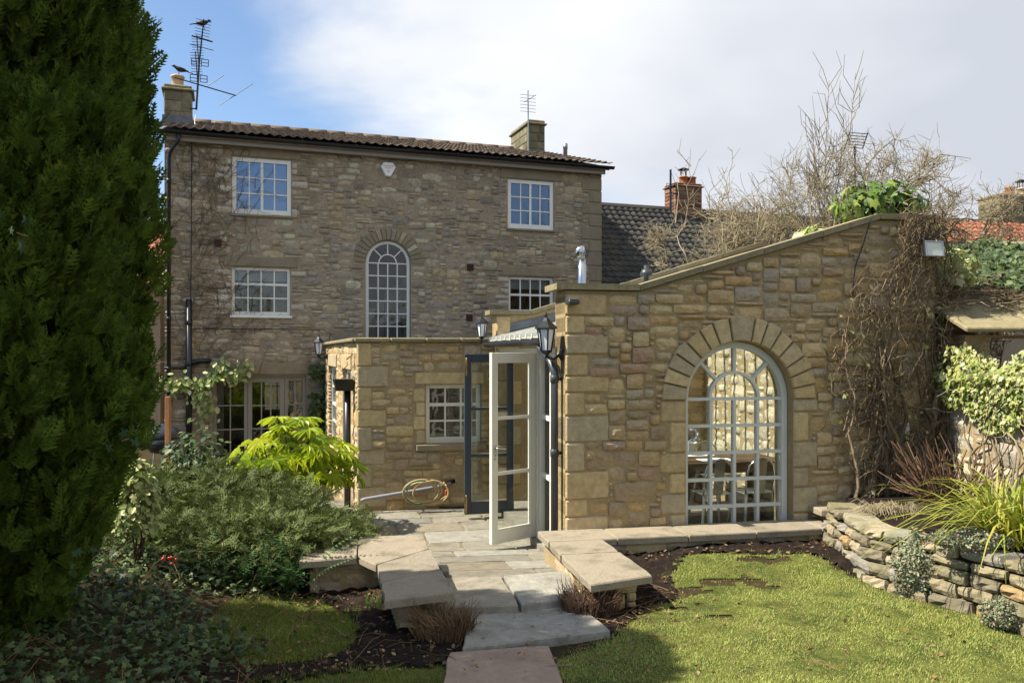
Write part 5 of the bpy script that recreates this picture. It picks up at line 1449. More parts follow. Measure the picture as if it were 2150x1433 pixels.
def cloud(name, TV, TF, Rm, Sc, Ps, mat, parent, smooth=False):
    V, Fs = inst(TV, TF, Rm, Sc, Ps)
    return link(name, npmesh(name, V, Fs, mat, smooth), parent)
# leaf templates: x across, y along, z normal
T_LEAF = ([(0, 0, 0), (.3, .35, .05), (.22, .75, .03), (0, 1, -.06), (-.22, .75, .03), (-.3, .35, .05), (0, .5, -.02)], [[(0, 1, 6), (1, 2, 6), (2, 3, 6), (3, 4, 6), (4, 5, 6), (5, 0, 6)]])
def lobed(n, depth=.45, w=1., droop=.1, asym=0.):
    V = [(0, .12, 0.02)]; F = []; m = n * 2 + 1
    for k in range(m):
        t = -2.35 + 4.7 * k / (m - 1); rr = (1. if k % 2 else depth) * (1 - .28 * abs(t) / 2.35)
        V.append((math.sin(t) * rr * w, .12 + math.cos(t) * rr * .95, -droop * rr * rr + (.03 if k % 2 else -.0)))
    for k in range(1, m): F.append((0, k + 1, k))
    return V, [F]
T_IVY = lobed(5, .66, .62, .2)
def spray(n=6, seed=1, flat=.25, thin=.11, subs=(.35, .65)):
    """flat scale-leaf spray of narrow triangles, base at origin, tip at y=1"""
    rg = random.Random(seed); V = []; F = []
    def tri(p, d, l, w):
        s = Vector((d.y, -d.x, rg.uniform(-.3, .3))).normalized(); b = len(V)
        V.extend([tuple(p - s * w + d * l * .15), tuple(p + s * w + d * l * .25), tuple(p + d * l)]); F.append((b, b + 1, b + 2))
    tri(Vector((0, 0, 0)), Vector((0, 1, 0)), 1, .05)
    for i in range(n):
        t = .1 + .82 * i / n; L_ = .48 * (1 - t * .7) * rg.uniform(.85, 1.15)
        for s in (-1, 1):
            a = Vector((s * .72, .7, rg.uniform(-flat, flat))).normalized(); p = Vector((0, t, 0))
            tri(p, a, L_, thin * .5)
            for q in subs:
                for s2 in (-1, 1):
                    d2 = (a * .8 + Vector((-s * .5 * s2 if s2 > 0 else s * .6, .5, rg.uniform(-flat, flat)))).normalized()
                    tri(p + a * L_ * q, d2, L_ * .48, thin * .42)
    return V, [F]
SPR = [spray(7, k, .3, .1, (.5,)) for k in (1, 2, 3)]; SPJ = spray(5, 9, .5, .08, (.5,))
def ellipsoid_pts(n, c, r, rg=NR, shell=.35, zmin=-1):
    d = rg.normal(size=(n * 2, 3)); d /= np.linalg.norm(d, axis=1, keepdims=True); d = d[d[:, 2] > zmin][:n]
    k = 1 - shell * rg.random((len(d), 1)) ** 1.5
    return np.array(c) + d * k * np.array(r), d

class TW:
    """collects thin tapering twigs fast"""
    def __init__(s, n=3): s.V = []; s.F = []; s.b = 0; s.n = n
    def add(s, pts, r0, r1):
        pts = np.asarray(pts, float); k = len(pts); n = s.n
        d = np.gradient(pts, axis=0); d /= np.maximum(np.linalg.norm(d, axis=1, keepdims=True), 1e-9)
        ref = np.array([.31, .52, .8]); a = np.cross(d, ref); a /= np.maximum(np.linalg.norm(a, axis=1, keepdims=True), 1e-9); b = np.cross(d, a)
        rr = np.linspace(r0, r1, k)[:, None]
        ring = [pts + (a * math.cos(2 * math.pi * j / n) + b * math.sin(2 * math.pi * j / n)) * rr for j in range(n)]
        s.V.append(np.stack(ring, 1).reshape(-1, 3))
        i, j = np.meshgrid(np.arange(k - 1), np.arange(n), indexing='ij'); j2 = (j + 1) % n
        s.F.append((np.stack([i * n + j, i * n + j2, (i + 1) * n + j2, (i + 1) * n + j], -1).reshape(-1, 4) + s.b)); s.b += k * n
    def build(s, name, mat, parent): return link(name, npmesh(name, np.concatenate(s.V), [np.concatenate(s.F)], mat, True), parent)

# ------------------------------------------------------------------ foliage materials
f_con = MAT('conifer_green', ['3c5220', '4c6224', '607628', '435a20', '72842f'], .75, None, 14., .3, 0, 30, .2, transl=.35, tscale=7., gain=.95)
f_jun = FOL('juniper_green', ['465228', '546031', '3a4522', '6e763c', '5f6936'], .65, .2, .25, .3, nscale=2.5)
f_fat = FOL('fatsia_leaf', ['9fb026', 'b3bd2c', '8aa224', 'c4c63a', '7d9a2a'], .3, .45, .5, .15, 'obj')
f_ivy = FOL('ivy_green', ['38492a', '45582f', '2e3f22', '54653a', '68783e'], .5, .2, .3, .2)
f_var = FOL('variegated', ['7a8f4c', 'a8ad6a', '56733a', 'c3bf86', '8fa055', 'd0cc9c'], .45, .25, .35, .2)
f_goldivy = FOL('golden_ivy', ['8f9a48', 'aaab62', '6f8540', 'bcb878', '7d9048', 'cdc9a0', '5f7838'], .5, .25, .3, .2)
f_grass = MAT('grass_blade', ['88924a', '929a50', '7c8842', '9e9e5a', 'a89f6a', '848e48', '969a58', '6f7e3a'], .7, 'isl', 3., .25, 0, 30, .25, transl=.35, tint='a8a058', tscale=2.2, tamt=.35, gain=1.4)
f_moss = FOL('moss_blade', ['76843a', '828c40', '6a7832', '90924a'], .8, .3, .15, .25)
f_sedge = FOL('sedge_blade', ['8a9a2e', 'a8a83c', '6f8a2a', 'b8a94a', '5f7c28', 'c2b560'], .5, .3, .3, .2)
f_fern = FOL('fern_green', ['3f5c34', '4d6c3e', '36522c'], .5, .25, .3, .2)
f_cush = FOL('cushion', ['7d8a6a', '8f9878', '6a755a', 'a39a80', '86755f'], .8, .15, .2, .25)
f_twig = MAT('bare_twig', ['8c7f68', '9c8f74', '786c58', '847a5c', 'a3977f'], .9, 'isl', 10, .2, .2, 60, .2)
f_vine = MAT('vine_stem', ['63543f', '6f604a', '574a38', '80705a', '8c7c66'], .9, 'isl', 10, .2, .2, 60, .2)
f_red = MAT('cut_stem', ['5f4a3c', '6c5444', '7a6450', '523f34', '86664a'], .8, 'isl', 10, .2, .2, 60, .25)
f_dead = MAT('dead_stem', ['6d5540', '7d6448', '8d7352', '54422f'], .9, 'isl', 10, .2, .2, 60, .2)
f_bark = MAT('bark', ['4a3a2a', '5a4734'], .95, None, 12, .3, .7, 40, .15)

# ------------------------------------------------------------------ conifer
def conifer(c, z0, h, prof, nplume, per, label, seed, name='conifer_tree', size=.2):
    rg = np.random.default_rng(seed); rt = root(name, (c[0], c[1], z0), label, 'tree')
    MB().tube([(0, 0, -.1), (.02, .01, h * .4), (0, 0, h * .85)], [.13, .09, .03], 8).build('trunk', f_bark, rt, True)
    pz = np.array([p[0] for p in prof]); pr = np.array([p[1] for p in prof])
    P_, D_, S_ = [], [], []
    for k in range(nplume):
        z = h * (.02 + .98 * rg.random() ** .95); a = rg.random() * 2 * math.pi
        r = np.interp(z, pz, pr); rr = r * rg.uniform(.8, 1.0)
        if math.cos(a) * .57 - math.sin(a) * .82 < -.25 and rg.random() < .5: continue
        L_ = rg.uniform(.5, 1.1); wd = rg.uniform(.07, .12)
        o = np.array([math.cos(a), math.sin(a), 0.]); cen = o * (rr - wd) + np.array([0, 0, z])
        n = int(per * rg.uniform(.7, 1.3)); d = rg.normal(size=(n, 3)); d /= np.linalg.norm(d, axis=1, keepdims=True)
        t = (d[:, 2:3] + 1) / 2
        pt = cen + d * np.array([wd, wd, L_ * .5]) * (1.15 - .75 * np.clip(t, .3, 1)) + o * (t * .04)
        dr = d * np.array([.45, .45, .1]) + np.array([0, 0, 1.0]) + o * .22 + rg.normal(size=(n, 3)) * .13
        P_.append(pt); D_.append(dr); S_.append(size * rg.uniform(.6, 1.25, n))
    m = 2600; zi = h * rg.random(m) * .97; ai = rg.random(m) * 2 * math.pi; ri = np.interp(zi, pz, pr) * rg.uniform(.45, .8, m)   # inner sprays close the gaps
    P_.append(np.stack([np.cos(ai) * ri, np.sin(ai) * ri, zi], 1)); D_.append(np.stack([np.cos(ai) * .5, np.sin(ai) * .5, np.ones(m)], 1) + rg.normal(size=(m, 3)) * .3); S_.append(rg.uniform(.18, .3, m))
    Pp = np.concatenate(P_); Dd = np.concatenate(D_); Ss = np.concatenate(S_)
    keep = Pp[:, 2] < h + .15; Pp, Dd, Ss = Pp[keep], Dd[keep], Ss[keep]
    Bm = basis(Dd, rg); Bm = Bm[:, :, [0, 2, 1]]          # spray's y axis follows the growth direction
    Vs, Fs, b = [], [], 0
    for k in range(3):
        i = np.arange(len(Pp)) % 3 == k; V, F = inst(SPR[k][0], SPR[k][1], Bm[i], Ss[i], Pp[i]); Vs.append(V); Fs.append(F[0] + b); b += len(V)
    stuff(link('crown', npmesh('crown', np.concatenate(Vs), [np.concatenate(Fs)], f_con), rt))
    return rt
PROF = [(0, .42), (.3, .6), (.75, .86), (1.3, 1.1), (2, 1.15), (3, 1.15), (3.6, 1.13), (3.85, .8), (4.05, .3)]
conifer((-3.3, 4.75), gz(-3.3, 4.75) - .05, 3.95, PROF, 520, 35, 'large dark green conifer filling the left edge of the picture', 5, size=.2)

# ------------------------------------------------------------------ juniper, fatsia and shrubs by the yard
def juniper():
    rt = root('juniper_bush', (-2.4, 8.3, -.2), 'wide spreading juniper bush behind the left bench wall', 'shrub')
    rg = np.random.default_rng(3); o = np.array([-2.4, 8.3, -.2])
    mounds = [((-3.4, 8.7, .35), (1.0, .8, .5)), ((-2.7, 8.3, .32), (.85, .75, .44)), ((-2.1, 8.0, .22), (.5, .6, .32)), ((-2.95, 7.8, .3), (.8, .5, .36)), ((-2.3, 7.7, .26), (.6, .4, .3)), ((-1.85, 7.75, .2), (.3, .35, .24)), ((-3.7, 8.0, .3), (.6, .6, .5)), ((-2.8, 7.15, .34), (.6, .35, .26)), ((-2.25, 7.2, .36), (.5, .3, .22)), ((-1.95, 7.4, .32), (.3, .3, .18)), ((-2.95, 6.98, .24), (.55, .28, .26)), ((-2.4, 7.02, .26), (.45, .26, .24))]
    tw = TW(4)
    P_, D_ = [], []
    for c, r in mounds:
        for k in range(30):
            a = rg.normal(size=3); a /= np.linalg.norm(a); a[2] = abs(a[2]) * .8 + .05 if rg.random() < .8 else a[2] * .5
            tip = np.array(c) + a * np.array(r) * rg.uniform(.75, 1.05)
            base = np.array(c) - np.array([0, 0, r[2] * .6]) + rg.normal(size=3) * .08
            if k % 3 == 0: tw.add(np.array([base, (base + tip) / 2 + [0, 0, .06], tip]) - o, .012, .004)
            n = 38; q = tip + rg.normal(size=(n, 3)) * np.array([.15, .15, .035]); P_.append(q)
            D_.append(np.tile(a * np.array([1, 1, .2]) + [0, -.1, .1], (n, 1)) + rg.normal(size=(n, 3)) * np.array([.5, .5, .2]))
    tw.build('stems', f_bark, rt)
    Pp, Dd = np.concatenate(P_) - o, np.concatenate(D_); Bm = basis(Dd, rg)[:, :, [0, 2, 1]]; Ss = rg.uniform(.08, .17, len(Pp))
    stuff(cloud('foliage', SPJ[0], SPJ[1], Bm, Ss, Pp, f_jun, rt))
juniper()
def fatsia():
    c = Vector((-2.62, 9.75, -.3)); rt = root('fatsia_bush', c, 'bright yellow green bush with big glossy fingered leaves', 'shrub')
    rg = random.Random(12); meshes = []
    for k in range(3):
        n = 8; V = [(0, 0, 0)]; F = []
        m = n * 4 - 3
        pts = []
        for i in range(n):
            t = math.radians(-125 + 250 * i / (n - 1)); Lb = 1 - .42 * abs(t) / 2.2
            d = Vector((math.sin(t), math.cos(t))); s = Vector((d.y, -d.x))
            if i: tm = math.radians(-125 + 250 * (i - .5) / (n - 1)); pts.append((math.sin(tm) * .34, math.cos(tm) * .34, .035))
            w = .095
            pts += [tuple(d * Lb * .55 - s * w) + (.0,), tuple(d * Lb * .8 - s * w * .8) + (-.07,), tuple(d * Lb) + (-.2 - .05 * k,), tuple(d * Lb * .8 + s * w * .8) + (-.07,), tuple(d * Lb * .55 + s * w) + (.0,)]
        V += pts; n2 = len(pts)
        for i in range(n2 - 1): F.append((0, i + 2, i + 1))
        me = bpy.data.meshes.new('leaf'); me.from_pydata([(x * (1 + .05 * k), y, z) for x, y, z in V], [], F); me.materials.append(f_fat); me.update(); meshes.append(me)
    tw = TW(5)
    for k in range(150):
        a = rg.uniform(0, 2 * math.pi); e = math.asin(rg.uniform(-.35, 1)); rr = rg.uniform(.5, 1.08)
        d = Vector((math.cos(a) * math.cos(e), math.sin(a) * math.cos(e), math.sin(e)))
        p = Vector((d.x * .72 * rr + .03, d.y * .55 * rr, 1.0 + d.z * .56 * rr - .1 * abs(d.x)))
        nrm = (d * .7 + Vector((-.1, -.2, .75)) + Vector((rg.uniform(-.3, .3), rg.uniform(-.3, .3), 0))).normalized()
        out = Vector((d.x, d.y, -.25)) + Vector((rg.uniform(-.4, .4), rg.uniform(-.4, .4), 0)); y = (out - nrm * out.dot(nrm)).normalized(); x = y.cross(nrm)
        s = rg.uniform(.13, .27)
        o = link('leaf', rg.choice(meshes), rt); o.matrix_local = Matrix(((x.x, y.x, nrm.x, p.x), (x.y, y.y, nrm.y, p.y), (x.z, y.z, nrm.z, p.z), (0, 0, 0, 1))) @ Matrix.Diagonal((s, s, s, 1))
        if k % 3 == 0: tw.add([(0, 0, .2), (p.x * .4, p.y * .4, .5), (p.x * .85, p.y * .85, p.z - .12), tuple(p)], .012, .004)
    for k in range(5): tw.add([(rg.uniform(-.1, .1), rg.uniform(-.1, .1), 0), (rg.uniform(-.3, .3), rg.uniform(-.2, .2), .5), (rg.uniform(-.4, .4), rg.uniform(-.3, .3), .95)], .022, .012)
    tw.build('stems', f_bark, rt)
fatsia()
def leafy(name, c, r, n, size, mat, label, seed, cat='shrub', tmpl=T_LEAF, zmin=-.3, stems=8, up=.35, shell=.55, group=None):
    rg = np.random.default_rng(seed); rt = root(name, (c[0], c[1], c[2]), label, cat, group)
    p, d = ellipsoid_pts(n, (0, 0, r[2]), r, rg, shell, zmin)
    nr = d + rg.normal(size=d.shape) * .5 + np.array([0, -.15, up]); upv = np.tile(np.array([0, 0, -1.]), (len(d), 1)) + rg.normal(size=d.shape) * .5 + d * .6
    tw = TW(4)
    for k in range(stems):
        q = p[rg.integers(len(p))]; tw.add([(rg.normal() * .03, rg.normal() * .03, -.05), tuple(q * .5 + [0, 0, .02]), tuple(q)], .012, .004)
    tw.build('stems', f_bark, rt)
    stuff(cloud('foliage', tmpl[0], tmpl[1], basis_face(nr, upv), size * rg.uniform(.65, 1.25, len(p)), p, mat, rt)); return rt
leafy('evergreen_shrub', (-4.35, 11.3, -.55), (.55, .4, .75), 700, .1, f_ivy, 'low dark green leafy shrub in front of the black soil pipe', 41)
leafy('evergreen_shrub', (-3.55, 11.0, -.5), (.5, .4, .62), 600, .085, f_jun, 'dull green shrub left of the bright fingered bush', 42)
leafy('variegated_shrub', (-2.9, 6.35, gz(-2.9, 6.35)), (.16, .16, .42), 1300, .06, f_var, 'slim cream variegated shrub beside the conifer', 43, shell=.7)
def fern():
    rt = root('fern', (-2.15, 6.6, gz(-2.15, 6.6)), 'dark evergreen fern clump in front of the juniper', 'fern'); rg = random.Random(3)
    V = []; F = []
    for k in range(60):
        bx, by = rg.choice((-.45, -.1, .2, .4)) + rg.uniform(-.08, .08), rg.uniform(-.1, .1); a = rg.uniform(0, 2 * math.pi); L_ = rg.uniform(.4, .75); e = rg.uniform(.6, 1.3)
        for i in range(18):
            t = i / 18; rr = L_ * t; x = bx + math.cos(a) * rr * math.cos(e) * (1 + t * .3); y = by + math.sin(a) * rr * math.cos(e) * (1 + t * .3); z = rr * math.sin(e) * (1 - t * .35)
            wl = .085 * (1 - t) ** .7 * min(1, t * 5 + .2); s = Vector((-math.sin(a), math.cos(a), .1)); fw = Vector((math.cos(a), math.sin(a), .4)) * .014
            for sg in (-1, 1):
                b = len(V); p = Vector((x, y, z)); q = p + s * sg * wl + fw * 1.2 - Vector((0, 0, wl * .2)); V += [tuple(p - fw * .6), tuple(q), tuple(p + fw * .8)]; F.append((b, b + 1, b + 2))
    stuff(MB().add(V, F).build('fronds', f_fern, rt))
fern()
def ground_ivy():
    rg = np.random.default_rng(9); n = 7500; P_ = []
    while len(P_) < n:
        x, y = rg.uniform(-4.2, -1.35), rg.uniform(3.6, 7.1)
        edge = -1.5 - .55 * sm(4.6, 5.6, y) + .3 * math.sin(y * 5) - .5 * sm(6.0, 6.6, y) * 0
        if x < edge + rg.normal() * .12: P_.append((x, y, gz(x, y) + .02 + abs(rg.normal()) * .05))
    Pp = np.array(P_); nr = np.array([0, -.25, 1.]) + rg.normal(size=(n, 3)) * .6; upv = rg.normal(size=(n, 3)) + np.array([.3, -.4, 0])
    o = cloud('ground_ivy', T_IVY[0], T_IVY[1], basis_face(nr, upv), rg.uniform(.022, .055, n), Pp, f_ivy, None); tag(o, 'dark ivy carpeting the shaded bank under the conifer', 'ground cover', None, 'stuff')
    tw = TW(3)
    for k in range(300):
        x, y = rg.uniform(-3.8, -1.5), rg.uniform(4.0, 6.9); z = gz(x, y); a = rg.random() * 6.3; L_ = rg.uniform(.1, .4)
        tw.add([(x, y, z + .01), (x + math.cos(a) * L_ * .5, y + math.sin(a) * L_ * .5, z + rg.uniform(.03, .16)), (x + math.cos(a) * L_, y + math.sin(a) * L_, z + rg.uniform(.0, .16))], .0025, .0014)
    o = tw.build('leaf_litter', f_dead, None); tag(o, 'dry stalks and litter among the ground ivy', 'litter', None, 'stuff')
ground_ivy()
# ------------------------------------------------------------------ lawns
def inside(poly, x, y):
    c = np.zeros(len(x), bool); n = len(poly)
    for i in range(n):
        x0, y0 = poly[i]; x1, y1 = poly[(i + 1) % n]
        if y0 == y1: continue
        t = ((y0 > y) != (y1 > y)) & (x < (x1 - x0) * (y - y0) / (y1 - y0) + x0); c ^= t
    return c
def vnoise(x, y, f, seed):
    """cheap smooth noise 0..1"""
    rg = np.random.default_rng(seed); g = rg.random((64, 64)); X, Y = x * f % 63, y * f % 63
    i, j = X.astype(int), Y.astype(int); a, b = X - i, Y - j; a = a * a * (3 - 2 * a); b = b * b * (3 - 2 * b)
    return (g[j, i] * (1 - a) + g[j, i + 1] * a) * (1 - b) + (g[j + 1, i] * (1 - a) + g[j + 1, i + 1] * a) * b
GZ = np.vectorize(gz)
R_LAWN = [G(px, py, .16 if py < 1210 else .08) for px, py in ((1196, 1433), (1168, 1368), (1290, 1326), (1335, 1285), (1420, 1255), (1400, 1205), (1430, 1172), (1560, 1163), (1700, 1172), (1760, 1195))] + [(p[0] - .01, p[1] - .03) for p in BED[1:]] + [(3.7, 2.6), (.42, 2.6), (.42, 4.3)]
L_LAWN = [G(px, py, .03) for px, py in ((425, 1352), (470, 1300), (560, 1262), (660, 1252), (735, 1285), (748, 1335), (700, 1372), (520, 1392))]
F_LAWN = [G(px, py, .03) for px, py in ((520, 1433), (640, 1412), (800, 1392), (925, 1382), (962, 1420))] + [(-.45, 4.2), (-.45, 2.6), (-1.9, 2.6)]
BARE = [(G(px, py, .08), a, b) for px, py, a, b in ((1445, 1243, .34, .14), (1550, 1232, .34, .12), (1420, 1268, .2, .12), (1595, 1198, .3, .09), (1625, 1238, .14, .06), (1500, 1290, .12, .05), (560, 1330, .14, .06))]
def bare(x, y):
    """scratched bare places with ragged edges"""
    nz = vnoise(x, y, 7., 40) * .9 + vnoise(x, y, 19., 41) * .6; k = np.zeros(len(x), bool)
    for (c, ra, rb) in BARE: k |= ((x - c[0]) / ra) ** 2 + ((y - c[1]) / rb) ** 2 < 1.75 - nz * 1.5
    return k
def lawn(name, poly, n, mat, bmat, h, seed, label, thin=.35):
    poly = [Vector(p) for p in poly]
    pa = [(p.x, p.y) for p in poly]; xs = [p[0] for p in pa]; ys = [p[1] for p in pa]
    rg = np.random.default_rng(seed)
    # turf sheet: grid cells inside the outline
    st = .07; gx = np.arange(min(xs), max(xs) + st, st); gy = np.arange(min(ys), max(ys) + st, st)
    X, Y = np.meshgrid(gx, gy); Zg = GZ(X, Y) + .008; V = np.stack([X, Y, Zg], -1).reshape(-1, 3)
    nx = len(gx); j, i = np.meshgrid(np.arange(len(gy) - 1), np.arange(nx - 1), indexing='ij'); a = (j * nx + i).ravel()
    ctr = (X[:-1, :-1] + st / 2).ravel(), (Y[:-1, :-1] + st / 2).ravel(); k = inside(pa, *ctr)
    k &= ~bare(*ctr)
    F = np.stack([a, a + 1, a + nx + 1, a + nx], 1)[k]
    o = link('lawn', npmesh('lawn', V, [F], bmat, True)); o['kind'] = 'structure'
    x = rg.uniform(min(xs), max(xs), n * 2); y = rg.uniform(min(ys), max(ys), n * 2); d = inside(pa, x + rg.normal(size=n * 2) * .045 + .12 * (vnoise(x, y, 6., seed + 20) - .5), y + rg.normal(size=n * 2) * .045 + .12 * (vnoise(x, y, 6., seed + 21) - .5))
    w = vnoise(x, y, 2.3, seed) * .6 + vnoise(x, y, 9., seed + 1) * .4
    d &= rg.random(n * 2) < np.clip(.35 + 1.2 * w, 0, 1)
    d &= ~(bare(x, y) & (rg.random(n * 2) < .94))
    x, y, w = x[d][:n], y[d][:n], w[d][:n]; m = len(x); z = GZ(x, y) + .004
    hh = h * rg.uniform(.45, 1.2, m) * (.35 + 1.3 * vnoise(x, y, 5., seed + 7)) * np.where(rg.random(m) < .04, 2.0, 1.); a = rg.uniform(0, 2 * np.pi, m); lean = rg.uniform(.1, .9, m) * hh; wd = rg.uniform(.0018, .0036, m)
    ca, sa = np.cos(a), np.sin(a); lx, ly = np.cos(a + 1.4) * lean, np.sin(a + 1.4) * lean
    V = np.stack([np.stack([x - ca * wd, y - sa * wd, z], -1), np.stack([x + ca * wd, y + sa * wd, z], -1), np.stack([x + lx, y + ly, z + hh * .95], -1)], 1).reshape(-1, 3)
    b = np.arange(m) * 3
    o = link(name, npmesh(name, V, [np.stack([b, b + 1, b + 2], 1)], mat)); tag(o, label, 'grass', None, 'stuff')
lawn('grass', R_LAWN, 210000, f_grass, m_turf, .016, 1, 'sunlit mown grass of the right hand lawn')
lawn('grass', L_LAWN, 26000, f_moss, m_turf, .024, 2, 'shaded mossy grass patch on the left')
lawn('grass', F_LAWN, 26000, f_moss, m_turf, .026, 3, 'mossy grass patch left of the lowest path slab')
def beds():
    """bare soil borders round the lawns"""
    def sheet(pts, name='soil_bed', lift=.012):
        pa = [G(px, py, .16 if (px > 1200 and py < 1210) else .06) for px, py in pts]; xs = [p[0] for p in pa]; ys = [p[1] for p in pa]; st = .045
        gx = np.arange(min(xs), max(xs) + st, st); gy = np.arange(min(ys), max(ys) + st, st); X, Y = np.meshgrid(gx, gy)
        Z = GZ(X, Y) + lift + NR.uniform(-.016, .026, X.shape); nx = len(gx)
        j, i = np.meshgrid(np.arange(len(gy) - 1), np.arange(nx - 1), indexing='ij'); a = (j * nx + i).ravel(); k = inside(pa, (X[:-1, :-1] + st / 2).ravel(), (Y[:-1, :-1] + st / 2).ravel())
        o = link(name, npmesh(name, np.stack([X, Y, Z], -1).reshape(-1, 3), [np.stack([a, a + 1, a + nx + 1, a + nx], 1)[k]], m_soil)); o['kind'] = 'structure'
    sheet(((1180, 1290), (1290, 1330), (1345, 1285), (1430, 1255), (1410, 1205), (1440, 1170), (1700, 1172), (1800, 1205), (1800, 1120), (1300, 1130), (1200, 1200)))
    sheet(((560, 1250), (640, 1200), (800, 1180), (870, 1290), (990, 1290), (960, 1385), (760, 1395), (600, 1425), (430, 1433), (400, 1390), (520, 1395), (710, 1375), (755, 1335), (740, 1285), (665, 1250)))
    tw = TW(3); rg = random.Random(6)
    for k in range(260):
        px, py = rg.choice(((rg.uniform(1300, 1780), rg.uniform(1128, 1175)), (rg.uniform(620, 980), rg.uniform(1215, 1390)), (rg.uniform(1200, 1420), rg.uniform(1235, 1300)), (rg.uniform(1200, 1800), rg.uniform(1300, 1430))))
        x, y = G(px, py, .07); a = rg.uniform(0, 6.3); L_ = rg.uniform(.04, .3) if k % 4 else rg.uniform(.2, .5); z = gz(x, y) + .025
        if px > 1430 and py > 1180: L_ *= .35
        tw.add([(x, y, z), (x + math.cos(a) * L_ * .5, y + math.sin(a) * L_ * .5, z + rg.uniform(.0, .05)), (x + math.cos(a) * L_, y + math.sin(a) * L_, z + rg.uniform(-.01, .03))], .0024, .0014)
    o = tw.build('fallen_twigs', f_dead, None); tag(o, 'thin dry twigs and stalks scattered over the soil borders', 'twigs', None, 'stuff')
    for (px, py, L_, a, z, lab) in ((1035, 1375, .13, 1.2, .034, 'short pale twig lying on the lowest path slab'), (1165, 1400, .2, .25, .05, 'forked pale twig at the edge of the path and lawn')):
        x, y = G(px, py, z); o = root('fallen_twig', (x, y, z), lab, 'twig'); t2 = TW(5); c, s = math.cos(a), math.sin(a)
        t2.add([(-c * L_ * .5, -s * L_ * .5, .004), (0, 0, .01), (c * L_ * .5, s * L_ * .5, .004)], .006, .004); t2.add([(0, 0, .01), (c * L_ * .3 - s * .06, s * L_ * .3 + c * .06, .015)], .004, .002); t2.build('stem', f_twig, o)
beds()
def litter():
    rg = np.random.default_rng(77); P_ = []
    for px0, px1, py0, py1, n in ((1300, 1790, 1130, 1178, 260), (620, 990, 1215, 1400, 520), (1190, 1430, 1225, 1310, 220), (420, 760, 1250, 1420, 160), (1190, 2100, 1260, 1430, 120), (950, 1200, 1290, 1425, 40)):
        for k in range(n): x, y = G(rg.uniform(px0, px1), rg.uniform(py0, py1), .16 if py1 < 1180 else .07); P_.append((x, y, gz(x, y) + (.028 if px0 != 950 else .075)))
    Pp = np.array(P_); n = len(Pp)
    o = cloud('leaf_litter', T_LEAF[0], T_LEAF[1], basis_face(np.array([0, 0, 1.]) + rg.normal(size=(n, 3)) * .45, rg.normal(size=(n, 3))), rg.uniform(.015, .045, n), Pp, FOL('dead_leaf', ['6d5236', '8a6a44', '54402c', '9a8058', '4a3a2a', '7a6a58'], .85, .1, .2, .2), None)
    tag(o, 'brown dead leaves scattered over the soil and lawn', 'litter', None, 'stuff')
    n = 2600; x = rg.uniform(.5, 3.6, n); y = rg.uniform(4.5, 7.1, n); k = inside([tuple(p) for p in R_LAWN], x, y) & (vnoise(x, y, 2.6, 90) > .62); x, y = x[k], y[k]; n = len(x)
    o = cloud('clover', T_LEAF[0], T_LEAF[1], basis_face(np.array([0, 0, 1.]) + rg.normal(size=(n, 3)) * .4, rg.normal(size=(n, 3))), rg.uniform(.01, .022, n), np.stack([x, y, GZ(x, y) + .016], 1), FOL('clover_leaf', ['5a7a34', '6a8a3c', '4c6c2e'], .6, .25, .3, .2), None)
    tag(o, 'small darker weed leaves in the sunlit lawn', 'weeds', None, 'stuff')
litter()

# ------------------------------------------------------------------ cut-back clumps, shoots, cushions, sedge
def clump(px, py, rx, rz, n, mat, label, seed, z=.06, upright=.5):
    x, y = G(px, py, z); rg = random.Random(seed); rt = root('dormant_perennial', (x, y, gz(x, y)), label, 'plant', 'brown cut-back clumps by the path'); tw = TW(3)
    for k in range(n):
        a = rg.uniform(0, 6.3); q = rx * math.sqrt(rg.random()); bx, by = math.cos(a) * q * .7, math.sin(a) * q * .5; L_ = rz * rg.uniform(.5, 1.15); o = rg.uniform(.1, 1) * (1 - upright)
        tw.add([(bx, by, 0), (bx + math.cos(a) * o * L_ * .5 + rg.uniform(-.03, .03), by + math.sin(a) * o * L_ * .5, L_ * .6), (bx + math.cos(a) * o * L_ + rg.uniform(-.05, .05), by + math.sin(a) * o * L_ + rg.uniform(-.03, .03), L_ * rg.uniform(.6, 1.1))], .0035, .0015)
    stuff(tw.build('stems', mat, rt))
clump(930, 1330, .28, .22, 520, f_dead, 'spiky brown cut-back clump left of the stepping slab', 1)
clump(1238, 1285, .27, .24, 800, f_red, 'russet twiggy clump at the corner of the right bench', 2)
clump(815, 1250, .12, .1, 140, f_dead, 'small straw coloured clump beside the left bench end', 3)
def shoots():
    rg = random.Random(4); mt = FOL('shoot', ['4f6f30', '6a8038', '83945a'], .5, .2, .3, .1)
    for px, py, n, lab in ((785, 1262, 8, 'green bulb shoots with pale tips beside the left bench end'), (725, 1222, 5, 'green bulb shoots in the shaded soil under the left bench'), (1650, 1140, 3, 'broad green shoot in the soil below the long bench'), (1700, 1140, 2, 'small pointed green shoot left of the raised bed')):
        x, y = G(px, py, .07); rt = root('bulb_shoots', (x, y, gz(x, y)), lab, 'plant', 'spring shoots in the borders'); V = []; F = []
        for k in range(n):
            bx, by = rg.uniform(-.07, .07), rg.uniform(-.05, .05); h = rg.uniform(.08, .15); l = rg.uniform(-.03, .03); w = .009; b = len(V)
            V += [(bx - w, by, 0), (bx + w, by, 0), (bx + w + l * .5, by - .005, h * .6), (bx - w + l * .5, by - .005, h * .6), (bx + l, by, h)]; F += [(b, b + 1, b + 2, b + 3), (b + 3, b + 2, b + 4)]
        MB().add(V, F).build('leaves', mt, rt)
shoots()
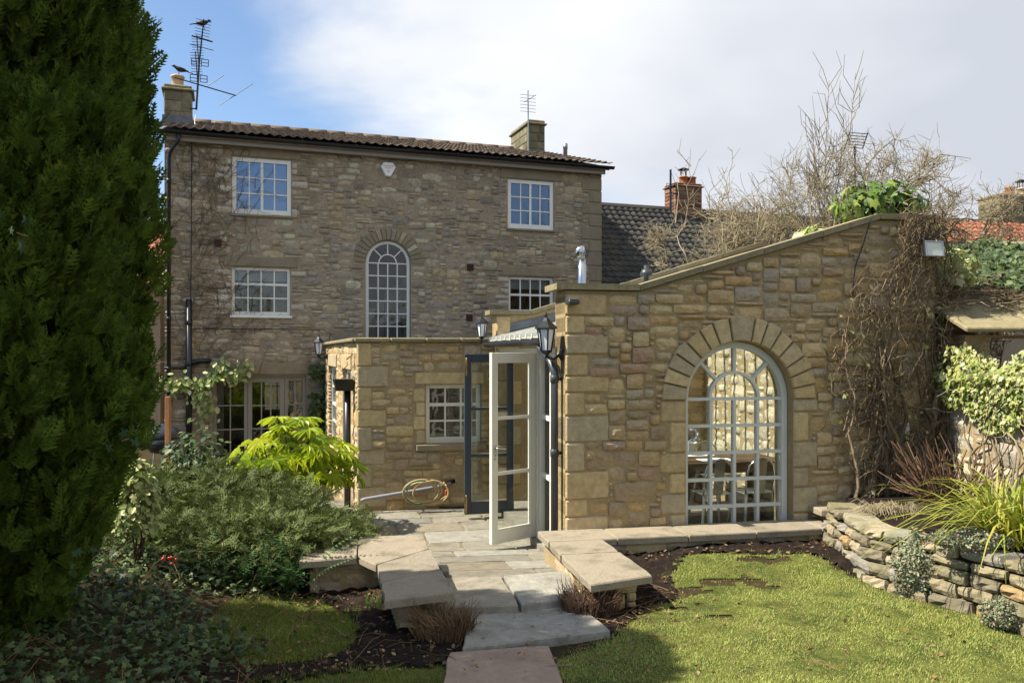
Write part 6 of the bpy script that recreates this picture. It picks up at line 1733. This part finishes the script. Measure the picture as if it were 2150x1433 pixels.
def sedge():
    x, y = 3.82, 6.15; rt = root('variegated_sedge', (x, y, .56), 'arching yellow striped sedge spilling over the raised bed', 'plant'); rg = random.Random(8); V = []; F = []
    for k in range(330):
        a = rg.uniform(0, 6.3); L_ = rg.uniform(.55, 1.15); e = rg.uniform(.5, 1.4); w = rg.uniform(.006, .012); bx, by = rg.uniform(-.22, .22), rg.uniform(-.2, .2)
        s = Vector((-math.sin(a), math.cos(a), 0)) * w; b = len(V); m = 7
        for i in range(m):
            t = i / (m - 1); r_ = L_ * t * math.cos(e) * (1 + .5 * t); z = L_ * (t * math.sin(e) - .62 * t * t * t * (1.1 - .3 * math.sin(e))); p = Vector((bx + math.cos(a) * r_, by + math.sin(a) * r_, z)); q = s * (1 - t ** 2 * .9)
            V += [tuple(p - q), tuple(p + q)]
            if i: F.append((b + 2 * i - 2, b + 2 * i - 1, b + 2 * i + 1, b + 2 * i))
    stuff(MB().add(V, F).build('blades', f_sedge, rt))
sedge()
def cut_shrub():
    x, y = 4.2, 7.85; rt = root('cut_back_shrub', (x, y, .54), 'cut-back shrub of dark red stems fanning out in the raised bed', 'shrub'); rg = random.Random(5); tw = TW(5)
    for k in range(150):
        a = rg.gauss(math.pi * 1.0, .75) if k % 3 else rg.uniform(0, 6.3); e = rg.uniform(.12, 1.35); L_ = rg.uniform(.25, .72) * (.75 + .35 * math.sin(e)); b = Vector((rg.uniform(-.18, .18), rg.uniform(-.15, .15), 0)); d = Vector((math.cos(a) * math.cos(e), math.sin(a) * math.cos(e) * .8, math.sin(e)))
        m = b + d * L_ * .5 + Vector((rg.uniform(-.05, .05), rg.uniform(-.05, .05), .03)); tip = b + d * L_ + Vector((0, 0, .05)); tw.add([b, m, tip], rg.uniform(.007, .012), .005)
        if rg.random() < .35: tw.add([m, m + d * L_ * .3 + Vector((rg.uniform(-.1, .1), rg.uniform(-.1, .1), .08))], .006, .004)
    tw.build('stems', f_red, rt)
    for px, n, lab, sd in ((2075, 16, 'row of upright bare canes against the garden wall', 4), ):
        rt = root('bare_canes', (4.4, 7.1, .54), lab, 'plant'); rg = random.Random(sd); tw = TW(5)
        for k in range(n): bx, by = rg.uniform(-.1, .15), rg.uniform(-.6, .5); h = rg.uniform(.3, .65); tw.add([(bx, by, 0), (bx + rg.uniform(-.04, .04), by, h * .5), (bx + rg.uniform(-.07, .07), by + rg.uniform(-.05, .05), h)], .01, .007)
        tw.build('stems', f_twig, rt)
    x, y = G(1870, 1075, .58); rt = root('straw_clump', (x, y, .54), 'flattened straw clump trailing over the end of the raised bed wall', 'plant'); tw = TW(3)
    for k in range(220):
        a = rg.uniform(0, 6.3); L_ = rg.uniform(.08, .32); b = (rg.uniform(-.15, .15), rg.uniform(-.08, .08), rg.uniform(.0, .05)); tw.add([b, (b[0] + math.cos(a) * L_ * .5, b[1] + math.sin(a) * L_ * .4, .06 + rg.uniform(0, .08)), (b[0] + math.cos(a) * L_, b[1] + math.sin(a) * L_ * .7, rg.uniform(.0, .06))], .004, .002)
    stuff(tw.build('stems', f_twig, rt))
cut_shrub()
def cushion(c, r, n, size, label, seed):
    rg = np.random.default_rng(seed); rt = root('cushion_plant', c, label, 'plant', 'grey cushion plants on the raised bed wall'); d = rg.normal(size=(n, 3)); d /= np.linalg.norm(d, axis=1, keepdims=True)
    lump = 1 + .12 * np.sin(d[:, :1] * 7 + d[:, 2:3] * 9); p = d * np.array(r) * lump * (1 - .25 * rg.random((n, 1)) ** 2)
    stuff(cloud('foliage', T_LEAF[0], T_LEAF[1], basis_face(d + rg.normal(size=(n, 3)) * .8, rg.normal(size=(n, 3)) + d), size * rg.uniform(.6, 1.3, n), p, f_cush, rt))
def on_wall(px, py, dep):
    a, b = ray(px, py); return (a * dep, dep, EYE + b * dep)
cushion(on_wall(1932, 1190, 6.42), (.2, .16, .27), 5200, .026, 'large grey green cushion plant hanging down the retaining wall', 1)
cushion(on_wall(2105, 1287, 5.68), (.13, .12, .1), 2600, .022, 'small grey cushion plant at the foot of the retaining wall', 2)
cushion(on_wall(2040, 1130, 6.05), (.3, .16, .06), 2600, .024, 'flat grey mat of foliage along the top of the retaining wall', 3)

# ------------------------------------------------------------------ climber on the gable
def climber():
    rt = root('bare_climber', EF @ Matrix.Translation((E(1850, 1050)[0], -.05, .5)), 'dense tangle of bare brown climber stems on the gable wall', 'climber')
    rg = random.Random(14); u0 = E(1850, 1050)[0]; tw = TW(4); L0 = E(1715, 800)[0] - u0; L1 = E(1965, 800)[0] - u0
    def left(z):          # left edge of the tangle as the height grows
        pts = ((.5, 1770), (1.0, 1760), (1.5, 1735), (2.0, 1718), (2.4, 1745), (2.75, 1790), (3.05, 1835), (3.3, 1880), (3.6, 1895))
        zz = [p[0] for p in pts]; xx = [p[1] for p in pts]; return E(np.interp(z, zz, xx), 800)[0] - u0
    for k in range(16):    # main stems
        u = rg.uniform(left(.6) + .1, L1); pts = []; z = 0
        while z < rg.uniform(1.6, 2.9):
            u += rg.uniform(-.09, .1); lo = left(z + .5) + .05; u = min(max(u, lo), L1 + .1); pts.append((u, -.03 - rg.uniform(0, .08), z)); z += rg.uniform(.12, .25)
        if len(pts) > 2: tw.add(pts, rg.uniform(.02, .036), .006)
    for k in range(1000):
        z = rg.uniform(.0, 2.95); lo = left(z + .5)
        u = rg.uniform(lo, L1 + .05); a = rg.choice((rg.gauss(1.57, .5), rg.uniform(0, 6.3))); n = rg.randint(4, 7); st = rg.uniform(.05, .12); y = -.02 - rg.uniform(0, .13); pts = []
        for i in range(n):
            pts.append((u, y, z)); a += rg.gauss(0, .55); u += math.cos(a) * st; z += math.sin(a) * st; y += rg.gauss(0, .022); y = min(y, -.015); z = max(z, .0)
        if min(p[0] for p in pts) < left(max(.5, pts[-1][2] + .5)) - .12: continue
        if pts[-1][2] > 3.05: continue
        tw.add(pts, rg.uniform(.003, .0065), .002)
    for k in range(80):   # the tangled crest round the top corner
        u = L1 + rg.gauss(-.05, .22); z = 2.92 + rg.gauss(-.12, .1); a = rg.uniform(0, 6.3); pts = []; y = rg.uniform(-.2, .25)
        for i in range(6): pts.append((u, y, z)); a += rg.gauss(0, .6); u += math.cos(a) * .08; z += math.sin(a) * .05; y += rg.gauss(0, .05)
        tw.add(pts, .008, .003)
    stuff(tw.build('stems', f_vine, rt))
    V = []; n = 46; g = np.random.default_rng(3); Pp = np.array([(rg.uniform(left(z + .5), L1), -.12, z) for z in g.uniform(.1, 2.6, n)])
    stuff(cloud('leaves', T_IVY[0], T_IVY[1], basis_face(np.tile([0., -1, .3], (n, 1)) + g.normal(size=(n, 3)) * .4, g.normal(size=(n, 3)) + [0, 0, -.6]), g.uniform(.03, .055, n), Pp, f_goldivy, rt))
climber()

# ------------------------------------------------------------------ ivy on the outbuilding and garden wall
def sheet_ivy(name, fn, n, size, mat, label, seed, stems=0, smat=None, org=(0, 0, 0), tm=None, up=(0, 0, -1)):
    rg = np.random.default_rng(seed); rt = root(name, org, label, 'ivy'); p, nr = fn(n, rg); p = p - np.array(org); tm = tm or T_IVY
    stuff(cloud('leaves', tm[0], tm[1], basis_face(nr + rg.normal(size=nr.shape) * .45, rg.normal(size=nr.shape) * .5 + np.array(up)), size * rg.uniform(.55, 1.25, len(p)), p, mat, rt))
    if stems:
        tw = TW(4); q, _ = fn(stems, rg); q = q - np.array(org)
        for a in q:
            pts = [a]; d = rg.normal(size=3) * [1, 1, .6]; d /= np.linalg.norm(d)
            for i in range(5): d = d + rg.normal(size=3) * .5; d /= np.linalg.norm(d); pts.append(pts[-1] + d * .07)
            tw.add(pts, .007, .003)
        stuff(tw.build('stems', smat or f_vine, rt))
def roof_fn(n, rg):
    x = rg.uniform(4.5, 9.5, n); y = 8.55 + (11.2 - 8.55) * rg.random(n) ** .8; k = (y > 9.3 - .55 * np.clip(x - 4.9, 0, 1.2) + .25 * np.sin(x * 4)); x, y = x[k], y[k]
    z = 2.26 + (y - 8.2) * .35 + .18 * vnoise(x, y, 1.7, 5) + .05 + np.abs(rg.normal(size=len(x))) * .05
    return np.stack([x, y, z], 1), np.tile([-.25, -.5, .8], (len(x), 1))
def sm2(a, b, x): t = np.clip((x - a) / (b - a), 0, 1); return t * t * (3 - 2 * t)
sheet_ivy('roof_ivy', roof_fn, 12000, .075, f_ivy, 'dark green ivy blanket covering the outbuilding roof', 1, 120, org=(6, 10, 2.9))
def stems_fn(n, rg):
    x = rg.uniform(4.55, 6.5, n); y = rg.uniform(8.5, 9.6, n); z = 2.3 + (y - 8.2) * .35 + .07 + rg.random(n) * .05; return np.stack([x, y, z], 1), np.tile([0, -.3, 1.], (n, 1))
def dead_mat():
    rg = np.random.default_rng(4); rt = root('dead_ivy_stems', (5, 9, 2.6), 'mat of dead brown ivy stems on the outbuilding roof edge', 'ivy'); tw = TW(4); q, _ = stems_fn(700, rg); q = q - [5, 9, 2.6]
    for a in q:
        pts = [a]; d = rg.normal(size=3) * [1, .7, .25]; d /= np.linalg.norm(d)
        for i in range(5): d = d + rg.normal(size=3) * [.5, .4, .15]; d /= np.linalg.norm(d); pts.append(pts[-1] + d * .06 * [1, 1, .5])
        tw.add(pts, .007, .003)
    stuff(tw.build('stems', f_vine, rt))
dead_mat()
GWd = Vector((GW1[0] - GW0[0], GW1[1] - GW0[1])).normalized(); GWn = np.array([GWd.y, -GWd.x, 0.])     # wall direction, outward normal
def gw_fn(n, rg):
    s = rg.uniform(.2, 3.4, n); z = 1.34 + .62 * rg.random(n) ** .8 + .12 * np.sin(s * 5); o = .04 + rg.random(n) * .16 * np.clip((z - 1.2) * 2, .2, 1.2)
    top = z > 1.8; base = np.stack([GW0[0] + GWd.x * s, GW0[1] + GWd.y * s, z], 1) + GWn * np.where(top, o - .25 * rg.random(n), o)[:, None]; nr = np.tile(GWn + [0, 0, .5], (n, 1)); return base, nr
sheet_ivy('wall_ivy', gw_fn, 6500, .052, f_goldivy, 'cream and yellow variegated ivy cascading over the garden wall', 2, 160, f_twig, (4.7, 7.5, 1.5))
def gwall_stems():
    rg = random.Random(3); rt = root('creeping_ivy', (4.6, 7.6, .5), 'bare pale ivy trunks creeping up the sunlit garden wall', 'ivy'); tw = TW(5)
    for k in range(26):
        s = rg.uniform(.3, 3.0); z = rg.uniform(.0, .3); pts = []; a = rg.uniform(1.1, 2.0)
        for i in range(9):
            p = Vector((GW0[0], GW0[1])) + GWd * s; pts.append((p.x + GWn[0] * .06 - 4.6, p.y + GWn[1] * .06 - 7.6, z)); a += rg.gauss(0, .4); a = min(max(a, .5), 2.6); s += math.cos(a) * .13; z += math.sin(a) * .13
        tw.add(pts, rg.uniform(.008, .018), .004)
    tw.build('stems', f_twig, rt)
gwall_stems()
def top_ivy(n, rg):
    c = np.array([(4.55, 9.0, 3.25), (4.75, 9.2, 2.95), (4.95, 9.1, 2.9)]); i = rg.integers(0, 3, n); d = rg.normal(size=(n, 3)); d /= np.linalg.norm(d, axis=1, keepdims=True); return c[i] + d * np.array([.22, .2, .28]) * (1 - .5 * rg.random((n, 1))), d + np.array([-.4, -.3, .3])
sheet_ivy('wall_ivy', top_ivy, 420, .085, f_goldivy, 'light green ivy tuft right of the floodlight', 7, 20, org=(4.7, 9.1, 2.9))

# ------------------------------------------------------------------ bare shrubs behind the gable
def bare_shrub(c, h, spread, seed, label, stems=14, shoots=6, sh_h=1.5, zc=.55, base=.35, group='bare twiggy shrubs behind the garden room'):
    """many-stemmed leafless shrub: stems run to points spread through a dome, then fork three times"""
    rg = random.Random(seed); rt = root('bare_shrub', (c[0], c[1], c[2]), label, 'shrub', group); tw = TW(3)
    cen = np.array([0, 0, h * zc]); rad = np.array([spread, spread * .7, h * (1 - zc)])
    def fork(p, d, L_, r, lev):
        pts = [p]
        for i in range(2):
            d = d + np.array([rg.gauss(0, .26), rg.gauss(0, .26), rg.gauss(.03, .2)]); d /= np.linalg.norm(d); pts.append(pts[-1] + d * L_ / 2)
        tw.add(pts, r, max(r * .6, .0028))
        if lev == 0: return
        for k in range(4 if lev > 1 else 3):
            q = pts[rg.randint(1, 2)] if rg.random() < .7 else (pts[0] + pts[1]) / 2; e = (q - cen) / rad; o = float(np.dot(e, e))
            d2 = d * .7 + np.array([rg.gauss(0, .6), rg.gauss(0, .6), rg.gauss(.12, .45)]) - (e * .9 if o > 1 else 0); d2 /= np.linalg.norm(d2)
            fork(q, d2, L_ * rg.uniform(.55, .85), max(r * .6, .0038), lev - 1)
    for k in range(stems):
        v = np.array([rg.gauss(0, 1), rg.gauss(0, 1), rg.gauss(.2, .8)]); v /= np.linalg.norm(v); t = cen + v * rad * rg.uniform(.45, .8)
        b = np.array([rg.uniform(-1, 1) * base, rg.uniform(-1, 1) * base * .6, 0]); m = b * .5 + t * .5 + np.array([rg.gauss(0, .15), rg.gauss(0, .15), -.1]); pts = [b, b * .7 + m * .3 + [0, 0, .15], m, t]; tw.add(pts, .034, .014)
        for k2 in range(7):
            q = m + (t - m) * rg.uniform(.1, 1.); d = v * .7 + np.array([rg.gauss(0, .6), rg.gauss(0, .6), rg.gauss(.25, .4)]); d /= np.linalg.norm(d); fork(q, d, rg.uniform(.45, .75) * spread * .45, .012, 3)
    for k in range(shoots):
        a = rg.uniform(0, 6.3); b = np.array([math.cos(a) * spread * .6, math.sin(a) * .4, h * .8]); L_ = sh_h * rg.uniform(.6, 1.1); pts = [b + np.array([rg.uniform(-.03, .03) * i + .03 * i, 0, L_ * i / 5]) for i in range(6)]; tw.add(pts, .011, .004)
        for i in range(7): k0 = rg.randint(1, 4); f = rg.random(); q = pts[k0] * (1 - f) + pts[k0 + 1] * f; tw.add([q, q + np.array([rg.uniform(-.2, .2), rg.uniform(-.15, .15), rg.uniform(.05, .3)])], .005, .003)
    stuff(tw.build('branches', f_twig, rt))
bare_shrub((5.3, 13.2, 0), 5.5, 2.1, 1, 'widest bare twiggy shrub behind the gable peak', 34, 5, 1.0, .7)
bare_shrub((3.3, 12.8, 0), 5.0, 1.4, 2, 'bare twiggy shrub in front of the grey roof', 22, 5, 1.1, .68)
bare_shrub((7.4, 13.8, 0), 5.3, 1.45, 3, 'bare twiggy shrub furthest right beside the orange roof', 26, 1, .6, .7)
def tall_shoots():
    rt = root('tall_shoots', (4.8, 12.6, 0), 'tall bare shoots rising well above the shrub tops', 'shrub'); rg = random.Random(31); tw = TW(4)
    for k in range(6):
        x = rg.uniform(-.15, .2); tilt = rg.uniform(-.02, .14); H_ = rg.uniform(5.0, 6.4); pts = [(x + tilt * (i / 7) ** 1.5 * H_ * .6 + rg.uniform(-.03, .03), rg.uniform(-.04, .04), H_ * i / 7) for i in range(8)]; tw.add(pts, .02, .003)
        for i in range(30):
            q0 = rg.uniform(3.6, 6.9); f = q0 - int(q0); a = tuple(pts[int(q0)][c_] * (1 - f) + pts[int(q0) + 1][c_] * f for c_ in range(3)); d = rg.choice((-1, 1)); tw.add([a, (a[0] + d * rg.uniform(.05, .18), a[1] + rg.uniform(-.1, .1), a[2] + rg.uniform(.1, .3)), (a[0] + d * rg.uniform(.1, .25), a[1], a[2] + rg.uniform(.3, .6))], .006, .003)
    tw.build('branches', f_twig, rt)
tall_shoots()
leafy('ivy_clump', (5.4, 12.0, 3.75), (.7, .4, .4), 520, .13, FOL('ivy_fresh', ['4f6a2c', '5f7a32', '425c26', '7d9240', '92a04c'], .45, .25, .35, .2), 'glossy green ivy clump growing through the bare shrub at the gable peak', 51, 'ivy', T_IVY, -.6, 8, shell=.9)
leafy('ivy_clump', (4.42, 11.95, 3.5), (.33, .22, .17), 220, .14, f_goldivy, 'yellow green ivy tuft just above the sloping coping', 52, 'ivy', T_IVY, -.6, 4)

# ------------------------------------------------------------------ climbers on the house and wing, odds and ends
def wall_leaves():
    rg = np.random.default_rng(2); g = random.Random(2)
    rt = root('variegated_climber', HF @ Matrix.Translation((H(455, 800)[0], -.1, 0)), 'cream variegated climber trained round the glazed garden doors', 'climber'); u0 = H(455, 800)[0]; tw = TW(4); Pp = []
    path = [[(440, 900), (432, 840), (420, 800), (455, 778), (470, 765)], [(455, 778), (500, 790), (520, 762)], [(432, 830), (380, 800), (350, 803)], [(420, 800), (425, 830), (440, 850)]]
    for ps in path:
        pts = []
        for a, b in zip(ps[:-1], ps[1:]):
            for k in range(6): t = k / 6; u, z = H(a[0] + (b[0] - a[0]) * t, a[1] + (b[1] - a[1]) * t); pts.append((u - u0, -.02, z))
        tw.add(pts, .008, .004)
        for p in pts[2:]:
            for k in range(5): Pp.append((p[0] + g.gauss(0, .09), -.05 - abs(g.gauss(0, .06)), p[2] + g.gauss(0, .08)))
    for px, py in ((470, 770), (500, 785), (455, 780), (515, 762), (350, 803), (368, 805), (420, 798), (438, 800)):
        u, z = H(px, py)
        for k in range(16): Pp.append((u - u0 + g.gauss(0, .08), -.08 - abs(g.gauss(0, .06)), z + g.gauss(0, .08)))
    tw.build('stems', f_vine, rt); Pp = np.array(Pp); n = len(Pp)
    stuff(cloud('leaves', T_LEAF[0], T_LEAF[1], basis_face(np.tile([-.3, -1., .5], (n, 1)) + rg.normal(size=(n, 3)) * .5, np.tile([0, -.2, -1.], (n, 1)) + rg.normal(size=(n, 3)) * .6), rg.uniform(.09, .16, n), Pp, f_var, rt))
    rt = root('ivy_climber', HF @ Matrix.Translation((H(665, 850)[0], -.12, 0)), 'dark ivy climbing the house corner beside the glazed doors', 'ivy'); u0 = H(665, 850)[0]; Pp = []
    for px0, px1, y0, y1, n in ((650, 684, 765, 800, 90), (672, 686, 795, 830, 50), (648, 686, 825, 905, 240)):
        for k in range(n): u, z = H(g.uniform(px0, px1), g.uniform(y0, y1)); Pp.append((u - u0, -abs(g.gauss(.02, .08)), z))
    tw = TW(4); tw.add([(.1, .05, -.5), (.08, .05, .5), (.12, .05, 1.2), (.05, .05, 1.8)], .02, .008); tw.build('stems', f_vine, rt); Pp = np.array(Pp); n = len(Pp)
    stuff(cloud('leaves', T_IVY[0], T_IVY[1], basis_face(np.tile([-.3, -1., .5], (n, 1)) + rg.normal(size=(n, 3)) * .5, np.tile([0, -.2, -1.], (n, 1)) + rg.normal(size=(n, 3)) * .6), rg.uniform(.06, .1, n), Pp, f_ivy, rt))
    # bare creeper veins over the left part of the house front
    rt = root('bare_creeper', HF @ Matrix.Translation((.6, -.03, 0)), 'thin leafless creeper stems on the left corner of the house', 'climber'); tw = TW(3)
    for k in range(230):
        u, z, a = g.uniform(-.55, 1.2) * (g.random() ** .6), g.uniform(1.5, 6.0), g.gauss(1.2, .7); pts = []
        for i in range(7): pts.append((u, -g.uniform(.0, .02), z)); a += g.gauss(0, .35); u += math.cos(a) * .11; z = min(z + math.sin(a) * .11, 5.95)
        tw.add(pts, .006, .003)
    stuff(tw.build('stems', f_vine, rt))
wall_leaves()
def odds():
    x, y = -4.85, 11.55
    rt = root('wooden_stake', (x, y, -.5), 'square orange brown wooden stake beside the conifer', 'stake'); zt = EYE - 92 / FPX * y
    MB().box(-.032, -.032, 0, .032, .032, zt + .5, .006).build('post', m_wood, rt)
    rt = root('kettle_barbecue', (-5.15, 12.1, -.55), 'dark domed barbecue lid showing behind the shrubs', 'barbecue'); zc = EYE - 172 / FPX * 12.1 + .5
    MB().lathe([(.26, zc), (.27, zc + .02), (.24, zc + .1), (.16, zc + .18), (.05, zc + .21), (.0, zc + .212)], 0, 0, 20).build('lid', MAT('enamel', ['2b2f36'], .25, None, 5, .05, 0, 30, .5), rt, True)
    MB().lathe([(.02, zc - .24), (.18, zc - .2), (.24, zc - .1), (.26, zc - .003)], 0, 0, 20).build('bowl', MATS['enamel'], rt, True)
    for k in range(3): a = k * 2.1; MB().tube([(.15 * math.cos(a), .15 * math.sin(a), zc - .2), (.3 * math.cos(a), .3 * math.sin(a), 0)], .014, 6).build('leg', m_galv, rt)
    # ivy sprigs poking out of the conifer
    rg = random.Random(3); mv = lobed(5, .5, .62, .12); me = bpy.data.meshes.new('leaf'); me.from_pydata(mv[0], [], mv[1][0]); me.materials.append(FOL('ivy_pale', ['2c3f2a', '384d33', '455a3c'], .6, .12, .2, .2, 'obj')); me.update()
    for (px, py, dep, n, lab) in ((30, 490, 3.66, 6, 'large pale veined ivy leaves poking out of the conifer at upper left'), (250, 925, 4.15, 3, 'ivy sprig hanging from the lower right side of the conifer'), (190, 1170, 4.35, 5, 'ivy sprig at the foot of the conifer')):
        a, b = ray(px, py); p = Vector((a * dep, dep, EYE + b * dep)); rt = root('ivy_sprig', p, lab, 'ivy', 'ivy sprigs on the conifer'); tw = TW(4); tw.add([(-.1, .25, -.02), (0, .1, 0), (0.02, -.02, 0)], .005, .003); tw.build('stem', f_vine, rt)
        for k in range(n):
            o = link('leaf', me, rt); s = rg.uniform(.03, .055); o.location = (rg.uniform(-.09, .09), -.03 + rg.uniform(-.03, .02), rg.uniform(-.08, .08)); o.rotation_euler = (math.pi / 2 + rg.uniform(-.5, .3), rg.uniform(-.5, .5) + math.pi, rg.uniform(-.5, .5)); o.scale = (s, s, s)
    # berries low on the left
    rt = root('berry_sprig', (-2.55, 6.1, gz(-2.55, 6.1) + .2), 'small sprig of red berries in the shade under the conifer', 'berries'); mb = MB()
    for k in range(9): mb.lathe([(.001, 0), (.009, .004), (.011, .011), (.007, .02), (.001, .022)], rg.uniform(-.05, .05), rg.uniform(-.03, .03), 7, Matrix.Translation((0, 0, rg.uniform(-.05, .06))))
    mb.build('berries', MAT('berry_red', ['b03020'], .3, None, 9, .1, 0, 30, .5), rt, True); tw = TW(3); tw.add([(.0, .03, -.2), (0, 0, 0), (.05, 0, .06)], .004, .002); tw.build('stem', f_vine, rt)
    # flowers in the pot inside
    g = np.random.default_rng(1); n = 70; p, d = ellipsoid_pts(n, (0, 0, flower_z + .12), (.17, .17, .12), g); stuff(cloud('flowers', T_LEAF[0], T_LEAF[1], basis_face(d, g.normal(size=d.shape)), g.uniform(.04, .07, len(p)), p, FOL('lilac', ['8a86b8', 'b0acd0', '6f7fb0', '5f7c40', '4f6c38'], .6, .3, .3, .1), flower_pot))
    # trees behind the viewer that the lower windows mirror
odds()
def mirrored_trees():
    for k, (x, y, h, s) in enumerate(((-7, -9, 6.5, 3.0), (-1.5, -11, 7.2, 3.2), (4.5, -10, 6.8, 3.0))):
        lab = ('bare garden tree behind the viewer on the left, mirrored in windows', 'bare garden tree straight behind the viewer, mirrored in windows', 'bare garden tree behind the viewer on the right, mirrored in windows')[k]
        bare_shrub((x, y, -.1), h, s, 60 + k, lab, 7, 0, 1, group='garden trees behind the viewer')
mirrored_trees()
